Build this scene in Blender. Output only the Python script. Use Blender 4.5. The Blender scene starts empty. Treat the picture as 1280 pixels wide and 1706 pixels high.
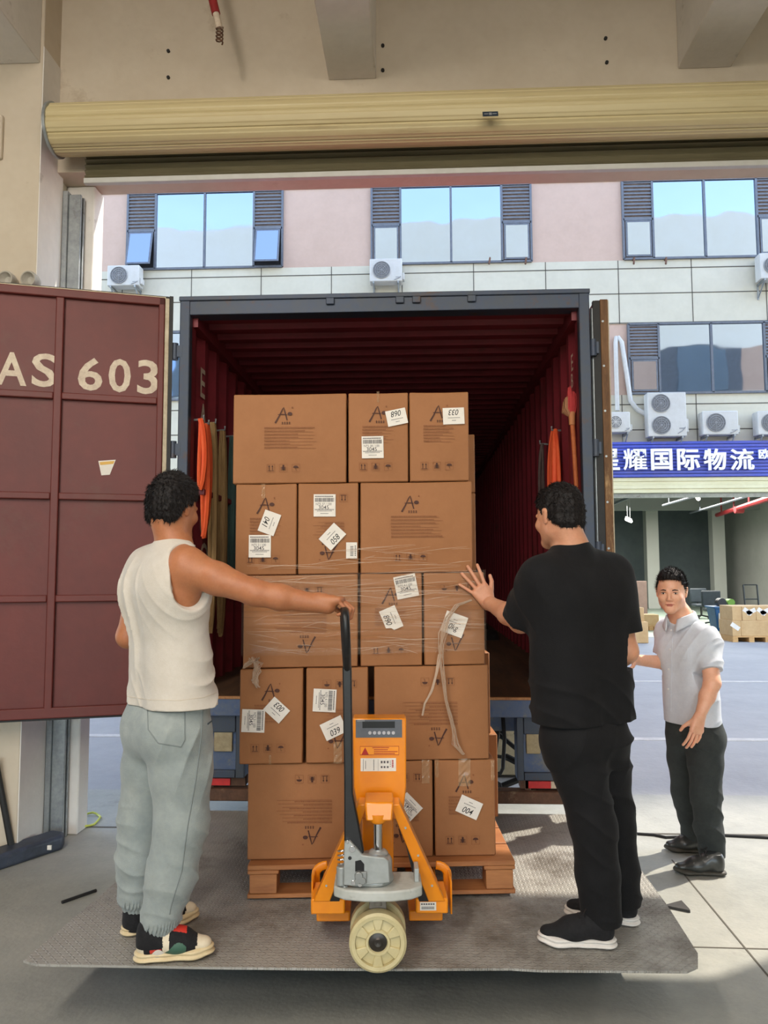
import bpy, bmesh, math, random
import numpy as np
from mathutils import Vector, Matrix
random.seed(7)
S = bpy.context.scene
COL = S.collection
PI = math.pi
# ---------------------------------------------------------------- camera, sky, sun, added fill lamps, exposure
CAM = Vector((0, 0, 1.62))
YAW, PIT, ROL, FPX = math.radians(2.6), math.radians(4.56), math.radians(0.18), 1280.0
FW = Vector((-math.sin(YAW) * math.cos(PIT), math.cos(YAW) * math.cos(PIT), math.sin(PIT)))
_r = Vector((math.cos(YAW), math.sin(YAW), 0))
_u = _r.cross(FW)
RT = _r * math.cos(ROL) - _u * math.sin(ROL)
UP = _u * math.cos(ROL) + _r * math.sin(ROL)
cd = bpy.data.cameras.new('camera')
cd.sensor_fit = 'HORIZONTAL'
cd.sensor_width = 36
cd.lens = 36
cd.clip_end = 400
cam = bpy.data.objects.new('camera', cd)
COL.objects.link(cam)
cam.matrix_world = Matrix(((RT.x, UP.x, -FW.x, CAM.x), (RT.y, UP.y, -FW.y, CAM.y), (RT.z, UP.z, -FW.z, CAM.z), (0, 0, 0, 1)))
S.camera = cam
W = bpy.data.worlds.new('sky')
S.world = W
W.use_nodes = True
nt = W.node_tree
nt.nodes.clear()
SEL = 50
sk = nt.nodes.new('ShaderNodeTexSky')
sk.sky_type = 'NISHITA'
sk.sun_disc = False
sk.sun_elevation = math.radians(SEL)
sk.sun_rotation = math.radians(61)
sk.air_density = 1.0
sk.dust_density = 0.6
sk.ozone_density = 1.2
bg = nt.nodes.new('ShaderNodeBackground')
bg.inputs[1].default_value = 0.85
ow = nt.nodes.new('ShaderNodeOutputWorld')
hs = nt.nodes.new('ShaderNodeHueSaturation')
hs.inputs['Saturation'].default_value = 0.85
nt.links.new(sk.outputs[0], hs.inputs['Color'])
nt.links.new(hs.outputs[0], bg.inputs[0])
nt.links.new(bg.outputs[0], ow.inputs[0])
sd = bpy.data.lights.new('sun', 'SUN')
sd.energy = 5.0
sd.angle = math.radians(0.9)
sd.color = (1, 0.9, 0.76)
sun = bpy.data.objects.new('sun', sd)
COL.objects.link(sun)
SUND = Vector((0.875 * math.cos(math.radians(SEL)), 0.485 * math.cos(math.radians(SEL)), math.sin(math.radians(SEL))))
sun.rotation_euler = SUND.to_track_quat('Z', 'Y').to_euler()
def fill_lamp(loc, sx, sy, power, color=(1, 0.9, 0.8), rot=(0, 0, 0)):  # unseen area light added as fill, without a fixture
    l = bpy.data.lights.new('unseen_fill_light', 'AREA')
    l.shape = 'RECTANGLE'; l.size = sx; l.size_y = sy; l.energy = power; l.color = color
    o = bpy.data.objects.new('unseen_fill_light', l)
    o.location = loc; o.rotation_euler = rot
    COL.objects.link(o)
fill_lamp((-1.9, -0.6, 4.7), 0.5, 3.0, 115, rot=(math.radians(22), 0, 0))  # overhead area lights added to brighten the dock, none in view
fill_lamp((1.7, -0.6, 4.7), 0.5, 3.0, 65, rot=(math.radians(22), 0, 0))
fill_lamp((0, -4.5, 4.7), 5.0, 1.2, 170, rot=(math.radians(40), 0, 0))
S.view_settings.view_transform = 'Standard'
S.view_settings.look = 'None'
S.view_settings.exposure = 0.22
S.view_settings.gamma = 1.0
S.view_settings.use_curve_mapping = False

# ---------------------------------------------------------------- helpers
def ray(x, y):
    return FW + RT * ((x - 640) / FPX) + UP * ((853 - y) / FPX)
def at(x, y, Y):                       # photo pixel -> point at depth Y
    d = ray(x, y)
    return CAM + d * (Y / d.y)
def gr(x, y, z=0.0):                   # photo pixel -> point at height z
    d = ray(x, y)
    return CAM + d * ((z - CAM.z) / d.z)
def lin(c):
    return tuple((v / 255 / 12.92) if v / 255 <= 0.04045 else ((v / 255 + 0.055) / 1.055) ** 2.4 for v in c)

def mat(name, c, rough=0.6, metal=0.0, c2=None, scale=6.0, detail=4.0, bump=0.0, bscale=60.0, spec=0.5, stretch=(1, 1, 1),
        coat=0.0, lo=0.35, hi=0.65, emit=None, alpha=1.0, trans=0.0, sub=0.0, dirt=None):
    m = bpy.data.materials.new(name)
    m.use_nodes = True
    n = m.node_tree.nodes; L = m.node_tree.links
    b = n['Principled BSDF']
    b.inputs['Base Color'].default_value = lin(c) + (1,)
    b.inputs['Roughness'].default_value = rough
    b.inputs['Metallic'].default_value = metal
    b.inputs['Specular IOR Level'].default_value = spec
    b.inputs['Coat Weight'].default_value = coat
    b.inputs['Alpha'].default_value = alpha
    b.inputs['Transmission Weight'].default_value = trans
    if sub:
        b.inputs['Subsurface Weight'].default_value = sub
        b.inputs['Subsurface Radius'].default_value = (0.012, 0.005, 0.003)
        b.inputs['Subsurface Scale'].default_value = 1.0
    if emit:
        b.inputs['Emission Color'].default_value = lin(emit[0]) + (1,)
        b.inputs['Emission Strength'].default_value = emit[1]
    if c2 or bump or dirt:
        tc = n.new('ShaderNodeTexCoord'); mp = n.new('ShaderNodeMapping')
        mp.inputs['Scale'].default_value = stretch
        L.new(tc.outputs['Object'], mp.inputs['Vector'])
    col = None
    if c2:
        nz = n.new('ShaderNodeTexNoise'); nz.inputs['Scale'].default_value = scale; nz.inputs['Detail'].default_value = detail
        nz.inputs['Roughness'].default_value = 0.85
        L.new(mp.outputs[0], nz.inputs['Vector'])
        cr = n.new('ShaderNodeValToRGB')
        cr.color_ramp.elements[0].position = lo; cr.color_ramp.elements[1].position = hi
        cr.color_ramp.elements[0].color = lin(c) + (1,); cr.color_ramp.elements[1].color = lin(c2) + (1,)
        L.new(nz.outputs['Fac'], cr.inputs['Fac'])
        col = cr.outputs['Color']
    if dirt:                            # (colour, scale, low, high): patches of wear with a shape of their own
        dz = n.new('ShaderNodeTexNoise'); dz.inputs['Scale'].default_value = dirt[1]; dz.inputs['Detail'].default_value = 6
        dz.inputs['Roughness'].default_value = 0.7
        L.new(mp.outputs[0], dz.inputs['Vector'])
        dr = n.new('ShaderNodeMapRange'); dr.inputs['From Min'].default_value = dirt[2]; dr.inputs['From Max'].default_value = dirt[3]
        L.new(dz.outputs['Fac'], dr.inputs['Value'])
        mx = n.new('ShaderNodeMix'); mx.data_type = 'RGBA'
        mx.inputs[6].default_value = lin(c) + (1,); mx.inputs[7].default_value = lin(dirt[0]) + (1,)
        if col: L.new(col, mx.inputs[6])
        L.new(dr.outputs[0], mx.inputs[0])
        col = mx.outputs[2]
    if col: L.new(col, b.inputs['Base Color'])
    if bump:
        bz = n.new('ShaderNodeTexNoise'); bz.inputs['Scale'].default_value = bscale; bz.inputs['Detail'].default_value = 5
        L.new(mp.outputs[0], bz.inputs['Vector'])
        bp = n.new('ShaderNodeBump'); bp.inputs['Strength'].default_value = bump; bp.inputs['Distance'].default_value = 0.02
        L.new(bz.outputs['Fac'], bp.inputs['Height']); L.new(bp.outputs[0], b.inputs['Normal'])
    return m

ROOTLOC = {}
def tag(o, label=None, cat=None, group=None, kind=None):
    if label: o['label'] = label
    if cat: o['category'] = cat
    if group: o['group'] = group
    if kind: o['kind'] = kind
    return o
def thing(name, label, cat, loc=(0, 0, 0), group=None):
    o = bpy.data.objects.new(name, None)
    o.empty_display_size = 0.1
    o.location = loc
    COL.objects.link(o)
    ROOTLOC[o] = Vector(loc)
    return tag(o, label, cat, group)

_font = {}
def glyphs(s, bold=0.0):
    k = (s, bold)
    if k not in _font:
        c = bpy.data.curves.new('lettering', 'FONT')
        c.body = s; c.align_x = 'CENTER'; c.align_y = 'CENTER'; c.offset = bold; c.resolution_u = 3
        o = bpy.data.objects.new('lettering', c)
        COL.objects.link(o)
        me = bpy.data.meshes.new_from_object(o.evaluated_get(bpy.context.evaluated_depsgraph_get()))
        vs = [v.co.copy() for v in me.vertices]
        fs = [list(p.vertices) for p in me.polygons]
        bpy.data.objects.remove(o); bpy.data.meshes.remove(me); bpy.data.curves.remove(c)
        if vs:
            cx = (min(v.x for v in vs) + max(v.x for v in vs)) / 2; cy = (min(v.y for v in vs) + max(v.y for v in vs)) / 2
            for v in vs: v.x -= cx; v.y -= cy
        _font[k] = (vs, fs)
    return _font[k]

class MB:
    def __init__(s, T=None):
        s.v = []; s.f = []; s.m = []; s.T = T or Matrix()
    def add(s, vs, fs, mi=0):
        b = len(s.v)
        s.v += [s.T @ Vector(v) for v in vs]
        s.f += [[b + i for i in f] for f in fs]
        s.m += [mi] * len(fs)
        return s
    def hexa(s, p, mi=0):
        return s.add(p, [(0, 3, 2, 1), (4, 5, 6, 7), (0, 1, 5, 4), (1, 2, 6, 5), (2, 3, 7, 6), (3, 0, 4, 7)], mi)
    def box(s, x0, x1, y0, y1, z0, z1, mi=0):
        return s.hexa([(x0, y0, z0), (x1, y0, z0), (x1, y1, z0), (x0, y1, z0), (x0, y0, z1), (x1, y0, z1), (x1, y1, z1), (x0, y1, z1)], mi)
    def poly(s, pts, mi=0):
        return s.add(pts, [list(range(len(pts)))], mi)
    def rect(s, x0, x1, y0, y1, z=0, mi=0):
        return s.poly([(x0, y0, z), (x1, y0, z), (x1, y1, z), (x0, y1, z)], mi)
    def prism(s, poly, z0, z1, mi=0):
        n = len(poly)
        return s.add([(x, y, z0) for x, y in poly] + [(x, y, z1) for x, y in poly],
                     [list(range(n))[::-1], list(range(n, 2 * n))] + [(i, (i + 1) % n, n + (i + 1) % n, n + i) for i in range(n)], mi)
    def tube(s, pts, r, n=8, mi=0, flat=1.0, closed=False):
        pts = [Vector(p) for p in pts]
        k = len(pts)
        rs = list(r) if hasattr(r, '__len__') else [r] * k
        vs = []; side = None
        for i in range(k):
            a = pts[i - 1] if (i or closed) else pts[i]; c = pts[(i + 1) % k] if (i < k - 1 or closed) else pts[i]
            t = (c - a).normalized()
            if side is None:
                side = t.orthogonal().normalized() if abs(t.z) > 0.95 else Vector((0, 0, 1)).cross(t).normalized()
            side = (side - t * side.dot(t)).normalized()
            up = t.cross(side)
            vs += [pts[i] + (side * math.cos(2 * PI * j / n) * flat + up * math.sin(2 * PI * j / n)) * rs[i] for j in range(n)]
        fs = []
        for i in range(k if closed else k - 1):
            for j in range(n):
                a, b = i * n, ((i + 1) % k) * n
                fs.append((a + j, a + (j + 1) % n, b + (j + 1) % n, b + j))
        if not closed: fs += [list(range(n))[::-1], list(range((k - 1) * n, k * n))]
        return s.add(vs, fs, mi)
    def cyl(s, a, b, r, r2=None, n=20, mi=0):
        return s.tube([a, b], [r, r if r2 is None else r2], n, mi)
    def lathe(s, prof, o, ax, n=32, mi=0):
        o = Vector(o); ax = Vector(ax).normalized(); e = ax.orthogonal().normalized(); g = ax.cross(e)
        vs = []
        for r, h in prof:
            vs += [o + ax * h + (e * math.cos(2 * PI * j / n) + g * math.sin(2 * PI * j / n)) * r for j in range(n)]
        fs = [(i * n + j, i * n + (j + 1) % n, (i + 1) * n + (j + 1) % n, (i + 1) * n + j) for i in range(len(prof) - 1) for j in range(n)]
        return s.add(vs, fs, mi)
    def text(s, t, size, M, mi=0, bold=0.0, sx=1.0, thick=0.0):
        vs, fs = glyphs(t, bold)
        T0 = s.T; s.T = T0 @ M
        if thick:
            n = len(vs)
            edges = {}
            for f in fs:
                for i in range(len(f)):
                    e = (f[i], f[(i + 1) % len(f)])
                    edges[e] = 1
            rim = [e for e in edges if (e[1], e[0]) not in edges]
            allv = [(v.x * size * sx, v.y * size, 0) for v in vs] + [(v.x * size * sx, v.y * size, thick) for v in vs]
            s.add(allv, [f[::-1] for f in fs] + [[i + n for i in f] for f in fs] + [(a, b, b + n, a + n) for a, b in rim], mi)
        else:
            s.add([(v.x * size * sx, v.y * size, 0) for v in vs], fs, mi)
        s.T = T0
        return s
    def build(s, name, mats, parent=None, bevel=0.0, seg=2, smooth=35, recalc=True):
        me = bpy.data.meshes.new(name)
        if parent is not None:
            off = ROOTLOC[parent]
        else:
            xs = [v.x for v in s.v]; ys = [v.y for v in s.v]; zs = [v.z for v in s.v]
            off = Vector(((min(xs) + max(xs)) / 2, (min(ys) + max(ys)) / 2, min(zs)))
        me.from_pydata([v - off for v in s.v], [], s.f)
        mats = mats if isinstance(mats, (list, tuple)) else [mats]
        for m in mats: me.materials.append(m)
        me.polygons.foreach_set('material_index', s.m)
        if recalc:
            bm = bmesh.new(); bm.from_mesh(me)
            bmesh.ops.recalc_face_normals(bm, faces=bm.faces)
            bm.to_mesh(me); bm.free()
        if smooth:
            me.shade_smooth()
            me.set_sharp_from_angle(angle=math.radians(smooth))
        o = bpy.data.objects.new(name, me)
        COL.objects.link(o)
        if parent is not None:
            o.parent = parent
        else:
            o.location = off
        ROOTLOC[o] = off
        if bevel:
            b = o.modifiers.new('edge', 'BEVEL'); b.width = bevel; b.segments = seg; b.limit_method = 'ANGLE'; b.angle_limit = math.radians(40)
        return o
def onface(p, a=0.0, rot=0.0, off=0.0):
    """matrix of a vertical face through p: local x runs right, y up, z towards the viewer side"""
    M = Matrix(((math.cos(a), 0, math.sin(a), p[0]), (math.sin(a), 0, -math.cos(a), p[1]), (0, 1, 0, p[2]), (0, 0, 0, 1)))
    return M @ Matrix.Rotation(rot, 4, 'Z') @ Matrix.Translation((0, 0, off))
def struct(o, label=None):
    o['kind'] = 'structure'
    if label: o['label'] = label
    return o

# ---------------------------------------------------------------- materials
M = {}
M['tan'] = mat('tan_paint', (209, 197, 178), 0.85, c2=(200, 187, 167), scale=1.6, dirt=((150, 128, 100), 2.5, 0.62, 0.85), bump=0.08, bscale=30)
M['white_wall'] = mat('white_paint', (230, 226, 220), 0.85, c2=(220, 216, 210), scale=2, bump=0.06, dirt=((120, 112, 100), 3.0, 0.62, 0.8))
M['concrete'] = mat('concrete_floor', (168, 168, 160), 0.55, c2=(142, 144, 138), scale=1.1, detail=8, bump=0.12, bscale=40, dirt=((88, 86, 80), 1.7, 0.6, 0.85))
M['street'] = mat('street_concrete', (166, 166, 166), 0.8, c2=(150, 151, 152), scale=0.7, detail=8, bump=0.15, bscale=25)
M['line'] = mat('road_paint', (205, 202, 196), 0.8, c2=(180, 178, 174), scale=6)
M['clad'] = mat('pale_cladding', (208, 204, 185), 0.6, c2=(199, 195, 176), scale=0.8)
M['own'] = mat('own_facade', (250, 247, 236), 0.6, c2=(246, 242, 228), scale=0.6)
M['pink'] = mat('pink_cladding', (202, 175, 158), 0.7, c2=(194, 167, 150), scale=1.0)
M['seam'] = mat('dark_seam', (92, 88, 80), 0.9)
M['alu'] = mat('grey_window_frame', (112, 118, 128), 0.45, 0.3, c2=(98, 104, 112), scale=10)
M['louver'] = mat('louver_grey', (120, 122, 126), 0.5, 0.2, c2=(108, 110, 114), scale=8)
M['dark'] = mat('dark_inside', (30, 30, 32), 0.8, c2=(22, 22, 24), scale=5)
M['black'] = mat('black_plastic', (22, 22, 24), 0.4, c2=(30, 30, 32), scale=20)
M['acw'] = mat('white_enamel', (204, 204, 200), 0.45, c2=(194, 194, 188), scale=3)
M['acg'] = mat('grey_grille', (150, 152, 154), 0.6, c2=(136, 138, 140), scale=10)
M['galv'] = mat('galvanised_steel', (168, 174, 176), 0.4, 0.6, c2=(140, 146, 150), scale=6, dirt=((96, 88, 78), 5, 0.6, 0.75))
M['shutter'] = mat('cream_slats', (206, 192, 148), 0.5, c2=(194, 178, 134), scale=1.2, stretch=(0.3, 1, 4), dirt=((150, 128, 92), 3, 0.62, 0.85))
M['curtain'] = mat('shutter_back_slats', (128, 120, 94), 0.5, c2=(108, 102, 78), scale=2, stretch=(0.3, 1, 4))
M['cont'] = mat('oxide_red_paint', (134, 45, 54), 0.5, c2=(116, 41, 48), scale=2.2, dirt=((84, 46, 38), 3.2, 0.56, 0.78), bump=0.06, bscale=25)
M['door_red'] = mat('oxide_red_door', (108, 45, 39), 0.55, c2=(96, 40, 35), scale=1.6, dirt=((98, 60, 50), 2.0, 0.56, 0.8), bump=0.06, bscale=20)
M['frame'] = mat('blue_grey_steel', (72, 77, 84), 0.5, 0.25, c2=(60, 74, 98), scale=2.5, dirt=((88, 70, 56), 5, 0.55, 0.7))
M['blue'] = mat('worn_blue_steel', (74, 94, 132), 0.5, 0.2, c2=(96, 106, 126), scale=5, dirt=((132, 126, 112), 7, 0.55, 0.72), bump=0.08)
M['rub'] = mat('black_rubber', (26, 26, 28), 0.6, c2=(36, 35, 34), scale=9)
M['gasket'] = mat('pale_gasket', (208, 196, 170), 0.7, c2=(176, 160, 134), scale=6)
M['wfloor'] = mat('container_plywood', (104, 78, 56), 0.6, c2=(76, 56, 42), scale=2.2, stretch=(5, 0.5, 1), dirt=((60, 48, 40), 2.6, 0.5, 0.75))
M['stencil'] = mat('white_stencil', (222, 208, 186), 0.65, c2=(196, 176, 156), scale=14)
M['rust'] = mat('rusty_steel', (118, 84, 64), 0.7, 0.2, c2=(92, 66, 52), scale=7, bump=0.1, dirt=((150, 128, 104), 9, 0.58, 0.7))
M['wood'] = mat('pallet_plywood', (176, 118, 70), 0.65, c2=(152, 96, 56), scale=3, stretch=(0.7, 5, 5), dirt=((128, 82, 50), 5, 0.6, 0.8))
M['card'] = mat('brown_cardboard', (160, 107, 65), 0.72, c2=(150, 99, 58), scale=1.4, detail=6, bump=0.03, bscale=90, dirt=((138, 90, 52), 3, 0.62, 0.9))
M['card2'] = mat('tan_cardboard', (206, 172, 124), 0.75, c2=(192, 156, 108), scale=2)
M['ink'] = mat('dark_print', (66, 34, 22), 0.7, c2=(80, 42, 26), scale=40)
M['faint'] = mat('faint_print', (128, 76, 40), 0.7, c2=(140, 86, 48), scale=60)
M['paper'] = mat('white_paper', (232, 226, 216), 0.7, c2=(222, 216, 206), scale=8)
M['pen'] = mat('black_marker', (20, 18, 20), 0.6)
M['pin'] = mat('label_print', (86, 82, 84), 0.7)
M['tape'] = mat('clear_tape', (222, 190, 150), 0.14, spec=0.9, alpha=0.28)
M['plate'] = None
M['yel'] = mat('orange_yellow_paint', (236, 142, 10), 0.32, c2=(226, 130, 8), scale=3, coat=0.4, dirt=((172, 96, 22), 12, 0.66, 0.76))
M['grey_cast'] = mat('cast_grey_paint', (176, 180, 178), 0.38, 0.35, c2=(158, 162, 160), scale=6, bump=0.04)
M['chrome'] = mat('bright_steel', (220, 222, 224), 0.12, 1.0)
M['nylon'] = mat('cream_nylon', (204, 192, 148), 0.45, c2=(192, 178, 132), scale=8, dirt=((150, 136, 104), 9, 0.62, 0.78))
M['orange'] = mat('orange_webbing', (226, 74, 34), 0.7, c2=(240, 104, 52), scale=30, stretch=(1, 1, 0.1))
M['tanrope'] = mat('tan_webbing', (166, 134, 88), 0.8, c2=(134, 104, 66), scale=30, stretch=(1, 1, 0.1))
M['greenrope'] = mat('green_webbing', (62, 88, 84), 0.8, c2=(48, 70, 68), scale=30, stretch=(1, 1, 0.1))
M['signblue'] = mat('blue_sign_slats', (44, 74, 186), 0.35, c2=(86, 96, 186), scale=0.5, coat=0.3)
M['signw'] = mat('faint_glow_white', (240, 242, 240), 0.5, emit=((240, 242, 240), 0.12))  # faint glow put into the white of letters and shoelaces
M['film'] = mat('clear_film', (236, 214, 190), 0.1, spec=1.0, alpha=0.06)
M['redp'] = mat('red_paint', (158, 40, 44), 0.45, c2=(140, 34, 38), scale=4)
M['tube'] = mat('lit_tube', (255, 255, 250), 0.5, emit=((255, 252, 240), 6.0))

def mirror(name, c, wob):
    m = mat(name, c, 0.03, 1.0)
    n = m.node_tree.nodes; L = m.node_tree.links
    tc = n.new('ShaderNodeTexCoord'); nz = n.new('ShaderNodeTexNoise'); nz.inputs['Scale'].default_value = 0.9; nz.inputs['Detail'].default_value = 1
    bp = n.new('ShaderNodeBump'); bp.inputs['Strength'].default_value = wob; bp.inputs['Distance'].default_value = 0.05
    L.new(tc.outputs['Object'], nz.inputs['Vector']); L.new(nz.outputs['Fac'], bp.inputs['Height']); L.new(bp.outputs[0], n['Principled BSDF'].inputs['Normal'])
    return m
M['pane'] = mirror('coated_window_glass', (158, 170, 186), 0.16)

def diamond_plate():
    m = mat('diamond_plate_steel', (176, 174, 168), 0.5, 0.2, c2=(150, 148, 142), scale=2.0, detail=7, dirt=((92, 84, 74), 2.2, 0.5, 0.72))
    n = m.node_tree.nodes; L = m.node_tree.links; b = n['Principled BSDF']
    tc = n.new('ShaderNodeTexCoord')
    def bars(ang, ox, oy):
        mp = n.new('ShaderNodeMapping'); mp.inputs['Rotation'].default_value = (0, 0, ang); mp.inputs['Location'].default_value = (ox, oy, 0)
        L.new(tc.outputs['Object'], mp.inputs['Vector'])
        sp = n.new('ShaderNodeSeparateXYZ'); L.new(mp.outputs[0], sp.inputs[0])
        out = []
        for ax, per, half in (('X', 0.027, 0.40), ('Y', 0.027, 0.13)):
            d = n.new('ShaderNodeMath'); d.operation = 'DIVIDE'; d.inputs[1].default_value = per; L.new(sp.outputs[ax], d.inputs[0])
            f = n.new('ShaderNodeMath'); f.operation = 'FRACT'; L.new(d.outputs[0], f.inputs[0])
            s_ = n.new('ShaderNodeMath'); s_.operation = 'SUBTRACT'; s_.inputs[1].default_value = 0.5; L.new(f.outputs[0], s_.inputs[0])
            a_ = n.new('ShaderNodeMath'); a_.operation = 'ABSOLUTE'; L.new(s_.outputs[0], a_.inputs[0])
            r_ = n.new('ShaderNodeMapRange'); r_.inputs['From Min'].default_value = half; r_.inputs['From Max'].default_value = half * 0.55
            L.new(a_.outputs[0], r_.inputs['Value']); out.append(r_.outputs[0])
        q = n.new('ShaderNodeMath'); q.operation = 'MULTIPLY'; L.new(out[0], q.inputs[0]); L.new(out[1], q.inputs[1])
        return q.outputs[0]
    x = n.new('ShaderNodeMath'); x.operation = 'MAXIMUM'
    L.new(bars(PI / 4, 0, 0), x.inputs[0]); L.new(bars(-PI / 4, 0.0135, 0.0135), x.inputs[1])
    bp = n.new('ShaderNodeBump'); bp.inputs['Strength'].default_value = 0.8; bp.inputs['Distance'].default_value = 0.004
    L.new(x.outputs[0], bp.inputs['Height']); L.new(bp.outputs[0], b.inputs['Normal'])
    return m
M['plate'] = diamond_plate()

# ================================================================ SETTING
PZ = 0.27                               # height of the lift platform's deck
WY = 4.66                               # inner face of the wall above the dock opening
struct(MB().box(-9, 9, -18, 5.85, -0.2, 0).build('floor', M['concrete']), 'grey concrete warehouse floor')
struct(MB().box(-40, 40, 5.85, 60, -0.2, 0).build('street', M['street']), 'pale grey concrete yard between the buildings')
b = MB()
for yy in (7.75, 11.8): b.box(-20, 24, yy - 0.06, yy + 0.06, 0, 0.004)
struct(b.build('road_line', M['line']), 'white lines painted across the yard')
b = MB()                                # saw-cut joints of the slab
b.box(-9, 9, 4.98, 5.0, 0, 0.003)
p, q = gr(1160, 1470), gr(1290, 1620)
for (p, q) in ((gr(1155, 1475), gr(1300, 1650)), (gr(1150, 1578), gr(1300, 1582))):
    p, q = p.lerp(q, -0.35), p.lerp(q, 6.0)
    d = (q - p).normalized(); n_ = Vector((-d.y, d.x, 0)) * 0.004
    b.hexa([p - n_, q - n_, q + n_, p + n_] + [v + Vector((0, 0, 0.002)) for v in (p - n_, q - n_, q + n_, p + n_)])
struct(b.build('floor_joint', M['seam']), 'dark joints cut in the concrete floor')
# wall above the opening, its facade outside, beams, pillar
struct(MB().box(-9, 9, WY, WY + 0.3, 4.2, 17.6).build('wall_front', M['tan']), 'tan painted wall above the dock opening')
struct(MB().box(-9, 9, -18, WY, 5.6, 5.8).build('ceiling', M['tan']), 'tan painted ceiling slab')
for x_ in (-9.2, 9.0): struct(MB().box(x_, x_ + 0.2, -18, WY, 0, 5.8).build('wall_side', M['tan']), 'tan painted side wall of the warehouse')
b = MB()
for x0, x1 in ((at(548, 135, WY).x, at(627, 135, WY).x), (at(1130, 113, WY).x, at(1218, 113, WY).x)):
    b = MB().box(x0, x1, -9, WY, 4.765, 5.6)
    struct(b.build('beam', M['white_wall'], bevel=0.006), 'pale concrete beam running back from the front wall')
struct(MB().box(-3.2, at(62, 95, 4.4).x, -9, 4.44, 4.79, 5.6).build('beam', M['white_wall'], bevel=0.006), 'pale beam ending over the left pillar')
PX = -2.315
struct(MB().box(-4.2, PX, 4.44, 4.74, 0, 5.6).build('wall_left', [M['tan']], bevel=0.008), 'tan pillar at the left of the opening')
struct(MB().box(PX - 0.002, PX + 0.004, 4.442, 4.74, 0, 4.9).build('trim_1', [M['white_wall']]), 'white reveal of the left pillar')
struct(MB().box(-4.2, PX - 0.02, 4.74, 4.96, 0, 17.6).build('wall_outer_left', M['clad']))
struct(MB().box(4.2, 9, 4.74, 4.96, 0, 4.25).build('wall_right', M['tan']))
# facade of this building towards the yard (seen mirrored in the windows opposite)
struct(MB().box(-20, 24, WY + 0.3, WY + 0.36, 4.3, 17.6).build('wall_outer', M['own']))
struct(MB().box(-20, 24, WY + 0.36, WY + 0.365, 9.6, 11.55).build('trim_3', M['pink'])); struct(MB().box(-20, 24, WY + 0.36, WY + 0.365, 6.1, 8.05).build('trim_4', M['pink'])); struct(MB().box(-20, 24, WY + 0.36, WY + 0.365, 13.1, 15.05).build('trim_5', M['pink']))
k = 0
for xx in (-13.6, -7.5, -1.4, 4.6, 10.7, 16.8):
    for zz in (6.1, 9.6, 13.1):
        k += 1
        f = struct(MB().box(xx, xx + 3.6, WY + 0.36, WY + 0.42, zz, zz + 1.95).build('window_%d' % k, M['alu']))
        MB().box(xx + 0.8, xx + 2.8, WY + 0.42, WY + 0.43, zz + 0.06, zz + 1.9).build('pane', M['pane'], f)
# ================================================================ ROLLER SHUTTER
sh = thing('roller_shutter', 'cream rolled-up roller shutter over the dock opening', 'roller shutter', (1, 4.5, 4.0))
axc = at(90, 216, 4.45); rr = 0.148
prof = []
XR = 5.0
xl = at(92, 216, 4.45).x
b = MB()
N = 10 * 12
ring = []
for i in range(N):
    t = 2 * PI * i / N; sg_ = (i % 12) / 12
    r = rr * (0.955 if sg_ == 0 else (1.0 + (0.022 if 0.25 < sg_ < 0.75 else 0.0)))
    ring.append((4.46 + r * math.cos(t), axc.z + r * math.sin(t)))
for i in range(N):
    (y0, z0), (y1, z1) = ring[i], ring[(i + 1) % N]
    b.poly([(xl, y0, z0), (XR, y0, z0), (XR, y1, z1), (xl, y1, z1)])
b.build('rolled_slats', M['shutter'], sh, recalc=False, smooth=0)
b = MB()
b.tube([(xl - 0.012, 4.46, axc.z), (xl + 0.005, 4.46, axc.z)], rr * 1.1, 40)
b.build('end_plate', M['galv'], sh)
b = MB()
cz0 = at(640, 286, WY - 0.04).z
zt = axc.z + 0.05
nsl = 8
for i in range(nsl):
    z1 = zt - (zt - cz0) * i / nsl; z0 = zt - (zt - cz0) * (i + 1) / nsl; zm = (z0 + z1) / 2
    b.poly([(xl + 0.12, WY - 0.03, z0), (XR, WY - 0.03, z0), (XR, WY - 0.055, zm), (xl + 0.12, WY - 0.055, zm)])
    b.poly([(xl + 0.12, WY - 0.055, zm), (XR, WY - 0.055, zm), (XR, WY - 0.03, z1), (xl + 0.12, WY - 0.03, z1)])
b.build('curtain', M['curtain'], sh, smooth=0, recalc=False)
MB().box(xl + 0.12, XR, WY - 0.065, WY - 0.025, cz0 - 0.035, cz0).build('bottom_bar', M['acw'], sh, bevel=0.004)
pc = at(817, 192, 4.28)
b = MB(onface((pc.x, 4.267, pc.z)))
b.T = b.T @ Matrix.Rotation(math.radians(-22), 4, 'X')
b.rect(-0.045, 0.045, -0.021, 0.021, 0.0, 0)
b.rect(-0.008, 0.008, -0.010, 0.010, 0.001, 1)
for sx in (-1, 1): b.rect(sx * 0.024 - 0.012, sx * 0.024 + 0.012, -0.003, 0.004, 0.001, 1)
tag(b.build('maker_sticker', [mat('navy_sticker', (44, 58, 74), 0.4, c2=(36, 50, 64), scale=30), M['acg']], sh), 'dark sticker with pale emblem')
gx = PX + 0.004
gd = thing('shutter_guide_rail', 'grey steel guide rail of the roller shutter on the left pillar', 'guide rail', (gx, 4.75, 0))
b = MB()
b.box(gx, gx + 0.035, 4.74, 4.78, 0, 4.12); b.box(gx + 0.035, gx + 0.115, 4.755, 4.775, 0, 4.1); b.box(gx + 0.035, gx + 0.115, 4.80, 4.82, 0, 4.1); b.box(gx, gx + 0.035, 4.78, 4.84, 0, 4.12)
b.build('channel', M['galv'], gd, bevel=0.003)
MB().box(gx + 0.03, gx + 0.04, 4.775, 4.80, 0, 4.1).build('rubber_lining', M['rub'], gd)
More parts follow.
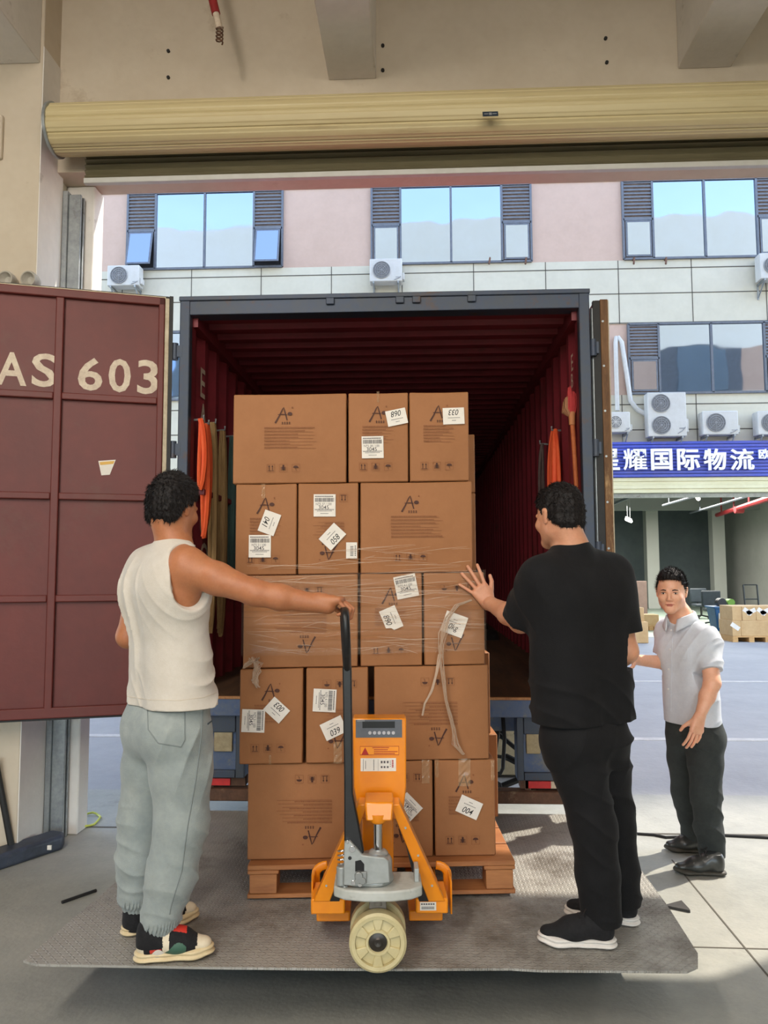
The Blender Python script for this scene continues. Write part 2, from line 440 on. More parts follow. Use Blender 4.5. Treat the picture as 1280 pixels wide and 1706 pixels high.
struct(MB().box(PX - 0.02, gx + 0.17, 4.84, 4.99, 0, 4.2).build('trim_2', M['white_wall'], bevel=0.01), 'white outer jamb behind the guide rail')
# ================================================================ BUILDING OPPOSITE
YB = 19.5
def bx(px): return at(px, 600, YB).x
def bz(py, px=900): return at(px, py, YB).z
ob = thing('office_building', 'pale clad office building with mirrored windows across the yard', 'building', (0, YB, 0))
X0, X1 = -16.0, 32.0
zA, zB, zC, zD, zE = bz(305), bz(437), bz(542), bz(660), bz(738)   # upper sill band etc.
opx0, opx1, opz = bx(985), 17.0, bz(822, 1150)
b = MB()
b.box(X0, X1, YB, YB + 0.4, zA, 34.0)
b.box(X0, X1, YB, YB + 0.4, zC, zB)
b.box(X0, opx0, YB, YB + 0.4, 0, zD)
b.box(opx0, X1, YB, YB + 0.4, opz, zD)
b.box(opx1, X1, YB, YB + 0.4, 0, opz)
b.build('cladding', M['clad'], ob)
b = MB()                                # joints between cladding panels
z = zA + 0.28
jz = [zA + 0.28, zA + 0.9, zB - 0.22, zB - 0.88, zC + 0.02, zD - 0.25, zD - 0.9]
for zz in jz: b.box(X0, X1, YB - 0.006, YB, zz - 0.012, zz + 0.012)
xx = bx(317)
st = bx(434) - bx(317)
for i in range(-6, 12):
    x = xx + i * st
    for z0, z1 in ((zA, zA + 2.0), (zC, zB)): b.box(x - 0.01, x + 0.01, YB - 0.006, YB, z0, z1)
    for z0, z1 in ((zD - 1.3, zD),): b.box(x - 0.01, x + 0.01, YB - 0.006, YB, z0, z1)
b.build('panel_joint', M['seam'], ob)
b = MB()
for z0, z1 in ((zB, zA), (zD, zC)): b.box(X0, X1, YB + 0.02, YB + 0.4, z0, z1)
b.build('pink_band', M['pink'], ob)
w0 = bx(208); per = bx(620) - bx(208); wu = bx(469) - bx(208)
for row, (z0, z1) in enumerate(((zB, zA), (zD, zC))):
    for i in range(-1, 5):
        x = w0 + per * i + (0.05 if row else 0); zz0, zz1 = z0 + 0.03, z1 - 0.02
        x1 = x + wu; sw = wu * 0.182; zm = zz0 + (zz1 - zz0) * 0.5
        b = MB()
        t = 0.055
        for xa in (x, x + sw, (x + x1) / 2, x1 - sw, x1): b.box(xa - t / 2, xa + t / 2, YB - 0.05, YB + 0.02, zz0, zz1)
        for za in (zz0, zz1): b.box(x, x1, YB - 0.05, YB + 0.02, za - t / 2, za + t / 2)
        for xa in (x, x1 - sw): b.box(xa, xa + sw, YB - 0.05, YB + 0.02, zm - t / 2, zm + t / 2)
        f = b.build('window', M['alu'], ob)
        b = MB(); b.box(x + sw, x1 - sw, YB - 0.01, YB + 0.01, zz0, zz1)
        b.build('pane', M['pane'], f)
        for xa in (x, x1 - sw):
            b = MB()
            nl = 11
            for k in range(nl):
                za = zm + (zz1 - zm) * (k + 0.15) / nl; zb = zm + (zz1 - zm) * (k + 0.95) / nl
                b.hexa([(xa, YB - 0.045, za), (xa + sw, YB - 0.045, za), (xa + sw, YB - 0.035, za), (xa, YB - 0.035, za), (xa, YB - 0.012, zb), (xa + sw, YB - 0.012, zb), (xa + sw, YB - 0.002, zb), (xa, YB - 0.002, zb)])
            b.build('louver', M['louver'], f, smooth=0)
            opened = (row == 0 and i == 0)
            dy = 0.22 if opened else 0.0
            h0, h1 = zz0 + 0.05, zm - 0.04
            b = MB()
            a_, c_ = xa + 0.05, xa + sw - 0.05
            def pt(x_, z_, o_): return (x_, YB - 0.03 - dy * (h1 - z_) / (h1 - h0) + o_, z_)
            fr = 0.045
            b.hexa([pt(a_, h0, -0.03), pt(c_, h0, -0.03), pt(c_, h0, 0), pt(a_, h0, 0), pt(a_, h1, -0.03), pt(c_, h1, -0.03), pt(c_, h1, 0), pt(a_, h1, 0)], 0)
            b.poly([pt(a_ + fr, h0 + fr, -0.033), pt(c_ - fr, h0 + fr, -0.033), pt(c_ - fr, h1 - fr, -0.033), pt(a_ + fr, h1 - fr, -0.033)], 1)
            if opened: b.poly([(xa + 0.03, YB - 0.002, h0 - 0.03), (xa + sw - 0.03, YB - 0.002, h0 - 0.03), (xa + sw - 0.03, YB - 0.002, h1), (xa + 0.03, YB - 0.002, h1)], 2)
            b.build('hinged_sash', [M['alu'], M['pane'], M['dark']], f, smooth=0)
# small floodlight hooks under the sills
for i, px in enumerate((816, 876, 1055, 1108)):
    p = at(px, 434, YB)
    b = MB(); b.tube([(p.x, YB, p.z), (p.x, YB - 0.12, p.z + 0.02), (p.x - 0.03, YB - 0.16, p.z - 0.16)], 0.025, 6)
    tag(b.build('wall_hook', M['rust']), 'rusty hook under the upper window sill, number %s from the left' % ('one', 'two', 'three', 'four')[i], 'hook', 'hooks under the upper windows')
# shop sign
sx0, sx1, sz0, sz1 = bx(985), bx(1330), bz(797, 1150), bz(738, 1150)
sg = thing('shop_sign', 'blue slatted shop sign with white Chinese lettering over the loading door opposite', 'sign', (sx0, YB - 0.3, sz0))
b = MB()
nsl = 11
for i in range(nsl):
    za = sz0 + (sz1 - sz0) * i / nsl; zb = sz0 + (sz1 - sz0) * (i + 1) / nsl
    b.box(sx0, sx1, YB - 0.3, YB, za + 0.012, zb - 0.006)
    b.box(sx0, sx1, YB - 0.27, YB, za - 0.006, za + 0.012, 1)
b.build('slat_board', [M['signblue'], mat('sign_groove', (22, 34, 104), 0.6)], sg, smooth=0)
zc = bz(766, 1150)
for ch, px, wpx, hpx, bold in (('星', 1013, 37, 36, 0.02), ('耀', 1057.5, 39, 36, 0.010), ('国', 1101.5, 35, 36, 0.02), ('际', 1146, 37, 36, 0.02), ('物', 1190, 37, 36, 0.02), ('流', 1235, 39, 36, 0.016), ('欧', 1272, 18, 17, 0.012)):
    p = at(px, 766 if wpx > 30 else 757, YB - 0.33)
    vs, fs = glyphs(ch, bold)
    gw = max(v.x for v in vs) - min(v.x for v in vs); gh = max(v.y for v in vs) - min(v.y for v in vs)
    pxm = (YB - 0.36) / FPX * 0.985
    sy = hpx * pxm / gh
    b = MB(onface((p.x, YB - 0.36, p.z)))
    b.text(ch, sy, Matrix(), 0, bold, wpx * pxm / gw / sy, 0.05)
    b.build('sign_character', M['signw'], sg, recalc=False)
# shutter housing under the sign
rs = thing('shutter_housing', 'long cream shutter housing under the blue sign', 'roller shutter', (sx0, YB, opz))
b = MB()
zz = bz(822, 1150)
for i in range(4): b.box(sx0, sx1 + 2, YB - 0.24 - 0.02 * (i % 2), YB - 0.01, zz + (sz0 - zz) * i / 4 + 0.004, zz + (sz0 - zz) * (i + 1) / 4)
b.build('housing', mat('cream_housing', (226, 224, 188), 0.5, c2=(216, 212, 174), scale=1), rs, smooth=0)
MB().box(sx0, sx1 + 2, YB + 0.0, YB + 0.1, zz - 0.1, zz + 0.1).build('bottom_bar', M['galv'], rs)

# air conditioner units on the wall
def ac(x0, x1, y0, y1, label, fans=1, fan_y=None, bracket=True, side='r', dark=False, tilt=0):
    D = YB - 0.42
    p0 = at(x0, y1, D); p1 = at(x1, y0, D)
    w = p1.x - p0.x; h = p1.z - p0.z
    o = thing('air_conditioner', label, 'air conditioner', ((p0.x + p1.x) / 2, YB - 0.25, p0.z), 'air conditioners on the office wall')
    b = MB(); b.box(p0.x, p1.x, D, D + 0.32, p0.z, p1.z)
    b.build('casing', M['acw'], o, bevel=0.02, seg=2)
    fw_ = w * (0.62 if fans == 1 else 0.56)
    for k in range(fans):
        hh = h / fans
        cz = p1.z - hh * (k + 0.5); cx = p0.x + w * 0.06 + fw_ / 2
        r = min(fw_, hh) * 0.43
        b = MB()
        b.tube([(cx, D - 0.012, cz), (cx, D + 0.01, cz)], r, 28, 1 if not dark else 2)
        for q in (0.98, 0.75, 0.52, 0.3):
            b.tube([(cx + r * q * math.cos(t * PI / 12), D - 0.018, cz + r * q * math.sin(t * PI / 12)) for t in range(24)], 0.008, 4, 0, closed=True)
        for t in range(8): b.tube([(cx, D - 0.018, cz), (cx + r * math.cos(t * PI / 4), D - 0.018, cz + r * math.sin(t * PI / 4))], 0.006, 4, 0)
        b.tube([(cx, D - 0.022, cz), (cx, D - 0.01, cz)], r * 0.16, 14, 0)
        b.build('fan_grille', [M['acw'] if dark else M['acg'], mat('fan_shade_%d' % random.randint(0, 9999), (120, 122, 124), 0.7), mat('fan_dark_%d' % random.randint(0, 9999), (104, 106, 110), 0.7)], o)
    b = MB()
    b.box(p1.x - w * 0.2, p1.x - w * 0.05, D - 0.004, D, p0.z + h * 0.16, p0.z + h * 0.19)
    b.tube([(p1.x - w * 0.24, D - 0.004, p0.z + h * 0.06), (p1.x - w * 0.12, D - 0.004, p0.z + h * 0.12), (p1.x - w * 0.04, D - 0.004, p0.z + h * 0.2)], 0.012, 5)
    b.build('badge', M['acg'], o)
    b = MB(); b.box(p1.x, p1.x + 0.06, D + 0.06, D + 0.24, p0.z + h * 0.1, p0.z + h * 0.4)
    b.build('valve_cover', M['acw'], o, bevel=0.01)
    for xx in (p0.x + w * 0.12, p1.x - w * 0.12):
        b = MB()
        b.box(xx - 0.02, xx + 0.02, D - 0.02, YB, p0.z - 0.05, p0.z)
        b.tube([(xx, YB - 0.02, p0.z - 0.36), (xx, D + 0.02, p0.z - 0.04)], 0.018, 5)
        b.box(xx - 0.02, xx + 0.02, YB - 0.03, YB, p0.z - 0.4, p0.z)
        b.build('bracket', M['galv'], o)
    return o
ac(178, 232, 441, 476, 'white air conditioner under the left upper window, beside the pillar')
ac(616, 670, 430, 469, 'white air conditioner under the middle upper window above the container')
ac(1268, 1322, 420, 464, 'white air conditioner at the right picture edge below the upper window')
ac(1012, 1050, 686, 720, 'small white air conditioner with round dark fan beside the container door', dark=True)
ac(1081, 1143, 653, 727, 'tall two-fan white air conditioner above the blue sign', fans=2)
ac(1172, 1230, 684, 724, 'white single-fan air conditioner right of the tall two-fan one')
ac(1264, 1322, 684, 724, 'white air conditioner cut by the picture edge above the sign')
pp = thing('coolant_pipe', 'looped white coolant pipe on the pink panel beside the lower window', 'pipe', (at(1030, 600, YB).x, YB, 5))
def wp(px, py, o=0.1):
    p = at(px, py, YB - o); return (p.x, p.y, p.z)
b = MB(); b.tube([wp(1027, 562, 0.02), wp(1026, 570), wp(1027, 620), wp(1029, 684)], 0.055, 8); b.build('straight_run', M['acw'], pp)
b = MB(); b.tube([wp(1030, 562, 0.02), wp(1036, 570), wp(1044, 620), wp(1051, 668), wp(1062, 682), wp(1080, 692)], 0.06, 8); b.build('curved_run', M['acw'], pp)

# ---- inside the loading bay opposite
IY = 38.0
ICOL = mat('bay_wall_paint', (96, 106, 108), 0.8, c2=(84, 94, 98), scale=0.5)
struct(MB().box(opx0 - 6, 24, IY, IY + 0.3, 0, 5.4).build('wall_bay_back', ICOL))
RX = at(1202, 950, IY).x
struct(MB().box(RX, RX + 0.3, 24, IY, 0, 5.4).build('wall_bay_right', mat('bay_light_wall', (182, 182, 176), 0.8, c2=(170, 170, 164), scale=0.4)))
struct(MB().box(opx0 - 6.3, opx0 - 6, YB + 0.4, IY, 0, 5.4).build('wall_bay_left', ICOL))
struct(MB().box(opx0 - 6, 24, YB + 0.4, IY, 4.9, 5.3).build('ceiling_bay', mat('bay_ceiling', (150, 152, 148), 0.85)))
struct(MB().box(opx0 - 6, 24, YB + 0.2, IY, 0, 0.006).build('floor_bay', mat('green_epoxy', (142, 156, 142), 0.4, c2=(130, 146, 134), scale=0.5)))
for yy in (27.5, 33.5): struct(MB().box(opx0 - 6, 24, yy, yy + 0.4, 4.3, 4.9).build('beam', mat('bay_beam_%d' % int(yy), (138, 140, 138), 0.85)), 'grey cross beam inside the loading bay opposite')
for i, px in enumerate((1086, 1196)):
    p = at(px, 950, 35.5)
    struct(MB().box(p.x - 0.27, p.x + 0.27, 35.2, 35.7, 0, 4.9).build('column', mat('bay_column_%d' % i, (176, 178, 172), 0.8)), 'pale column inside the loading bay opposite')
fill_lamp((9, 27, 4.2), 5, 8, 1300, (1, 0.97, 0.9))  # unseen area light added to brighten the bay beyond its tubes
def tube_lamp(px, py, Y, label):
    p = at(px, py, Y)
    o = thing('tube_light', label, 'light', (p.x, p.y, p.z), 'tube lights in the bay opposite')
    b = MB(); b.tube([(p.x - 0.25, Y - 0.6, p.z), (p.x + 0.25, Y + 0.6, p.z)], 0.06, 8); b.build('tube', M['tube'], o)
    b = MB(); b.tube([(p.x - 0.27, Y - 0.65, p.z + 0.07), (p.x + 0.27, Y + 0.65, p.z + 0.07)], 0.05, 6)
    for s in (-0.4, 0.4): b.tube([(p.x + s * 0.4, Y + s, p.z + 0.1), (p.x + s * 0.4, Y + s, 4.88)], 0.012, 4)
    b.build('batten', M['acg'], o)
tube_lamp(1162, 828, 23.5, 'lit tube light nearer the door of the bay opposite')
tube_lamp(1048, 867, 30.5, 'lit tube light deeper in the bay opposite, beside the container door')
b = MB()
p, q = at(1195, 858, 33), at(1300, 824, 22.5)
b.tube([p, p.lerp(q, 0.4), q], 0.09, 8)
m_ = p.lerp(q, 0.4); b.tube([m_ - Vector((0.15, 0.2, 0.06)), m_ + Vector((0.15, -0.2, -0.06))], 0.13, 8)
for t in (0.1, 0.35, 0.6, 0.85):
    c = p.lerp(q, t); b.tube([c, (c.x, c.y, 4.88)], 0.03, 5)
tag(b.build('fire_pipe', M['redp']), 'red fire sprinkler pipe under the ceiling of the bay opposite', 'pipe')
for i, (a_, c_, lab) in enumerate((((1016, 842, 24), (1060, 824, 21.5), 'thin dark cable tray over the bay door, left'), ((1105, 842, 28), (1165, 825, 22), 'thin dark cable tray leading to the tube light'), ((1150, 855, 33), (1262, 822, 23), 'thin dark conduit beside the red pipe'))):
    b = MB(); b.tube([at(*a_), at(*c_)], 0.04, 6)
    for t in (0.2, 0.75):
        c = at(*a_).lerp(at(*c_), t); b.tube([c, (c.x, c.y, 4.88)], 0.015, 4)
    tag(b.build('cable_tray', M['alu']), lab, 'cable tray', 'cable trays in the bay')
# goods in the bay
WPAL = mat('pale_pallet_wood', (212, 170, 112), 0.7, c2=(190, 146, 92), scale=4, stretch=(0.5, 4, 4))
def far_pallet(x0, x1, y, label, d=0.9):
    o = thing('wooden_pallet', label, 'pallet', ((x0 + x1) / 2, y + d / 2, 0), 'pallets in the bay opposite')
    b = MB(); b.box(x0, x1, y, y + d, 0.11, 0.135); b.build('deck', WPAL, o)
    for k in range(3):
        xx = x0 + (x1 - x0 - 0.12) * k / 2
        b = MB(); b.box(xx, xx + 0.12, y + 0.01, y + d - 0.01, 0, 0.11); b.build('block', WPAL, o)
def carton(x0, x1, y0, y1, z0, z1, label, group='cartons in the bay opposite', tapes=1, m='card2'):
    o = MB().box(x0, x1, y0, y1, z0, z1).build('carton', M[m], bevel=0.008, seg=1)
    tag(o, label, 'box', group)
    for k in range(tapes):
        b = MB(onface(((x0 + x1) / 2 + (k - 0.4) * 0.08, y0 - 0.002, z0 + (z1 - z0) * 0.62), 0, math.radians(-35 + 60 * k)))
        b.rect(-0.11, 0.11, -0.05, 0.05); b.build('white_label', M['paper'], o)
    return o
q = gr(1222, 1070)
x0 = q.x; Y_ = q.y
far_pallet(x0, x0 + 0.86, Y_, 'pale pallet under taped cartons at the right of the bay door')
far_pallet(x0 + 0.9, x0 + 1.75, Y_ - 0.05, 'pale pallet cut by the right picture edge in the bay')
carton(x0 + 0.0, x0 + 0.2, Y_ + 0.02, Y_ + 0.8, 0.135, 0.5, 'narrow carton at the lower left of the right-hand carton pile in the bay')
carton(x0 + 0.2, x0 + 0.84, Y_ + 0.02, Y_ + 0.8, 0.135, 0.5, 'wide plain carton at the bottom of the right-hand carton pile', tapes=0)
carton(x0 + 0.02, x0 + 0.24, Y_ + 0.04, Y_ + 0.8, 0.5, 0.83, 'small unmarked carton at the upper left of the right-hand pile', tapes=0)
carton(x0 + 0.24, x0 + 0.56, Y_ + 0.03, Y_ + 0.8, 0.5, 0.83, 'carton with two crossed white labels, upper middle of the right-hand pile', tapes=2)
carton(x0 + 0.56, x0 + 0.88, Y_ + 0.03, Y_ + 0.8, 0.5, 0.83, 'carton with white labels at the upper right of the right-hand pile', tapes=2)
carton(x0 + 0.9, x0 + 1.7, Y_ - 0.02, Y_ + 0.7, 0.12, 0.5, 'carton with white labels on the pallet at the picture edge', tapes=2)
carton(x0 + 0.95, x0 + 1.7, Y_ + 0.15, Y_ + 0.8, 0.5, 0.83, 'plain carton on top at the right picture edge in the bay', tapes=0)
def carton_px(xa, xb, ya, yb, Y, d, label, **k):
    p0 = at(xa, yb, Y); p1 = at(xb, ya, Y)
    return carton(p0.x, p1.x, Y, Y + d, max(p0.z, 0.008), p1.z, label, 'cartons behind the man in black', **k)
yl = gr(1070, 1072).y
carton_px(1050, 1080, 1036, 1072, yl, 0.6, 'tall cream carton on the bay floor behind the man in black', tapes=0)
carton_px(1056, 1073, 1012, 1036, yl + 0.1, 0.5, 'small cream carton on top of the tall cream one', tapes=0)
yk = 22.0
o_ = far_pallet(at(1074, 1060, yk).x, at(1098, 1060, yk).x, yk, 'small pallet under yellow cartons left of the man in the grey shirt', 0.6)
p0 = at(1075, 1060, yk); p1 = at(1097, 1040, yk)
carton(p0.x, p1.x, yk, yk + 0.5, 0.135, p1.z, 'lower yellow carton left of the man in the grey shirt', 'yellow cartons', tapes=0)
p2 = at(1098, 1024, yk)
carton(p0.x - 0.02, p2.x, yk, yk + 0.5, p1.z, p2.z, 'upper yellow carton left of the man in the grey shirt', 'yellow cartons', tapes=0)
p0 = at(1058, 1012, 30); p1 = at(1078, 968, 30)
tag(MB().box(p0.x, p1.x, 30, 30.6, 0.006, p1.z).build('tall_cabinet', mat('brown_cabinet', (112, 92, 84), 0.7, c2=(98, 80, 74), scale=3), bevel=0.02), 'tall brown cabinet far back in the bay behind the man in black', 'cabinet')
# office chairs, bin, water bottle, hand truck
def far_chair(px, py, Y, label):
    p = at(px, py, Y); x, z = p.x, 0.006
    o = thing('office_chair', label, 'chair', (x, Y, z), 'chairs in the bay opposite')
    ch = mat('chair_dark_%d' % px, (44, 54, 62), 0.6, c2=(36, 44, 52), scale=8)
    MB().box(x - 0.27, x + 0.27, Y - 0.27, Y + 0.25, z + 0.42, z + 0.52).build('seat', ch, o, bevel=0.04)
    MB().box(x - 0.29, x + 0.29, Y + 0.2, Y + 0.3, z + 0.55, z + 1.05).build('backrest', ch, o, bevel=0.04)
    b = MB(); b.cyl((x, Y, z + 0.1), (x, Y, z + 0.43), 0.035); b.tube([(x, Y + 0.2, z + 0.45), (x, Y + 0.33, z + 0.5), (x, Y + 0.31, z + 0.8)], 0.03, 6); b.build('stem', M['black'], o)
    for k in range(5):
        a = k * 2 * PI / 5 + 0.3
        b = MB(); b.tube([(x, Y, z + 0.12), (x + 0.28 * math.cos(a), Y + 0.28 * math.sin(a), z + 0.07)], 0.025, 6); b.tube([(x + 0.28 * math.cos(a) - 0.02, Y + 0.28 * math.sin(a), z + 0.035), (x + 0.28 * math.cos(a) + 0.02, Y + 0.28 * math.sin(a), z + 0.035)], 0.035, 10)
        b.build('leg', M['black'], o)
far_chair(1192, 1050, 24.0, 'dark office chair right of the man in the grey shirt')
far_chair(1170, 1050, 27.5, 'dark office chair half hidden behind the shoulder of the man in grey')
p = gr(1213, 1052)
bn = thing('storage_bin', 'blue plastic bin beside the carton pallet in the bay', 'bin', (p.x, p.y, 0.006))
BL = mat('blue_plastic', (40, 96, 150), 0.45, c2=(34, 84, 136), scale=6)
b = MB(); x = p.x; y = p.y + 0.3
b.hexa([(x - 0.25, y - 0.25, 0.006), (x + 0.25, y - 0.25, 0.006), (x + 0.25, y + 0.25, 0.006), (x - 0.25, y + 0.25, 0.006), (x - 0.34, y - 0.34, 0.66), (x + 0.34, y - 0.34, 0.66), (x + 0.34, y + 0.34, 0.66), (x - 0.34, y + 0.34, 0.66)])
b.build('body', BL, bn, bevel=0.03)
b = MB(); b.box(x - 0.37, x + 0.37, y - 0.37, y + 0.37, 0.62, 0.68); b.build('rim', BL, bn, bevel=0.02)
b = MB(); b.box(x - 0.24, x - 0.16, y - 0.345, y - 0.3, 0.1, 0.5); tag(b.build('side_label', M['paper'], bn), 'pale strip label')
for i, (px, col, nm) in enumerate(((1223, (40, 42, 46), 'black roll'), (1232, (120, 168, 60), 'green roll'))):
    b = MB(); c = Vector((x + 0.1 + i * 0.25 - 0.15, y, 0.78)); b.cyl(c - Vector((0, 0.12, 0)), c + Vector((0, 0.12, 0)), 0.1 + 0.02 * (1 - i), None, 16)
    tag(b.build('tape_roll', mat(nm.replace(' ', '_'), col, 0.5)), '%s of wrapping lying on the blue bin' % nm, 'roll', 'rolls on the blue bin')
ht = thing('hand_truck', 'dark metal hand truck standing behind the carton pile on the right', 'hand truck', (at(1255, 1000, 21).x, 21, 0.006))
x = at(1255, 1000, 21).x
HT = mat('hand_truck_steel', (58, 62, 64), 0.5, 0.5)
b = MB()
for s in (-0.18, 0.18): b.tube([(x + s, 21.0, 0.05), (x + s, 21.15, 1.28)], 0.022, 8)
for zz in (0.3, 0.6, 0.9, 1.28): b.tube([(x - 0.18, 21.0 + zz * 0.12, zz), (x + 0.18, 21.0 + zz * 0.12, zz)], 0.016, 6)
b.build('frame', HT, ht)
MB().box(x - 0.2, x + 0.2, 20.75, 21.0, 0.01, 0.025).build('toe_plate', HT, ht)
for s in (-0.23, 0.23):
    b = MB(); b.tube([(x + s - 0.02, 21.12, 0.11), (x + s + 0.02, 21.12, 0.11)], 0.1, 16); b.build('wheel', M['rub'], ht)
# ================================================================ CONTAINER ON ITS TRAILER
YC = 4.5
CL, CR = at(300, 500, YC).x, at(982, 490, YC).x
CT, CF = 3.295, at(860, 1163, YC).z      # roof top, floor top
CBOT = at(860, 1196, YC).z
CLEN = 12.0
ct = thing('shipping_container', 'open oxide red shipping container with blue-grey rear frame on a trailer', 'shipping container', ((CL + CR) / 2, YC, CBOT))
b = MB(); b.box(CL, CL + 0.063, YC, YC + 0.06, CBOT, CT); b.build('corner_post', M['frame'], ct, bevel=0.006)
b = MB(); b.box(CR - 0.063, CR, YC, YC + 0.06, CBOT, CT); b.build('corner_post', M['frame'], ct, bevel=0.006)
b = MB(); b.box(CL, CR, YC + 0.005, YC + 0.12, CT - 0.105, CT); b.box(CL - 0.004, CR + 0.004, YC - 0.008, YC + 0.1, CT - 0.02, CT + 0.008)
for x0 in (-0.55, -0.13, -0.03, 0.3): b.box(x0, x0 + 0.05, YC - 0.014, YC, CT - 0.06, CT - 0.02)
b.build('header', M['frame'], ct, bevel=0.004)
b = MB(); b.box(CL + 0.07, CR - 0.07, YC + 0.004, YC + 0.1, CBOT, CF - 0.012); b.build('door_sill', M['blue'], ct, bevel=0.005)
tag(MB().box(CL + 0.07, CR - 0.07, YC + 0.002, YC + 0.03, CF - 0.012, CF + 0.002).build('sill_lip', mat('worn_lip', (190, 140, 90), 0.6, c2=(150, 96, 60), scale=12), ct), 'worn orange-brown sill edge')
IL, IR = CL + 0.063, CR - 0.063
MB().box(CL + 0.03, CR - 0.03, YC + 0.03, YC + CLEN, CF - 0.03, CF).build('plywood_floor', M['wfloor'], ct)
def corr(side):
    b = MB(); x0 = IL if side < 0 else IR
    y = YC + 0.06; pts = []
    d = -0.036 if side < 0 else 0.036
    while y < YC + CLEN:
        pts += [(x0, y), (x0, y + 0.07), (x0 + d, y + 0.138), (x0 + d, y + 0.21)]
        y += 0.278
    pts.append((x0, YC + CLEN))
    for (xa, ya), (xb, yb) in zip(pts[:-1], pts[1:]):
        b.poly([(xa, ya, CF - 0.02), (xb, yb, CF - 0.02), (xb, yb, CT - 0.06), (xa, ya, CT - 0.06)])
    return b
for s in (-1, 1): corr(s).build('side_wall', M['cont'], ct, smooth=0, recalc=False)
b = MB()
y = YC + 0.12; pts = []
zr = CT - 0.095
while y < YC + CLEN:
    pts += [(y, zr), (y + 0.06, zr), (y + 0.085, zr + 0.03), (y + 0.185, zr + 0.03)]
    y += 0.21
for (ya, za), (yb, zb) in zip(pts[:-1], pts[1:]): b.poly([(CL + 0.03, ya, za), (CR - 0.03, ya, za), (CR - 0.03, yb, zb), (CL + 0.03, yb, zb)])
b.build('roof', M['cont'], ct, smooth=0, recalc=False)
b = MB(); b.box(CL, CR, YC + 0.1, YC + CLEN, CT - 0.03, CT - 0.02); b.box(CL, CL + 0.02, YC + 0.1, YC + CLEN, CBOT, CT - 0.03); b.box(CR - 0.02, CR, YC + 0.1, YC + CLEN, CBOT, CT - 0.03)
b.box(CL, CR, YC + CLEN, YC + CLEN + 0.05, CBOT, CT)
b.build('outer_skin', M['cont'], ct)
b = MB()
for x in (IL, IR): b.box(x - 0.03, x + 0.03, YC + 0.07, YC + CLEN, CT - 0.16, CT - 0.06)
b.build('top_rail', M['cont'], ct)
# stencilled letters on the two side walls, just inside the opening
def walltext(ch, px0, px1, y0, y1, side):
    xw = (IL + 0.004) if side < 0 else (IR - 0.004)
    def Yof(px):
        d = ray(px, (y0 + y1) / 2); return d.y * xw / d.x
    Ya, Yb = Yof(px0), Yof(px1)
    pa, pb = at((px0 + px1) / 2, y0, (Ya + Yb) / 2), at((px0 + px1) / 2, y1, (Ya + Yb) / 2)
    h = abs(pa.z - pb.z); cz = (pa.z + pb.z) / 2; cy = (Ya + Yb) / 2
    ax = Vector((0, 1, 0)) if side < 0 else Vector((0, -1, 0))
    nz = ax.cross(Vector((0, 0, 1)))
    Mx = Matrix(((ax.x, 0, nz.x, xw), (ax.y, 0, nz.y, cy), (0, 1, 0, cz), (0, 0, 0, 1)))
    b = MB(); b.text(ch, h / 0.73, Mx, 0, 0.012, 0.9)
    b.build('stencil_letter', M['stencil'], ct)
for i, ch in enumerate('EAGLOO'):
    y0 = 614 + i * 58
    walltext(ch, 331 + i * 0.4, 345 + i * 0.4, y0, y0 + 50, -1)
for ch, y0, y1 in (('E', 590, 618), ('B', 622, 646)): walltext(ch, 948, 959, y0, y1, 1)
# left door, swung out beside the pillar; its inner face looks at the viewer
def door(name, hinge, d, thick, W_, lab):
    d = Vector(d).normalized()
    n = Vector((-d.y, d.x, 0))
    if n.y > 0: n = -n
    Mx = Matrix(((d.x, 0, n.x, hinge[0]), (d.y, 0, n.y, hinge[1]), (0, 1, 0, 0), (0, 0, 0, 1)))   # local x along the door, y up, z to the viewer
    return Mx
dz0, dz1 = 0.815, 3.285
DM = door('door', (CL - 0.055, YC - 0.0), (-0.905, -0.29, 0), 0.05, 1.18, '')
dl = MB(DM); dl.box(0, 1.18, dz0, dz1, -0.05, 0.0)
dl = dl.build('door', M['door_red'], ct, bevel=0.004)
def drib(*a): MB(DM).box(*a, 0.0, 0.03).build('rib', M['door_red'], dl, bevel=0.006)
drib(0.034, 0.07, dz0, dz1); drib(1.135, 1.18, dz0, dz1)
drib(0.60, 0.645, dz0 + 0.05, dz1 - 0.05)
hz = [at(112, py, 4.32).z for py in (661, 827, 997)]
drib(0.034, 1.18, dz1 - 0.05, dz1); drib(0.034, 1.18, dz0, dz0 + 0.06)
for z in hz:
    drib(0.07, 0.60, z - 0.02, z + 0.02); drib(0.645, 1.135, z - 0.02, z + 0.02)
MB(DM).box(0.008, 0.033, dz0, dz1, -0.02, 0.022).build('pale_gasket', M['gasket'], dl, bevel=0.004)
b = MB(DM); b.box(-0.014, 0.0075, dz0 - 0.01, dz1 + 0.012, -0.06, 0.03); b.box(0, 1.18, dz1, dz1 + 0.014, -0.05, 0.012); b.box(0, 1.18, dz0 - 0.012, dz0, -0.05, 0.012)
b.build('rubber_seal', M['rub'], dl)
MB(DM).box(0.03, 1.18, dz1 - 0.004, dz1 + 0.006, 0.0, 0.024).build('pale_gasket', M['gasket'], dl)
for z in (dz0 + 0.25, dz0 + 0.9, dz0 + 1.55, dz0 + 2.15):
    b = MB(); h = Vector((CL - 0.03, YC + 0.01, z)); b.cyl(h - Vector((0, 0, 0.05)), h + Vector((0, 0, 0.05)), 0.022); b.box(h.x - 0.045, h.x + 0.05, h.y - 0.012, h.y + 0.012, z - 0.035, z + 0.035)
    b.build('hinge', M['frame'], dl)
def doorpt(px, py):                     # local coordinates on the door's inner face
    d = ray(px, py); o = DM @ Vector((0, 0, 0)); n = DM.to_3x3() @ Vector((0, 0, 1))
    p = CAM + d * ((o - CAM).dot(n) / d.dot(n))
    return DM.inverted() @ p
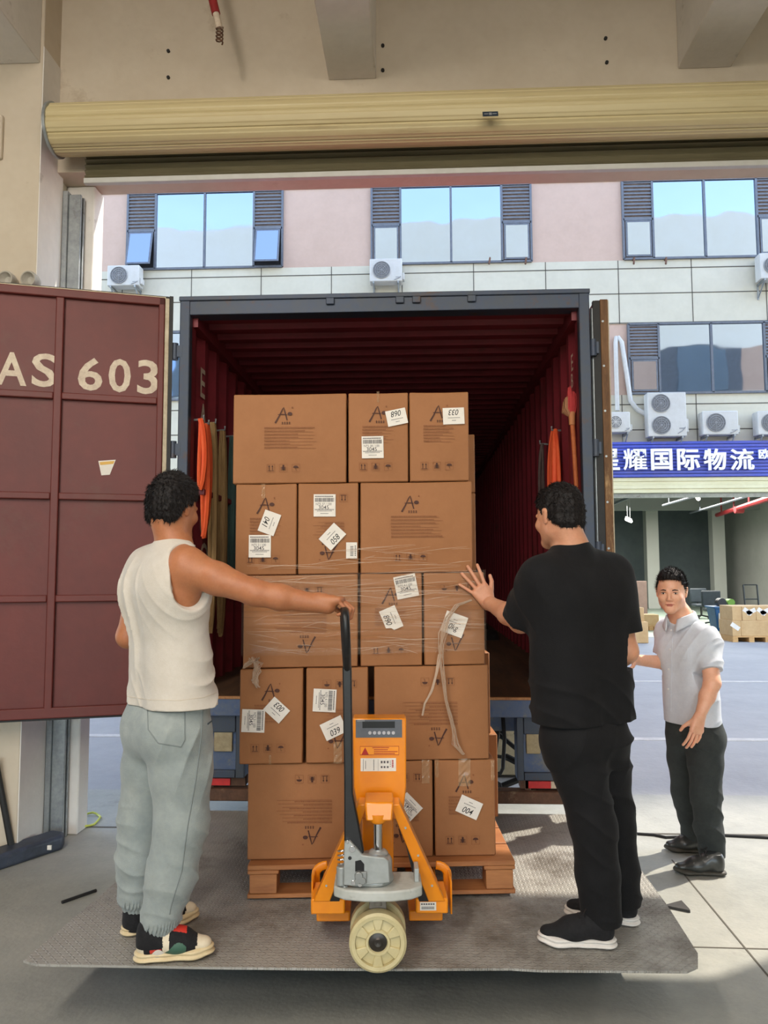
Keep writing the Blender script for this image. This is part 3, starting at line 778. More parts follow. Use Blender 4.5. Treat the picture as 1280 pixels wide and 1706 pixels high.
for ch, xa, xb, ya, yb in (('A', -6, 45, 587, 642), ('S', 53, 95, 589, 645), ('6', 130, 171, 596, 651), ('0', 181, 218, 598, 654), ('3', 229, 264, 600, 657)):
    a_, c_ = doorpt(xa, (ya + yb) / 2), doorpt(xb, (ya + yb) / 2)
    t_, u_ = doorpt((xa + xb) / 2, ya), doorpt((xa + xb) / 2, yb)
    vs, fs = glyphs(ch, 0.018)
    wv = max(v.x for v in vs) - min(v.x for v in vs); hv = max(v.y for v in vs) - min(v.y for v in vs)
    sy = (t_.y - u_.y) / hv; sx = abs(a_.x - c_.x) / wv
    b = MB(DM); b.text(ch, sy, Matrix.Translation(((a_.x + c_.x) / 2, (t_.y + u_.y) / 2, 0.0025)) @ Matrix.Rotation(PI, 4, 'Y'), 0, 0.018, sx / sy)
    b.build('stencil_letter', M['stencil'], dl, recalc=False)
b = MB(DM)
P = [doorpt(*q) for q in ((164, 768), (193, 766), (183, 791), (169, 792))]
b.poly([(p.x, p.y, 0.003) for p in P]); Q = [doorpt(*q) for q in ((166, 770), (191, 768), (189, 773), (167, 775))]
b.poly([(p.x, p.y, 0.004) for p in Q], 1)
tag(b.build('torn_sticker', [M['paper'], mat('sticker_yellow', (222, 176, 84), 0.6)], dl), 'torn white and yellow sticker')
# right door folded back along the side
rdx = CR + 0.022
rd = MB().box(rdx + 0.02, rdx + 0.085, YC + 0.05, YC + 1.2, 0.83, 3.25).build('door', M['door_red'], ct, bevel=0.004)
MB().box(rdx + 0.045, rdx + 0.09, YC + 0.02, YC + 0.05, 0.83, 3.245).build('edge_strip', mat('brown_plywood_edge', (128, 92, 58), 0.7, c2=(96, 66, 42), scale=5, stretch=(3, 3, 0.5), dirt=((182, 148, 104), 6, 0.56, 0.7)), rd, bevel=0.003)
MB().box(rdx + 0.088, rdx + 0.096, YC + 0.025, YC + 0.06, 0.83, 3.24).build('pale_gasket', M['gasket'], rd)
MB().box(rdx + 0.005, rdx + 0.045, YC + 0.03, YC + 0.06, 0.84, 3.24).build('rubber_seal', M['rub'], rd)
for i in range(9):
    p = (rdx + 0.058, YC + 0.018, 0.95 + i * 0.27)
    b = MB(); b.cyl(p, (p[0], p[1] + 0.006, p[2]), 0.007, None, 8); b.build('rivet', M['galv'], rd)
for z in (1.05, 1.75, 2.35, 2.95):
    b = MB(); b.cyl((CR + 0.02, YC + 0.02, z - 0.05), (CR + 0.02, YC + 0.02, z + 0.05), 0.02); b.box(CR - 0.03, rdx + 0.03, YC + 0.012, YC + 0.03, z - 0.035, z + 0.035)
    b.build('hinge', M['frame'], rd)
b = MB(); b.cyl((CR + 0.03, YC + 0.06, 0.9), (CR + 0.03, YC + 0.06, 3.2), 0.016); b.build('lock_bar', M['galv'], rd)

# ---- trailer under the container
tr = thing('container_trailer', 'worn blue container trailer with tail lights and reflector tape', 'trailer', ((CL + CR) / 2, YC, 0))
for x in (-0.65, 0.15): MB().box(x, x + 0.16, YC + 0.35, YC + CLEN, 0.62, CBOT).build('chassis_rail', M['blue'], tr)
MB().box(CL + 0.1, CR - 0.1, YC + 0.3, YC + 0.42, 0.66, CBOT).build('cross_member', M['blue'], tr)
bz0, bz1 = at(880, 1343, YC).z, at(880, 1322, YC).z
MB().box(CL + 0.05, CR - 0.02, YC + 0.03, YC + 0.13, bz0, bz1).build('bumper_beam', M['rust'], tr, bevel=0.008)
def light_bracket(xa, xb, mirror_):
    za, zb = at(900, 1304, YC).z, at(900, 1196, YC).z
    f = MB(); f.box(xa, xb, YC + 0.06, YC + 0.16, za, zb); f = f.build('light_bracket', M['blue'], tr, bevel=0.006)
    w = xb - xa
    def fx(t): return xa + w * (t if not mirror_ else 1 - t)
    def bb(t0, t1, z0, z1, y0=YC + 0.04, y1=YC + 0.06): 
        x0, x1 = sorted((fx(t0), fx(t1))); return MB().box(x0, x1, y0, y1, z0, z1)
    fr = MB()
    for t0, t1, z0, z1 in ((0, 0.12, za, zb), (0.88, 1, za, zb), (0.125, 0.875, zb - 0.1, zb - 0.001), (0.125, 0.875, za + 0.001, za + 0.045)):
        x0, x1 = sorted((fx(t0), fx(t1))); fr.box(x0, x1, YC + 0.035, YC + 0.06, z0, z1)
    fr.build('bracket_frame', M['frame'], f, bevel=0.004)
    z0, z1 = at(900, 1259, YC).z, at(900, 1222, YC).z
    tag(bb(0.17, 0.42, z0, z1).build('tail_light', mat('pale_lens_%d' % mirror_, (176, 160, 124), 0.3, coat=0.5, c2=(150, 134, 100), scale=14), f, bevel=0.004), 'pale yellowed lens')
    tag(bb(0.45, 0.86, z0, z1).build('tail_light', mat('red_lens_%d' % mirror_, (170, 28, 44), 0.25, coat=0.6, c2=(146, 22, 36), scale=14), f, bevel=0.004), 'red lens')
    z0, z1 = at(900, 1318, YC).z, at(900, 1306, YC).z
    MB().box(xa + 0.02, xb, YC + 0.07, YC + 0.15, z0 - 0.005, za).build('lower_lip', M['rust'], f)
    for k in range(4):
        x0, x1 = sorted((fx(0.2 + 0.2 * k), fx(0.4 + 0.2 * k)))
        MB().box(x0, x1, YC + 0.055, YC + 0.071, z0, z1).build('reflector_tape', mat('tape_red_%d%d' % (mirror_, k), (216, 40, 40), 0.4, c2=(190, 36, 36), scale=20) if k % 4 != 2 else mat('tape_pale_%d' % mirror_, (226, 208, 184), 0.5, c2=(198, 176, 148), scale=20), f)
xl_, xr_ = at(863, 1250, YC).x, at(958, 1250, YC).x
light_bracket(xl_, xr_, 0)
light_bracket(at(282, 1250, YC).x, at(405, 1250, YC).x, 1)
for zz in (bz1,):
    for x in (xl_ + 0.05, xr_ - 0.06): MB().box(x, x + 0.03, YC + 0.07, YC + 0.13, bz1, at(900, 1304, YC).z).build('bumper_stay', M['rust'], tr)
for x in (CL + 0.2, -1.0): MB().box(x, x + 0.03, YC + 0.07, YC + 0.13, bz1, at(900, 1304, YC).z).build('bumper_stay', M['rust'], tr)
# hoses and struts seen between the load and the light bracket
hose = lambda pts, r: MB().tube([at(x, y, YC + o) for x, y, o in pts], r, 8).build('air_hose', M['rub'], tr)
hose([(838, 1192, .3), (841, 1230, .28), (838, 1280, .25), (834, 1288, .25), (826, 1290, .25)], 0.012)
hose([(832, 1194, .35), (830, 1225, .33), (825, 1256, .3), (829, 1260, .3), (845, 1262, .3)], 0.011)
hose([(826, 1302, .3), (833, 1306, .28), (836, 1318, .25), (836, 1324, .2)], 0.010)
hose([(846, 1196, .5), (852, 1200, .5), (858, 1192, .5)], 0.008)
hose([(862, 1212, .4), (858, 1222, .4), (862, 1230, .4)], 0.006)
for a_, c_, r in (((832, 1224, .45), (866, 1252, .4), .014), ((840, 1198, .5), (864, 1210, .5), .01), ((842, 1260, .4), (866, 1272, .35), .02), ((820, 1316, .35), (866, 1298, .3), .02)):
    MB().tube([at(a_[0], a_[1], YC + a_[2]), at(c_[0], c_[1], YC + c_[2])], r, 6).build('strut', M['rub'], tr)
pb = at(824, 1240, YC + 0.6)
MB().box(pb.x - 0.2, pb.x + 0.06, YC + 0.6, YC + 0.7, 0.55, CBOT).build('spring_hanger', M['rub'], tr)
g = gr(840, 1296)
MB().box(g.x - 0.5, g.x + 0.35, g.y, g.y + 0.7, 0.02, 0.75).build('tool_box', mat('dusty_beige_steel', (206, 192, 160), 0.7, c2=(184, 168, 136), scale=4, dirt=((130, 116, 96), 5, 0.6, 0.75)), tr, bevel=0.01)
for wx in (CL + 0.35, CR - 0.32):
    for wy in (8.6, 9.9):
        b = MB(); b.lathe([(0.0, -0.14), (0.2, -0.14), (0.28, -0.12), (0.48, -0.15), (0.5, -0.1), (0.5, 0.1), (0.48, 0.15), (0.28, 0.12), (0.2, 0.14), (0, 0.14)], (wx, wy, 0.5), (1, 0, 0), 32)
        b.build('wheel', M['rub'], tr)
for wy in (8.6, 9.9): MB().tube([(CL + 0.3, wy, 0.5), (CR - 0.3, wy, 0.5)], 0.06, 10).build('axle', M['rub'], tr)

# ================================================================ LASHINGS, BROOM inside the container
def wall_y(px, side):
    xw = (IL + 0.03) if side < 0 else (IR - 0.03)
    d = ray(px, 900); return xw, d.y * xw / d.x
def lashing(name, px, y0, y1, wid, m, n, label, side=-1, group='lashings hung on the container walls', cat='strap'):
    xw, Y = wall_y(px, side)
    zt, zb = at(px, y0, Y).z, at(px, y1, Y).z
    o = thing(name, label, cat, (xw, Y, zb), group)
    b = MB()
    for k in range(n):
        t = (k + 0.5) / n - 0.5
        ph = random.uniform(0, 6)
        L0 = zt - random.uniform(0, 0.03); L1 = zb + random.uniform(0, 0.1)
        pts = []
        for q in range(11):
            f = q / 10; bul = math.sin(PI * f) ** 0.6
            pts.append((xw - side * (0.012 + 0.025 * bul * abs(math.sin(k * 1.7))), Y + wid * t * (0.3 + 0.7 * bul) + 0.008 * math.sin(ph + 5 * f), L0 + (L1 - L0) * f))
        b.tube(pts, 0.008 + 0.004 * (k % 2), 6, 0, 1.6)
    b.build('webbing', m, o)
    b = MB(); b.tube([(xw + side * 0.03, Y, zt - 0.01), (xw - side * 0.03, Y, zt - 0.005), (xw - side * 0.03, Y, zt + 0.02)], 0.007, 6); b.build('hook', M['galv'], o)
lashing('lashing_strap', 328, 697, 822, 0.05, M['orange'], 3, 'thin orange strap hung nearest the left door post')
lashing('lashing_strap', 337, 705, 898, 0.13, M['orange'], 7, 'thick orange strap bundle hung over the white letters on the left wall')
lashing('lashing_strap', 349, 703, 1058, 0.09, M['tanrope'], 6, 'long brown webbing bundle beside the orange straps')
lashing('lashing_strap', 365, 715, 1062, 0.14, M['tanrope'], 8, 'long tan webbing bundle between the brown one and the green one')
lashing('lashing_strap', 381, 725, 1000, 0.14, M['greenrope'], 6, 'dark green webbing bundle nearest the carton stack')
lashing('rope_coil', 931, 715, 905, 0.3, M['orange'], 9, 'orange rope coil hung on the right container wall', 1, cat='rope')
lashing('lashing_strap', 910, 738, 900, 0.06, mat('grey_webbing', (92, 74, 70), 0.8, c2=(76, 60, 58), scale=20), 3, 'grey brown strap beside the orange rope coil on the right wall', 1)
xw, Ya = wall_y(322, -1); _, Yb_ = wall_y(388, -1)
lz = at(350, 826, 4.9).z
tag(MB().box(IL, IL + 0.06, 4.66, Yb_, lz - 0.018, lz + 0.018).build('lashing_rail', M['cont'], bevel=0.004), 'red lashing bar across the hanging straps on the left wall', 'rail')
xw, Y = wall_y(953, 1)
Y -= 0.02
p0, p1, p2 = at(951, 648, Y), at(953, 692, Y), at(966, 940, Y)
br = thing('broom', 'broom with red head up and orange stick leaning on the right container wall', 'broom', (p2.x, p2.y, p2.z))
b = MB(); b.tube([p1, p1.lerp(p2, 0.5) + Vector((0.006, 0, 0)), p2], 0.014, 10); b.build('stick', mat('orange_stick', (208, 116, 62), 0.6, c2=(186, 96, 50), scale=10), br)
b = MB()
for k in range(90):
    a = random.uniform(-1, 1); w = random.uniform(-0.6, 0.6)
    top = p0 + Vector((a * 0.038 - 0.008, w * 0.05, random.uniform(-0.03, 0.012) - 0.05 * a * a + (-0.045 if a < -0.3 else 0)))
    b.tube([p1 + Vector((a * 0.012, w * 0.012, -0.01)), p1.lerp(top, 0.5) + Vector((a * 0.024 - 0.006, w * 0.02, 0)), top], [0.004, 0.006, 0.003], 4, 1 if a < -0.45 else 0)
b.build('bristles', [mat('red_bristle', (196, 56, 56), 0.7, c2=(176, 44, 46), scale=20), mat('tan_bristle', (168, 120, 84), 0.8, c2=(150, 104, 72), scale=20)], br)
b = MB(); b.cyl(p1 - Vector((0, 0, 0.06)), p1 + Vector((0, 0, 0.02)), 0.018, 0.022, 12); b.build('ferrule', mat('tan_tape', (196, 128, 82), 0.7), br)

# ================================================================ LIFT PLATFORM
lp = thing('lift_platform', 'low lift platform with diamond plate steel deck', 'lift platform', (-0.2, 3.6, 0))
outline = [gr(39, 1600, PZ), gr(60, 1606, PZ), gr(350, 1611, PZ), gr(640, 1614, PZ), gr(850, 1613, PZ), gr(900, 1616, PZ), gr(1145, 1618, PZ), gr(1163, 1610, PZ), gr(1163, 1588, PZ)]
fr_ = [Vector((1.0, 3.3, PZ)), Vector((1.0, 4.47, PZ)), Vector((-1.3, 4.47, PZ)), Vector((-1.33, 3.6, PZ))]
poly = [(p.x, p.y) for p in outline + fr_]
b = MB(); b.prism(poly, PZ - 0.008, PZ); b.build('deck', M['plate'], lp, smooth=0)
b = MB(); b.box(-1.05, 0.75, 3.35, 4.38, 0.0, PZ - 0.008)
b.build('base_frame', mat('lift_base_steel', (48, 46, 44), 0.7, c2=(60, 56, 52), scale=5), lp)
b = MB()
for x0, x1, y0, y1 in ((-1.2, 0.9, 2.98, 3.02), (-1.25, -1.2, 2.98, 4.4), (0.9, 0.95, 2.98, 4.4)): b.box(x0, x1, y0, y1, PZ - 0.07, PZ - 0.008)
b.build('edge_stiffener', mat('lift_edge_steel', (70, 66, 60), 0.6, 0.3, c2=(84, 76, 66), scale=6), lp)
# ================================================================ PALLET AND CARTON STACK
SA = math.radians(3.2)                  # the load stands turned a little
SU = Vector((math.cos(SA), math.sin(SA), 0)); SN = Vector((math.sin(SA), -math.cos(SA), 0))
S0 = Vector((-0.22, 3.36, PZ))
TILT = 0.012
SM = Matrix(((SU.x, -SN.x, 0, S0.x), (SU.y, -SN.y, 0, S0.y), (TILT, 0, 1, S0.z), (0, 0, 0, 1)))   # u to the right, v into the depth, z up
def su(px, py, v=0.0):
    d = ray(px, py); o = SM @ Vector((0, v, 0)); n = SM.to_3x3() @ Vector((0, 1, 0)); n = Vector((SN.x, SN.y, 0))
    p = CAM + d * ((o - CAM).dot(n) / d.dot(n))
    q = SM.inverted() @ p
    return q.x, q.z
PH = 0.145                              # deck height of the pallet
pl = thing('wooden_pallet', 'orange-brown plywood pallet carrying the carton stack', 'pallet', S0)
ua, ub = su(412, 1480, -0.06)[0], su(859, 1465, -0.06)[0]
P0 = 0.012
dv0, dv1 = -0.06, 1.0
def pb(name, u0, u1, v0, v1, z0, z1): return MB(SM).box(u0, u1, v0, v1, z0, z1).build(name, M['wood'], pl, bevel=0.003, seg=1)
for k in range(5):
    v = dv0 + (dv1 - dv0 - 0.2) * k / 4
    pb('deck_board', ua, ub, v, v + (0.2 if k < 4 else 0.2), PH - 0.02, PH)
for k in range(3):
    u = ua + (ub - ua - 0.13) * k / 2
    pb('stringer_board', u, u + 0.13, dv0, dv1, PH - 0.036, PH - 0.0205)
    for v in (dv0, 0.42, dv1 - 0.12):
        pb('block', u + 0.008, u + 0.122, v + 0.004, v + 0.116, P0 + 0.018, PH - 0.0365)
for v in (dv0, dv1 - 0.12): pb('bottom_board', ua, ub, v, v + 0.12, P0, P0 + 0.0175)

def face(M0, w, h, kind, rot=0):
    """printed front of a carton, local x right, y up; origin at the centre"""
    b = MB(M0 @ Matrix.Rotation(rot, 4, 'Z'))
    small = w < 0.4
    lx, ly = (-0.005 if small else -0.03), h * 0.26
    def stroke(p, wd, mi=0):
        for (xa, ya), (xb, yb), wa, wb in zip(p[:-1], p[1:], wd[:-1], wd[1:]):
            d = Vector((xb - xa, yb - ya, 0)).normalized(); n = Vector((-d.y, d.x, 0))
            A, B_ = Vector((xa, ya, 0)), Vector((xb, yb, 0))
            b.poly([A - n * wa, B_ - n * wb, B_ + n * wb, A + n * wa], mi)
    # brush letter, leaf dot, caption
    stroke([(lx - 0.034, ly - 0.036), (lx - 0.018, ly - 0.008), (lx - 0.002, ly + 0.026), (lx + 0.004, ly + 0.034)], [0.004, 0.003, 0.0022, 0.001])
    stroke([(lx + 0.004, ly + 0.034), (lx + 0.010, ly + 0.010), (lx + 0.019, ly - 0.024)], [0.0012, 0.003, 0.0026])
    stroke([(lx - 0.022, ly + 0.002), (lx + 0.0, ly + 0.003), (lx + 0.018, ly + 0.001)], [0.0012, 0.002, 0.0012])
    b.poly([(lx + 0.031 + 0.011 * math.cos(t * PI / 8), ly + 0.004 + 0.0075 * math.sin(t * PI / 8) * (1.2 if t < 8 else 0.9), 0) for t in range(16)])
    b.poly([(lx + 0.042 + 0.004 * math.cos(t * PI / 4), ly + 0.034 + 0.0035 * math.sin(t * PI / 4), 0) for t in range(8)], 1)
    for k in range(4): 
        x = lx - 0.006 + 0.0105 * k
        stroke([(x, ly - 0.034), (x + 0.008, ly - 0.034)], [0.001] * 2); stroke([(x + 0.004, ly - 0.042), (x + 0.004, ly - 0.030)], [0.0009] * 2); stroke([(x, ly - 0.040), (x + 0.008, ly - 0.040)], [0.0009] * 2)
    # ruled lines of fine print
    x0 = lx - (0.065 if small else 0.082); x1 = lx + (0.075 if small else 0.155)
    y = ly - 0.062
    rnd = random.Random(int(w * 1000))
    for k in range(6 if small else 7):
        stroke([(x0, y), (x1 - rnd.uniform(0, 0.03), y)], [0.0007] * 2, 1)
        x = x0
        e = x0 + (x1 - x0) * rnd.uniform(0.45, 0.95)
        while x < e:
            g = rnd.uniform(0.002, 0.005)
            b.rect(x, x + g, y + 0.003, y + 0.008, 0, 1); x += g + 0.0018
        y -= 0.0135 if small else 0.0145
    # handling marks
    yb = -h / 2 + 0.067; s = 0.017
    for k in range(3):
        cx = lx - 0.063 + 0.055 * k + (0.01 if not small else 0)
        for (xa, ya), (xb, yb2) in (((-s, -s), (s, -s)), ((s, -s), (s, s)), ((s, s), (-s, s)), ((-s, s), (-s, -s))):
            stroke([(cx + xa, yb + ya), (cx + xb, yb + yb2)], [0.0006] * 2, 1)
        if k == 0:
            for dx in (-0.007, 0.007):
                stroke([(cx + dx, yb - 0.010), (cx + dx, yb + 0.008)], [0.0012] * 2)
                b.poly([(cx + dx - 0.004, yb + 0.005, 0), (cx + dx + 0.004, yb + 0.005, 0), (cx + dx, yb + 0.013, 0)])
            stroke([(cx - 0.013, yb - 0.012), (cx + 0.013, yb - 0.012)], [0.0011] * 2)
        elif k == 1:
            b.poly([(cx + 0.006 * math.cos(t * PI / 5), yb - 0.001 + 0.010 * math.sin(t * PI / 5), 0) for t in range(10)])
            b.poly([(cx + 0.0045 * math.cos(t * PI / 4), yb + 0.010 + 0.004 * math.sin(t * PI / 4), 0) for t in range(8)])
            for yy in (-0.007, -0.001, 0.005):
                stroke([(cx - 0.012, yb + yy - 0.003), (cx, yb + yy), (cx + 0.012, yb + yy - 0.003)], [0.0009] * 3)
        else:
            b.poly([(cx + 0.012 * math.cos(t * PI / 10), yb + 0.001 + 0.009 * math.sin(t * PI / 10), 0) for t in range(11)])
            stroke([(cx, yb + 0.001), (cx, yb - 0.009), (cx + 0.004, yb - 0.011)], [0.0008] * 3)
    return b
def carton_box(u0, u1, z0, z1, v0, v1, label, up=True, dv=0.0, wob=0.004, front=True, group='printed cartons stacked on the pallet'):
    v0 += dv; v1 += dv
    rnd = random.Random(int(u0 * 991 + z0 * 77))
    b = MB(SM)
    nb = 6
    g = 0.002
    u0 += g; u1 -= g; z1 -= g
    # front as a slightly bulged grid so that the cartons do not look machined
    vs = []; fs = []
    nu, nz = 8, 6
    for j in range(nz + 1):
        for i in range(nu + 1):
            s_, t_ = i / nu, j / nz
            bulge = 0.006 * math.sin(PI * s_) * math.sin(PI * t_)
            vs.append((u0 + (u1 - u0) * s_, v0 - bulge, z0 + (z1 - z0) * t_ + wob * math.sin(PI * s_) * (t_ ** 3) * -0.6))
    for j in range(nz):
        for i in range(nu): fs.append((j * (nu + 1) + i, j * (nu + 1) + i + 1, (j + 1) * (nu + 1) + i + 1, (j + 1) * (nu + 1) + i))
    back = len(vs)
    vs += [(u0, v1, z0), (u1, v1, z0), (u1, v1, z1), (u0, v1, z1)]
    bl = [i for i in range(nu + 1)]; tl = [nz * (nu + 1) + i for i in range(nu + 1)]
    lf = [j * (nu + 1) for j in range(nz + 1)]; rt = [j * (nu + 1) + nu for j in range(nz + 1)]
    fs += [bl[::-1] + [back, back + 1], tl + [back + 2, back + 3], lf + [back + 3, back], rt[::-1] + [back + 1, back + 2], (back + 1, back, back + 3, back + 2)]
    b.add(vs, fs, 0)
    o = b.build('cardboard_carton', [M['card']], smooth=20, bevel=0.004, seg=1)
    tag(o, label, 'box', group)
    c = SM @ Vector(((u0 + u1) / 2, v0 - 0.0075, (z0 + z1) / 2))
    F0 = onface(c, SA, TILT * 0.5)
    if front:
        face(F0, u1 - u0, z1 - z0, 0, 0 if up else PI).build('printed_marks', [M['ink'], M['faint']], o, smooth=0, recalc=False)
    return o, c, v0
def on_carton(px, py, c, off=0.0015):
    n = Vector((SN.x, SN.y, 0)); d = ray(px, py)
    p = CAM + d * ((c + n * off - CAM).dot(n) / d.dot(n))
    return p
def barcode_label(o, c, px, py, rot=0, num='3045', code='NTS 31 / 100', name='shipping_label', w=0.096, h=0.098):
    p = on_carton(px, py, c, 0.0022)
    F0 = onface(p, SA, math.radians(rot))
    b = MB(F0); b.rect(-w / 2, w / 2, -h / 2, h / 2, 0, 0)
    b.rect(-w * .5 + .004, w * .5 - .006, -h * .17, -h * .162, 0.0006, 2)
    x = -w / 2 + 0.006; rnd = random.Random(int(px))
    while x < w / 2 - 0.008:
        g = rnd.choice((0.0011, 0.0018, 0.0027)); b.rect(x, x + g, h * 0.16, h * 0.34, 0.0006, 2); x += g + rnd.choice((0.001, 0.0016))
    x = -w / 2 + 0.006
    while x < w / 2 - 0.012: b.rect(x, x + 0.0045, h * 0.38, h * 0.43, 0.0006, 2); x += 0.0062
    b.text(code, 0.015, Matrix.Translation((-0.004, h * 0.06, 0.0006)), 2, 0.0, 0.85)
    b.text(num, 0.024, Matrix.Translation((-0.004, -h * 0.09, 0.0006)), 2, 0.005)
    for yy, n in ((-0.2, 14), (-0.25, 11), (-0.36, 6)):
        x = -0.003 * n
        for k in range(n): b.rect(x, x + 0.0045, h * yy - 0.0012, h * yy + 0.0012, 0.0006, 2); x += 0.006
    return b.build(name, [M['paper'], M['pen'], M['pin']], o, smooth=0, recalc=False)
def hand_label(o, c, px, py, rot, num, w=0.098, h=0.074, cut=False, flipnum=False):
    p = on_carton(px, py, c, 0.0032)
    b = MB(onface(p, SA, math.radians(rot)))
    if cut: b.poly([(-w / 2, -h / 2, 0), (w / 2 - 0.02, -h / 2, 0), (w / 2 - 0.012, -h / 2 + 0.022, 0), (w / 2, -h / 2 + 0.03, 0), (w / 2, h / 2, 0), (-w / 2, h / 2, 0)])
    else: b.rect(-w / 2, w / 2, -h / 2, h / 2)
    b.text(num, 0.036, Matrix.Translation((0, -0.016, 0.0006)) @ Matrix(((1, 0.22, 0, 0), (0, 1, 0, 0), (0, 0, 1, 0), (0, 0, 0, 1))), 1, 0.004, 0.85)
    for yy, n in ((0.008, 9), (0.02, 3)):
        x = -0.003 * n
        for k in range(n): b.rect(x, x + 0.0046, yy - 0.0013, yy + 0.0013, 0.0006, 2); x += 0.006
    return b.build('weight_label', [M['paper'], M['pen'], M['pin']], o, smooth=0, recalc=False)
zr = [PH + 0.002 + 0.401 * k for k in range(6)]
def row(k, px0, px1, py, **kw):
    u0, u1 = su(px0, py, kw.get('dv', 0))[0], su(px1, py, kw.get('dv', 0))[0]
    return u0, u1, zr[k], zr[k + 1]
A, cA, _ = carton_box(*row(4, 388, 578, 730), 0, 0.27, 'wide carton without labels at the left of the top row')
B, cB, _ = carton_box(*row(4, 580, 681, 727), 0, 0.5, 'carton with barcode label and tilted label 890 in the top row')
Cc, cC, _ = carton_box(*row(4, 682, 782, 725), 0, 0.5, 'carton with label 033 at the right of the top row')
D_, cD, _ = carton_box(*row(3, 392, 495, 880), 0, 0.5, 'carton with label 041 at the left of the second row from the top')
E_, cE, _ = carton_box(*row(3, 496, 598, 876), 0, 0.5, 'upside-down carton with label 058 in the middle of the second row', up=False)
F_, cF, _ = carton_box(*row(3, 600, 788, 870), 0.004, 0.27, 'wide carton without labels at the right of the second row')
G_, cG, _ = carton_box(*row(2, 405, 597, 1030), 0, 0.27, 'wide upside-down carton behind the gripping hand, third row', up=False)
H_, cH, _ = carton_box(*row(2, 600, 704, 1028), 0, 0.5, 'carton with label 068 in the film-wrapped third row')
I_, cI, _ = carton_box(*row(2, 706, 808, 1025), 0, 0.5, 'upside-down carton touched by the man in black, third row right', up=False)
J_, cJ, _ = carton_box(*row(1, 400, 506, 1194), 0, 0.5, 'carton with label 003 at the left of the fourth row', dv=-0.02)
K_, cK, _ = carton_box(*row(1, 510, 614, 1190), 0, 0.5, 'upside-down carton with label 039 beside the black handle, fourth row', up=False, dv=-0.02)
L_, cL, _ = carton_box(*row(1, 623, 815, 1186), 0, 0.27, 'wide upside-down carton behind the orange scale column', up=False)
M_, cM, _ = carton_box(*row(0, 412, 607, 1357), 0, 0.27, 'wide upside-down carton at the left of the bottom row', up=False)
N_, cN, _ = carton_box(*row(0, 618, 722, 1345), 0, 0.5, 'upside-down carton behind the orange frame in the bottom row', up=False)
O_, cO, _ = carton_box(*row(0, 724, 826, 1341), 0, 0.5, 'carton with label 004 at the right of the bottom row')
# back cartons whose side shows past the right edge of the stack
for k, (pa, pb_, nm) in enumerate(((735, 826, 'bottom'), (722, 815, 'fourth'), (712, 806, 'third'), (700, 795, 'second'), (700, 795, 'top'))):
    v = 0.51
    u0, u1 = su(pa, 1000, v)[0], su(pb_, 1000, v)[0]
    if k in (1, 3): pass
    z0, z1 = zr[k], zr[k + 1] - (0.1 if k == 4 else 0)
    carton_box(u0, u1, z0, z1, v, 0.98, 'plain carton at the back of the %s row, showing past the right edge' % nm, front=False)
barcode_label(B, cB, 621, 745, 1, code='NTS 38 / 100'); hand_label(B, cB, 661, 695, 192, '068', 0.09, 0.07)
hand_label(Cc, cC, 756, 693, 182, '033', 0.095, 0.074)
barcode_label(D_, cD, 433, 910, 0, code='NTS 2 / 100'); hand_label(D_, cD, 449, 871, -110, '041')
barcode_label(E_, cE, 541, 842, 0, code='NTS 37 / 100'); hand_label(E_, cE, 554, 894, 47, '058')
b = MB(onface(on_carton(586, 917, cE, 0.002), SA)); b.rect(-0.024, 0.024, -0.035, 0.035)
for k in range(7): b.rect(-0.006 + 0.0, 0.008, -0.024 + k * 0.0065, -0.021 + k * 0.0065, 0.0006, 2)
for k in range(6): b.rect(0.014, 0.018, -0.024 + k * 0.008, -0.019 + k * 0.008, 0.0006, 1)
b.build('small_label', [M['paper'], M['pen'], M['pin']], E_, smooth=0, recalc=False)
barcode_label(H_, cH, 677, 977, 11, code='NTS 4 / 100'); hand_label(H_, cH, 652, 1031, -67, '890', cut=True)
hand_label(I_, cI, 757, 1040, -20, '0kg', 0.098, 0.092)
barcode_label(J_, cJ, 422, 1201, -92, code='NTS 3 / 100'); hand_label(J_, cJ, 461, 1183, 138, '003', 0.09, 0.072)
barcode_label(K_, cK, 541, 1167, -93, code='NTS 4 / 100'); hand_label(K_, cK, 556, 1213, 25, '039')
hand_label(O_, cO, 782, 1345, -24, '004')
barcode_label(N_, cN, 678, 1347, 135, code='NTS 5 / 100')
# crinkled tape on the lower cartons
def tape(o, c, x0, x1, y0, y1, name='packing_tape'):
    pts = [on_carton(x, y, c, 0.0026) for x, y in ((x0, y1), (x1, y1), (x1, y0), (x0, y0))]
    b = MB(); n = 8
    n_ = Vector((SN.x, SN.y, 0))
    for j in range(n):
        for i in range(4):
            q = []
            for a_, c_ in ((i, j), (i + 1, j), (i + 1, j + 1), (i, j + 1)):
                s_, t_ = a_ / 4, c_ / n
                q.append(pts[0].lerp(pts[1], s_).lerp(pts[3].lerp(pts[2], s_), t_) + n_ * (0.003 * math.sin(a_ * 2.1 + c_ * 3.7 + x0)))
            b.poly(q)
    b.build(name, M['tape'], o, smooth=0, recalc=False)
tape(N_, cN, 703, 716, 1266, 1305); tape(O_, cO, 764, 784, 1264, 1310); tape(O_, cO, 725, 731, 1265, 1295); tape(O_, cO, 818, 824, 1266, 1300)
tape(D_, cD, 436, 442, 806, 830); tape(B, cB, 628, 632, 652, 670); tape(K_, cK, 556, 570, 1236, 1272)
tape(J_, cJ, 448, 452, 1258, 1274)
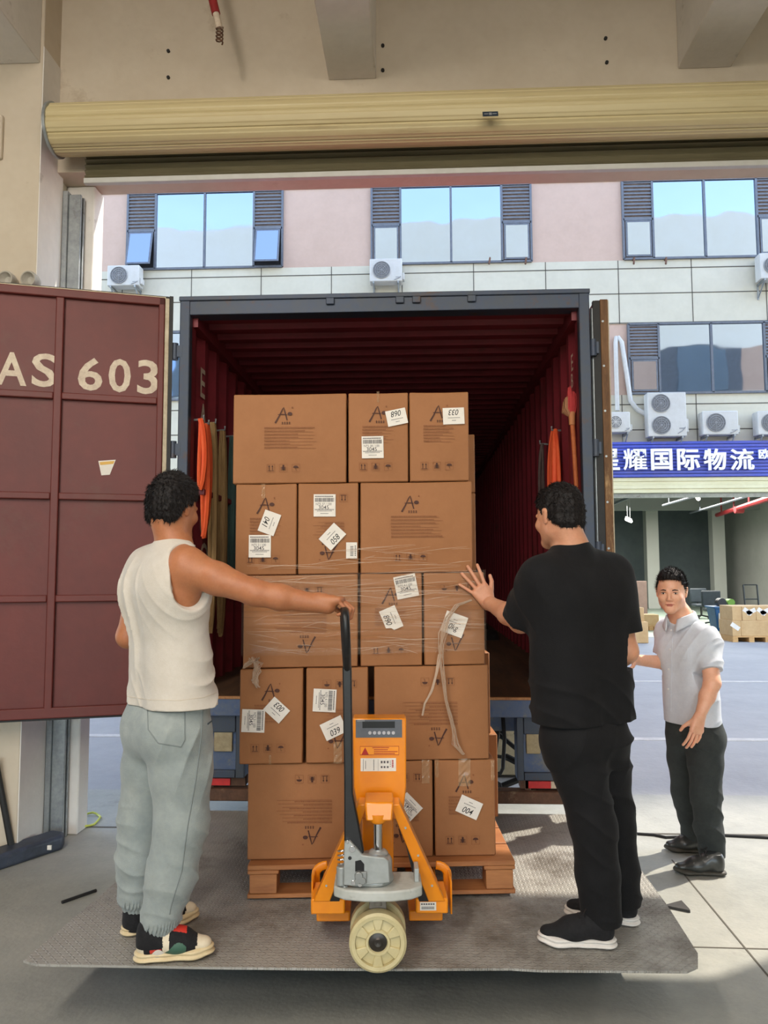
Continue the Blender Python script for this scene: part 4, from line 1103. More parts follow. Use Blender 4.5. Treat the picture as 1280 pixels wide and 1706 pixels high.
# stretch film around the third row
def film(u0, u1, z0, zs, z1, v, name, label, amp=0.004, rows=40, streaks=110):
    o = thing(name, label, 'film', SM @ Vector(((u0 + u1) / 2, v, z0)))
    b = MB(SM)
    cols = 40
    rnd = random.Random(5)
    ph = [rnd.uniform(0, 6) for _ in range(rows + 1)]
    vs = []
    loop = [(u0 - 0.012, v + 1.0), (u0 - 0.012, v)] 
    for j in range(rows + 1):
        z = z0 + (zs - z0) * j / rows
        vs.append((u0 - 0.006, v + 0.26, z)); 
        for i in range(cols + 1):
            s_ = i / cols
            vs.append((u0 - 0.004 + (u1 - u0 + 0.008) * s_, v - 0.010 + amp * math.sin(ph[j] + 4 * s_) * (j % 2), z + 0.008 * math.sin(ph[j] + 3 * s_)))
        vs.append((u1 + 0.005, v + 0.25, z)); vs.append((u1 + 0.005, v + 0.5, z))
    w = cols + 4
    fs = [(j * w + i, j * w + i + 1, (j + 1) * w + i + 1, (j + 1) * w + i) for j in range(rows) for i in range(w - 1)]
    b.add(vs, fs); b.build('film_sheet', M['film'], o, smooth=180, recalc=False)
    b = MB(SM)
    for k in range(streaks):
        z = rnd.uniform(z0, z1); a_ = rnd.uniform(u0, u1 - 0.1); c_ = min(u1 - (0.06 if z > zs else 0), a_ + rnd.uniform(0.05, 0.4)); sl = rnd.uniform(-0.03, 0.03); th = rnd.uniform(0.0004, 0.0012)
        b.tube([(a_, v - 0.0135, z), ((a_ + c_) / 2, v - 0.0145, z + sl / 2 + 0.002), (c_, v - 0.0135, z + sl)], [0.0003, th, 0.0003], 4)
    b.build('film_glare_streak', mat('film_glare_streak', (240, 218, 196), 0.25, spec=0.9, alpha=0.5), o, smooth=0)  # pale streaks standing for glare along the creased film
    return o
u0, u1 = su(405, 1030)[0], su(808, 1025)[0]
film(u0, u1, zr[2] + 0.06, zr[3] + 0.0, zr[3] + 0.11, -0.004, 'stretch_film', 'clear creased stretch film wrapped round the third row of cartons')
def wad(label, pts, r, name='film_tail', n=10, seed=1, tw=0.3, dn=0.035, flare=1.0):
    P3 = [on_carton(x, y, cL, dn) for x, y in pts]
    b = MB(); rnd = random.Random(seed)
    for k in range(n):
        a = 2 * PI * k / n + rnd.uniform(0, 1)
        q = []
        for i, p in enumerate(P3):
            rr_ = r[i] if hasattr(r, '__len__') else r
            t = a + tw * i * 3 + rnd.uniform(-0.4, 0.4)
            q.append(p + SU * math.cos(t) * rr_ * rnd.uniform(0.5, 1) + Vector((0, 0, 1)) * math.sin(t) * rr_ * 0.5 * rnd.uniform(0.3, 1) + Vector((SN.x, SN.y, 0)) * abs(math.sin(t)) * rr_ * 0.4)
        b.tube(q, [0.001 + 0.0014 * (rnd.random()) for _ in q], 4, 0, 2.0)
    o = b.build(name, mat('white_film_%d' % seed, (232, 208, 184), 0.22, spec=0.9, alpha=0.42))
    return tag(o, label, 'film')
wad('twisted stretch film tail hanging down the right front of the stack', [(785, 1000), (762, 1008), (745, 1030), (738, 1055), (735, 1080), (736, 1105), (740, 1135), (743, 1165), (750, 1190), (756, 1215), (760, 1240), (772, 1256)], [0.006, 0.012, 0.012, 0.022, 0.016, 0.012, 0.010, 0.008, 0.008, 0.010, 0.018, 0.008], n=12)
wad('thin wisp of film branching left from the twisted tail', [(734, 1090), (728, 1118), (720, 1150), (708, 1172), (704, 1192)], [0.01, 0.007, 0.005, 0.003, 0.002], n=5, seed=3)
wad('crumpled film wad at the upper left of the fourth row', [(406, 1113), (414, 1106), (424, 1097), (430, 1105), (429, 1120), (424, 1134), (430, 1145)], [0.004, 0.016, 0.026, 0.024, 0.022, 0.02, 0.01], 'film_wad', 22, 5, 0.6)

# ================================================================ PALLET JACK
jc = gr(630, 1609, PZ)                  # where the steering wheel meets the deck
JA = math.radians(3.0)
JM = Matrix(((math.cos(JA), -math.sin(JA), 0, jc.x), (math.sin(JA), math.cos(JA), 0, jc.y), (0, 0, 1, PZ), (0, 0, 0, 1)))   # x right, y towards the load, z up
JI = JM.inverted()
def jp(px, py, y):                      # photo pixel on the jack's plane y = const
    o = JM @ Vector((0, y, 0)); n = JM.to_3x3() @ Vector((0, 1, 0)); d = ray(px, py)
    return JI @ (CAM + d * ((o - CAM).dot(n) / d.dot(n)))
jk = thing('pallet_jack', 'orange hand pallet jack with weighing scale under the load', 'pallet jack', JM @ Vector((0, 0, 0)))
def jb(): return MB(JM)
WR = 0.098
# twin steering wheels, axle along y
def wheel(y0, y1, name):
    b = jb()
    b.lathe([(WR - 0.02, y0 + 0.002), (WR - 0.008, y0), (WR, y0 + 0.006), (WR, y1 - 0.006), (WR - 0.008, y1), (WR - 0.02, y1 - 0.002), (WR - 0.02, y0 + 0.002)], (0, 0, WR), (0, 1, 0), 48)
    b.lathe([(0.0, y0 + 0.014), (0.03, y0 + 0.014), (0.034, y0 + 0.003), (0.041, y0 + 0.003), (0.044, y0 + 0.012), (WR - 0.021, y0 + 0.016), (WR - 0.02, y1 - 0.01), (0.0, y1 - 0.01)], (0, 0, WR), (0, 1, 0), 40)
    w = b.build(name, M['nylon'], jk, smooth=40)
    for k in range(6):
        a = k * PI / 3 + PI / 6
        c, s = math.cos(a), math.sin(a)
        b = jb(); h = 0.011
        P_ = []
        for r, hh, yy in ((0.040, 0.010, y0 + 0.004), (WR - 0.018, 0.020, y0 + 0.005)):
            for sg_ in (-1, 1): P_.append((c * r - s * hh * sg_, yy, WR + s * r + c * hh * sg_))
        for r, hh, yy in ((0.040, 0.010, y0 + 0.03), (WR - 0.018, 0.020, y0 + 0.03)):
            for sg_ in (-1, 1): P_.append((c * r - s * hh * sg_, yy, WR + s * r + c * hh * sg_))
        b.hexa([P_[0], P_[1], P_[3], P_[2], P_[4], P_[5], P_[7], P_[6]])
        b.build('spoke', M['nylon'], w, bevel=0.003, seg=1)
    b = jb(); b.lathe([(0.0, y0 + 0.005), (0.012, y0 + 0.003), (0.02, y0 + 0.008), (0.031, y0 + 0.010), (0.031, y0 + 0.02)], (0, 0, WR), (0, 1, 0), 24); tag(b.build('bearing', mat('bearing_%s' % int(y0 * 100), (70, 66, 62), 0.35, 0.7), w), 'dark bearing')
wheel(-0.055, -0.005, 'steer_wheel'); wheel(0.05, 0.10, 'steer_wheel')
b = jb(); b.cyl((0, -0.02, WR), (0, 0.07, WR), 0.014); b.box(-0.03, 0.03, -0.004, 0.048, WR + 0.01, 0.24); b.cyl((0, 0.022, 0.2), (0, 0.022, 0.27), 0.03)
b.build('wheel_fork', mat('fork_grey', (140, 132, 122), 0.5, 0.4, c2=(118, 110, 100), scale=8), jk, bevel=0.003)
# pump: base plate, body, piston
zpl = jp(630, 1497, 0.0).z
pl_ = jb()
n = 24
p_l, p_r = jp(557, 1490, 0).x, jp(703, 1490, 0).x
cxm = (p_l + p_r) / 2; hw = (p_r - p_l) / 2
shape = [(cxm - hw, 0.10), (cxm - hw, -0.03), (cxm - hw * 0.75, -0.062), (cxm - 0.3 * hw, -0.078), (cxm + 0.3 * hw, -0.078), (cxm + 0.75 * hw, -0.062), (cxm + hw, -0.03), (cxm + hw, 0.10)]
zp0, zp1 = jp(630, 1502, -0.07).z, jp(630, 1484, -0.07).z
pl_.prism(shape, zp0, zp1); pl_.build('pump_base', mat('pump_base_grey', (190, 192, 186), 0.5, c2=(170, 172, 164), scale=5, dirt=((120, 116, 106), 8, 0.6, 0.75)), jk, bevel=0.006)
b = jb()
xb0, xb1 = jp(588, 1450, 0).x, jp(654, 1450, 0).x
cb = (xb0 + xb1) / 2 + 0.01; rb = (xb1 - cb)
zb1 = jp(620, 1428, 0).z
b.lathe([(0, zp1), (0.068, zp1), (0.072, zp1 + 0.012), (0.066, zp1 + 0.03), (0.066, zb1 - 0.015), (0.058, zb1), (0.03, zb1 + 0.002), (0, zb1 + 0.002)], (xb1 - 0.066, 0.02, 0), (0, 0, 1), 36)
b.box(xb0, xb1 - 0.03, -0.05, 0.07, zp1 + 0.004, zb1 - 0.012)
pcx = jp(630, 1400, 0.02).x
b.lathe([(0.034, zb1 - 0.005), (0.036, zb1 + 0.008), (0.03, zb1 + 0.018), (0.018, zb1 + 0.02), (0.016, zb1 + 0.02)], (pcx, 0.02, 0), (0, 0, 1), 24)
pump = b.build('pump_body', M['grey_cast'], jk, bevel=0.006)
zpt = jp(630, 1372, 0.03).z
b = jb(); b.cyl((pcx, 0.02, zb1), (pcx, 0.02, zpt + 0.03), 0.0165, None, 24); b.build('piston_rod', M['chrome'], jk)
b = jb()                                # lever bracket on the left of the pump
def q2(px, py, y=-0.05): 
    p = jp(px, py, y); return (p.x, p.z)
br_ = [q2(*p) for p in ((574, 1402), (583, 1400), (594, 1412), (604, 1424), (640, 1428), (648, 1434), (650, 1470), (590, 1476), (572, 1474))]
def extr(b, pts, y0, y1, mi=0):
    m = len(pts)
    b.add([(x, y0, z) for x, z in pts] + [(x, y1, z) for x, z in pts], [list(range(m)), list(range(m, 2 * m))[::-1]] + [(i, (i + 1) % m, m + (i + 1) % m, m + i) for i in range(m)], mi)
extr(b, br_, -0.056, -0.03)
b.build('lever_bracket', M['grey_cast'], jk, bevel=0.004)
extr_b = jb(); extr(extr_b, [q2(*p, -0.058) for p in ((592, 1435), (601, 1433), (607, 1440), (607, 1452), (592, 1452))], -0.058, -0.0555); tag(extr_b.build('bracket_opening', M['dark'], jk, smooth=0), 'dark opening')
def bolt(px, py, r, y=-0.06, m='chrome', name='bolt'):
    p = jp(px, py, y); b = jb(); b.cyl((p.x, y, p.z), (p.x, y + 0.02, p.z), r, None, 14); b.build(name, M[m], jk, bevel=0.001)
bolt(587, 1415, 0.011); bolt(579, 1403, 0.006); bolt(589, 1471, 0.008); bolt(600, 1474, 0.008); bolt(583, 1430, 0.006, m='black')
b = jb(); p = jp(569, 1455, -0.03); b.cyl((p.x, -0.03, jp(569, 1474, -0.03).z), (p.x, -0.03, jp(569, 1443, -0.03).z), 0.017, None, 18); b.cyl((p.x + 0.012, -0.03, jp(569, 1480, -0.03).z), (p.x + 0.012, -0.03, jp(569, 1474, -0.03).z), 0.012); b.build('pump_cylinder', M['grey_cast'], jk, bevel=0.003)
b = jb(); zs0, zs1 = jp(570, 1443, -0.03).z, jp(570, 1414, -0.03).z
b.tube([(p.x + 0.012 * math.cos(t * PI / 5), -0.03 + 0.012 * math.sin(t * PI / 5), zs0 + (zs1 - zs0) * t / 40) for t in range(41)], 0.0028, 6); b.build('spring', M['chrome'], jk)
b = jb()
for px, py, r in ((598, 1458, 0.014), (604, 1466, 0.012), (596, 1466, 0.010)):
    c = jp(px, py, -0.062); b.cyl((c.x, -0.075, c.z), (c.x, -0.05, c.z), r, None, 12)
c0, c1 = jp(593, 1452, -0.062), jp(611, 1472, -0.062); b.box(c0.x, c1.x, -0.068, -0.05, c1.z, c0.z)
b.build('release_valve', mat('valve_grey', (150, 152, 150), 0.4, 0.6), jk, bevel=0.002)
b = jb(); c = jp(694, 1476, 0.03); b.box(c.x - 0.008, c.x + 0.008, 0.0, 0.07, zp1, zp1 + 0.045); b.build('stop_lug', M['grey_cast'], jk, bevel=0.002)
# orange frame: A-shaped lift link, heel plates, bulkhead, scale column, forks
YH = 0.11                               # heel plane
hl0, hl1 = jp(518, 1515, YH).x, jp(575, 1515, YH).x
hr0, hr1 = jp(693, 1515, YH).x, jp(747, 1515, YH).x
hz0, hz1 = jp(540, 1524, YH).z, jp(540, 1498, YH).z
for s, (x0, x1) in enumerate(((hl0, hl1), (hr0, hr1))):
    b = jb(); b.box(x0, x1, YH, YH + 0.16, hz0, hz1); b.build('heel_plate', M['yel'], jk, bevel=0.006)
zj = jp(630, 1345, 0.04)
for s in (-1, 1):
    top = jp(605 if s < 0 else 658, 1340, 0.04); bot = jp(536 if s < 0 else 728, 1492, YH)
    t0, b0 = Vector((top.x, 0.04, top.z)), Vector((bot.x, YH - 0.005, bot.z))
    w = 0.017; wb = 0.030
    b = jb()
    b.hexa([(b0.x - wb, b0.y, b0.z - 0.02), (b0.x + wb, b0.y, b0.z - 0.02), (b0.x + wb, b0.y + 0.06, b0.z - 0.02), (b0.x - wb, b0.y + 0.06, b0.z - 0.02),
            (t0.x - w, t0.y, t0.z), (t0.x + w, t0.y, t0.z), (t0.x + w, t0.y + 0.09, t0.z), (t0.x - w, t0.y + 0.09, t0.z)])
    b.build('lift_arm', M['yel'], jk, bevel=0.004)
    b = jb(); d_ = (t0 - b0)
    o1 = Vector((-s * 0.03, 0.004, 0))
    b.hexa([b0 + o1 + Vector((-s * 0.034, 0, -0.02)), b0 + o1 + Vector((0, 0, -0.02)), b0 + o1 + Vector((0, 0.02, -0.02)), b0 + o1 + Vector((-s * 0.034, 0.02, -0.02)),
            t0 - d_ * 0.42 + Vector((-s * 0.026, 0.004, 0)), t0 - d_ * 0.42 + Vector((-s * 0.016, 0.004, 0)), t0 - d_ * 0.42 + Vector((-s * 0.016, 0.024, 0)), t0 - d_ * 0.42 + Vector((-s * 0.026, 0.024, 0))])
    b.build('arm_web', M['black'], jk, smooth=0)
    for t in (0.12, 0.45, 0.75):
        c = b0.lerp(t0, t); b = jb(); b.cyl((c.x, c.y - 0.006, c.z), (c.x, c.y + 0.01, c.z), 0.004, None, 8); b.build('rivet', M['grey_cast'], jk)
b = jb()                                # bridge with cup over the piston
x0, x1 = jp(608, 1350, 0.03).x, jp(656, 1350, 0.03).x
zt_, zb_ = jp(630, 1337, 0.0).z, jp(630, 1372, 0.0).z
b.hexa([(x0 + 0.006, -0.01, zb_ + 0.01), (x1 - 0.006, -0.01, zb_ + 0.01), (x1, 0.12, zb_ + 0.01), (x0, 0.12, zb_ + 0.01), (x0, 0.0, zt_), (x1, 0.0, zt_), (x1, 0.13, zt_), (x0, 0.13, zt_)])
b.lathe([(0, zb_ - 0.006), (0.024, zb_ - 0.004), (0.034, zb_ + 0.012), (0.034, zb_ + 0.03)], (pcx, 0.02, 0), (0, 0, 1), 20)
b.build('lift_bridge', M['yel'], jk, bevel=0.006)
YS = 0.16                               # scale column plane
c0 = [jp(588, 1197, YS), jp(677, 1197, YS), jp(677, 1312, YS), jp(671, 1365, YS), jp(600, 1365, YS), jp(590, 1312, YS)]
b = jb(); extr(b, [(p.x, p.z) for p in c0], YS, YS + 0.09)
b.build('scale_column', M['yel'], jk, bevel=0.005)
cA_, cB_ = jp(604, 1366, YS + 0.05), jp(656, 1435, YS + 0.05)
b = jb(); b.box(cA_.x, cB_.x, YS + 0.04, YS + 0.07, cB_.z - 0.06, cA_.z + 0.02); b.build('bulkhead', M['yel'], jk, bevel=0.004)
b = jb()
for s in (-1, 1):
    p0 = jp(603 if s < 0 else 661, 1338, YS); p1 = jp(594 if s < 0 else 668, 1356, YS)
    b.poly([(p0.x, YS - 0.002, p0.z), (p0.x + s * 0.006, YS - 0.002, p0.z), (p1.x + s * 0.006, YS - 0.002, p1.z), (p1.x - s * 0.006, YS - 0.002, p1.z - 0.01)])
b.build('seam_shadow', M['black'], jk, smooth=0)  # flat black strips painted as shadow at the column's seams
# display, warning plate, maker's plate
def on_scale(px, py, off): 
    p = jp(px, py, YS - off); return p
def jf(px, py, off=0.0012):
    p = jp(px, py, YS - off); return JM @ onface((p.x, YS - off, p.z))
def scale_rect(x0, x1, y0, y1, m, name, off=0.0012, lab=None, par=None):
    a_, c_ = jp(x0, y1, YS - off), jp(x1, y0, YS - off)
    b = jb(); b.box(a_.x, c_.x, YS - off, YS, a_.z, c_.z)
    o = b.build(name, m, par or jk, smooth=0)
    if lab: tag(o, lab)
    return o
dsp = scale_rect(593, 670, 1199, 1229, mat('display_grey', (96, 98, 106), 0.35, c2=(86, 90, 96), scale=10), 'display_panel', 0.003, 'grey weighing display panel')
scale_rect(604, 658, 1202, 1213, mat('lcd_dark', (40, 42, 42), 0.15), 'display_window', 0.0045, 'dark display window', dsp)
scale_rect(595, 608, 1200, 1202, M['acg'], 'display_mark', 0.0045, None, dsp)
for k in range(6):
    p = jp(616.5 + k * 7.8, 1221, YS - 0.005); b = jb(); b.cyl((p.x, YS - 0.006, p.z), (p.x, YS - 0.003, p.z), 0.0062, None, 14); b.build('button', mat('button_%d' % k, (188, 186, 190), 0.5), dsp)
wl = scale_rect(600, 665, 1243, 1258, mat('label_orange', (242, 150, 20), 0.4), 'warning_label', 0.0008, 'warning label with red triangle')
RD = mat('warning_red', (170, 30, 20), 0.5)
b = jb()
a_, c_ = jp(600, 1258, YS - 0.002), jp(665, 1243, YS - 0.002); e = 0.0012
for x0, x1, z0, z1 in ((a_.x, c_.x, a_.z, a_.z + e), (a_.x, c_.x, c_.z - e, c_.z), (a_.x, a_.x + e, a_.z, c_.z), (c_.x - e, c_.x, a_.z, c_.z)): b.box(x0, x1, YS - 0.002, YS - 0.001, z0, z1)
t0, t1, t2 = jp(602.5, 1257, YS), jp(614.5, 1257, YS), jp(608.5, 1245, YS)
b.poly([(t.x, YS - 0.002, t.z) for t in (t0, t1, t2)])
w_ = c_.x - a_.x
for zz, xa, xb in ((0.83, .32, .72), (0.60, .36, .70), (0.38, .36, .96), (0.16, .36, .88)):
    x = a_.x + w_ * xa; z = a_.z + (c_.z - a_.z) * zz
    while x < a_.x + w_ * xb: b.rect if False else b.poly([(x, YS - 0.002, z - 0.0016), (x + 0.0042, YS - 0.002, z - 0.0016), (x + 0.0042, YS - 0.002, z + 0.0016), (x, YS - 0.002, z + 0.0016)]); x += 0.0052
b.build('warning_print', RD, wl, smooth=0, recalc=False)
ml = scale_rect(601, 660, 1263, 1285, M['paper'], 'maker_label', 0.0008, 'white maker label')
b = jb(); a_, c_ = jp(601, 1285, YS), jp(660, 1263, YS); w_ = c_.x - a_.x; h_ = c_.z - a_.z
def mrect(x0, x1, z0, z1, mi): b.poly([(a_.x + w_ * x0, YS - 0.002, a_.z + h_ * z0), (a_.x + w_ * x1, YS - 0.002, a_.z + h_ * z0), (a_.x + w_ * x1, YS - 0.002, a_.z + h_ * z1), (a_.x + w_ * x0, YS - 0.002, a_.z + h_ * z1)], mi)
mrect(.07, .08, .05, .95, 0)
for k in range(7): mrect(.36, .385, .1 + .12 * k, .17 + .12 * k, 0); mrect(.13, .15, .2 + .09 * k, .26 + .09 * k, 0)
for k in range(10): mrect(.49, .5, .06 + .09 * k, .11 + .09 * k, 0)
for xx in (.57, .65, .74): mrect(xx, xx + .05, .25, .40, 0); mrect(xx, xx + .05, .62, .80, 0)
for zz in (.3, .42, .54, .66, .78): mrect(.88, .93, zz, zz + .08, 1)
for zz in (.35, .5, .62, .75): mrect(.83, .85, zz, zz + .06, 0)
b.build('maker_print', [M['pin'], RD], ml, smooth=0, recalc=False)
a_, c_ = jp(700, 1517, YH - 0.002), jp(727, 1503, YH - 0.002)
b = jb(); b.box(a_.x, c_.x, YH - 0.002, YH + 0.001, a_.z, c_.z, 0)
for k in range(12):
    x = a_.x + 0.006 + k * (c_.x - a_.x - 0.012) / 12; b.box(x, x + 0.0022, YH - 0.003, YH, a_.z + 0.004, a_.z + 0.014, 1)
for k in range(6): x = a_.x + 0.004 + k * 0.0085; b.box(x, x + 0.006, YH - 0.003, YH, c_.z - 0.009, c_.z - 0.004, 1)
b.build('serial_label', [M['paper'], M['pin']], jk, smooth=0)
# forks running under the pallet deck, and the rear brackets beside the heels
fz = 0.093
for x0, x1 in ((hl0 + 0.0, hl0 + 0.15), (hr1 - 0.15, hr1)):
    b = jb(); b.box(x0 + 0.012, x1 - 0.012, YH + 0.1, 1.25, 0.055, fz); b.build('fork', M['yel'], jk, bevel=0.006)
for s in (-1, 1):
    px = 532 if s < 0 else 740
    p = jp(px, 1460, 0.3)
    b = jb()
    arc = [(p.x + s * (-0.03 + 0.045 * math.sin(t * PI / 10)), p.z + 0.0 + 0.035 * math.cos(t * PI / 10)) for t in range(6)]
    b.tube([(x, 0.32, z) for x, z in arc] + [(p.x + s * 0.015, 0.32, p.z - 0.09)], 0.018, 8, 0, 0.5)
    b.box(min(p.x + s * 0.015, p.x + s * 0.022), max(p.x + s * 0.015, p.x + s * 0.022), 0.2, 0.36, p.z - 0.1, p.z + 0.02)
    b.build('fork_bracket', M['yel'], jk, bevel=0.003)
b = jb(); b.box(hl0 + 0.03, hr1 - 0.03, 0.22, 0.26, hz0 + 0.01, hz1 + 0.02); b.build('cross_bar', M['yel'], jk, bevel=0.004)
b = jb(); b.tube([(hl1 + 0.01, 0.2, hz1 + 0.05), (hr0 - 0.01, 0.2, hz1 + 0.05)], 0.012, 8); b.build('torsion_rod', M['black'], jk)
# handle: tapered black bar, bent loop grip turned sideways
yb = -0.02
bar = [(jp(574, 1395, yb), jp(606, 1422, yb)), (jp(574, 1330, yb), jp(600, 1385, yb)), (jp(574, 1300, yb), jp(589, 1330, yb)), (jp(571, 1090, yb), jp(586, 1090, yb))]
b = jb()
P = [q2(*p, yb) for p in ((574, 1400), (574, 1302), (571, 1110), (586, 1110), (588.5, 1320), (607, 1418), (596, 1424))]
extr(b, P, yb - 0.02, yb + 0.02); b.build('handle_bar', M['black'], jk, bevel=0.005)
ht_ = jp(573, 1018, yb); hb_ = jp(579, 1120, yb)
grip = []
for f_, y_, z_ in ((0.0, 0.0, 0.0), (0.12, -0.012, 0.03), (-0.3, -0.05, 0.10), (-0.55, -0.085, 0.2), (-0.6, -0.09, 0.28), (-0.5, -0.07, 0.325), (0, 0, 0.34), (0.5, 0.07, 0.325), (0.6, 0.09, 0.28), (0.55, 0.085, 0.2), (0.3, 0.05, 0.10), (0, 0.012, 0.03), (0, 0, 0.0)):
    t = z_ / 0.34
    grip.append(Vector((hb_.x + (ht_.x - hb_.x) * t * 0.9 - 0.05 * y_ / 0.09 * 0.14 + 0.0, yb + y_ * 1.05, hb_.z + (ht_.z - hb_.z) * t * 1.02)))
lc = lambda p, k: p
fine = []
for i in range(len(grip) - 1):
    p0, p1, p2, p3 = grip[max(i - 1, 0)], grip[i], grip[i + 1], grip[min(i + 2, len(grip) - 1)]
    for t in (0, .25, .5, .75):
        fine.append(0.5 * ((2 * p1) + (-p0 + p2) * t + (2 * p0 - 5 * p1 + 4 * p2 - p3) * t * t + (-p0 + 3 * p1 - 3 * p2 + p3) * t ** 3))
b = jb(); b.tube(fine, 0.0145, 12); grp = b.build('grip_loop', M['black'], jk, smooth=60)
GRIP_TOP = JM @ max(fine, key=lambda v: v.z)
b = jb(); b.tube([Vector((hb_.x + 0.003, yb, hb_.z + 0.02)), Vector((ht_.x + 0.005, yb - 0.01, ht_.z - 0.1)), Vector((ht_.x + 0.012, yb - 0.02, ht_.z - 0.05))], 0.007, 8); b.build('release_lever', M['rub'], jk)
# ================================================================ PEOPLE
NP = lambda v: np.array(v, dtype=np.float64)
def nrm(v): v = NP(v); return v / np.linalg.norm(v)
def lump(P, f, s):                      # smooth 3-D waves used for folds
    x, y, z = P[..., 0] * f, P[..., 1] * f, P[..., 2] * f
    return (np.sin(x * 1.7 + 1.3 * np.sin(y * 1.1 + s) + s * 2.1) + np.sin(y * 1.9 + 1.2 * np.sin(z * 0.9 + s * 1.7) + s) + np.sin(z * 1.5 + 1.1 * np.sin(x * 1.3 - s) + s * 0.7)) / 3
def crease(Q, dv, freq, s, wob=1.5, nf=7):
    w = np.abs(np.sin(Q @ NP(dv) * freq + wob * lump(Q, nf, s)))
    return (1 - w) ** 2 - 0.3
def spots(Q, f, s, lo=0.05, hi=0.5): return np.clip((lump(Q, f, s) - lo) / (hi - lo), 0, 1)
class Field:
    """signed distance grid: rounded limbs blended into one continuous skin"""
    def __init__(s, lo, hi, h):
        s.lo = NP(lo); s.h = h
        s.n = np.ceil((NP(hi) - s.lo) / h).astype(int) + 1
        s.d = np.full(s.n, 0.06, np.float32)
    def sub(s, lo, hi):
        a = np.clip(np.floor((NP(lo) - s.lo) / s.h).astype(int), 0, s.n); b = np.clip(np.ceil((NP(hi) - s.lo) / s.h).astype(int) + 1, 0, s.n)
        sl = tuple(slice(i, j) for i, j in zip(a, b))
        g = [(s.lo[k] + s.h * np.arange(a[k], b[k])).astype(np.float32) for k in range(3)]
        return sl, g[0][:, None, None], g[1][None, :, None], g[2][None, None, :]
    def put(s, sl, d, k, op):
        e = s.d[sl]
        if e.size == 0: return
        if op == 'u':
            if k: h = np.clip(0.5 + 0.5 * (e - d) / k, 0, 1); r = e * (1 - h) + d * h - k * h * (1 - h)
            else: r = np.minimum(e, d)
        else:
            if k: h = np.clip(0.5 - 0.5 * (e + d) / k, 0, 1); r = e * (1 - h) - d * h + k * h * (1 - h)
            else: r = np.maximum(e, -d)
        s.d[sl] = r
    def cap(s, a, b, ra, rb=None, k=0.01, op='u', ax=None, q=1.0):
        """tapered limb from a to b; ax/q flattens it along a direction"""
        a, b = NP(a), NP(b); rb = ra if rb is None else rb
        m = max(ra, rb) * max(q, 1) + k + 3 * s.h
        sl, X, Y, Z = s.sub(np.minimum(a, b) - m, np.maximum(a, b) + m)
        X = X - a[0]; Y = Y - a[1]; Z = Z - a[2]
        ba = b - a
        if ax is not None and q != 1.0:
            ax = nrm(ax); c = (X * ax[0] + Y * ax[1] + Z * ax[2]) * (1 / q - 1)
            X = X + c * ax[0]; Y = Y + c * ax[1]; Z = Z + c * ax[2]
            ba = ba + ax * (ba @ ax) * (1 / q - 1)
        L2 = max(ba @ ba, 1e-9)
        t = np.clip((X * ba[0] + Y * ba[1] + Z * ba[2]) / L2, 0, 1)
        d = np.sqrt((X - t * ba[0]) ** 2 + (Y - t * ba[1]) ** 2 + (Z - t * ba[2]) ** 2) - (ra + (rb - ra) * t)
        if q < 1: d = d * (0.5 + 0.5 * q)
        s.put(sl, d.astype(np.float32), k, op)
    def chain(s, pts, rs, k=0.015, **kw):
        for i in range(len(pts) - 1): s.cap(pts[i], pts[i + 1], rs[i], rs[i + 1], k, **kw)
    def ell(s, c, fr, rad, k=0.01, op='u'):
        """ellipsoid with axes fr = (right, forward, up)"""
        c = NP(c); m = max(rad) + k + 3 * s.h
        sl, X, Y, Z = s.sub(c - m, c + m)
        X = X - c[0]; Y = Y - c[1]; Z = Z - c[2]
        q = [(X * v[0] + Y * v[1] + Z * v[2]) / r for v, r in zip(fr, rad)]
        k0 = np.sqrt(q[0] ** 2 + q[1] ** 2 + q[2] ** 2) + 1e-6
        k1 = np.sqrt((q[0] / rad[0]) ** 2 + (q[1] / rad[1]) ** 2 + (q[2] / rad[2]) ** 2) + 1e-6
        s.put(sl, (k0 * (k0 - 1) / k1).astype(np.float32), k, op)
    def grid(s):
        g = [(s.lo[k] + s.h * np.arange(s.n[k])).astype(np.float32) for k in range(3)]
        return g[0][:, None, None], g[1][None, :, None], g[2][None, None, :]
    def clip(s, p, n, k=0.0):           # keep the side n points away from
        X, Y, Z = s.grid(); n = nrm(n)
        e = (X - p[0]) * n[0] + (Y - p[1]) * n[1] + (Z - p[2]) * n[2]
        s.d = np.maximum(s.d, e.astype(np.float32))
    def warp(s, fn, band=0.03):         # add fn(points) where the surface is near
        i = np.nonzero(np.abs(s.d) < band)
        P = np.stack([s.lo[k] + s.h * i[k] for k in range(3)], -1)
        s.d[i] += fn(P).astype(np.float32)
    def mesh(s, name, mats, parent, matfn=None, smooth=True):
        d = s.d
        d[0] = d[-1] = 0.05; d[:, 0] = d[:, -1] = 0.05; d[:, :, 0] = d[:, :, -1] = 0.05
        ins = d < 0
        cnt = np.zeros(tuple(np.array(d.shape) - 1), np.uint8)
        off = [(i, j, k) for i in (0, 1) for j in (0, 1) for k in (0, 1)]
        A, B, Cc = d.shape
        for o in off: cnt += ins[o[0]:A - 1 + o[0], o[1]:B - 1 + o[1], o[2]:Cc - 1 + o[2]]
        act = np.nonzero((cnt > 0) & (cnt < 8))
        I = np.stack(act, -1)
        idm = np.full(cnt.shape, -1, np.int32); idm[act] = np.arange(len(I))
        acc = np.zeros((len(I), 3)); num = np.zeros(len(I))
        val = {o: d[act[0] + o[0], act[1] + o[1], act[2] + o[2]].astype(np.float64) for o in off}
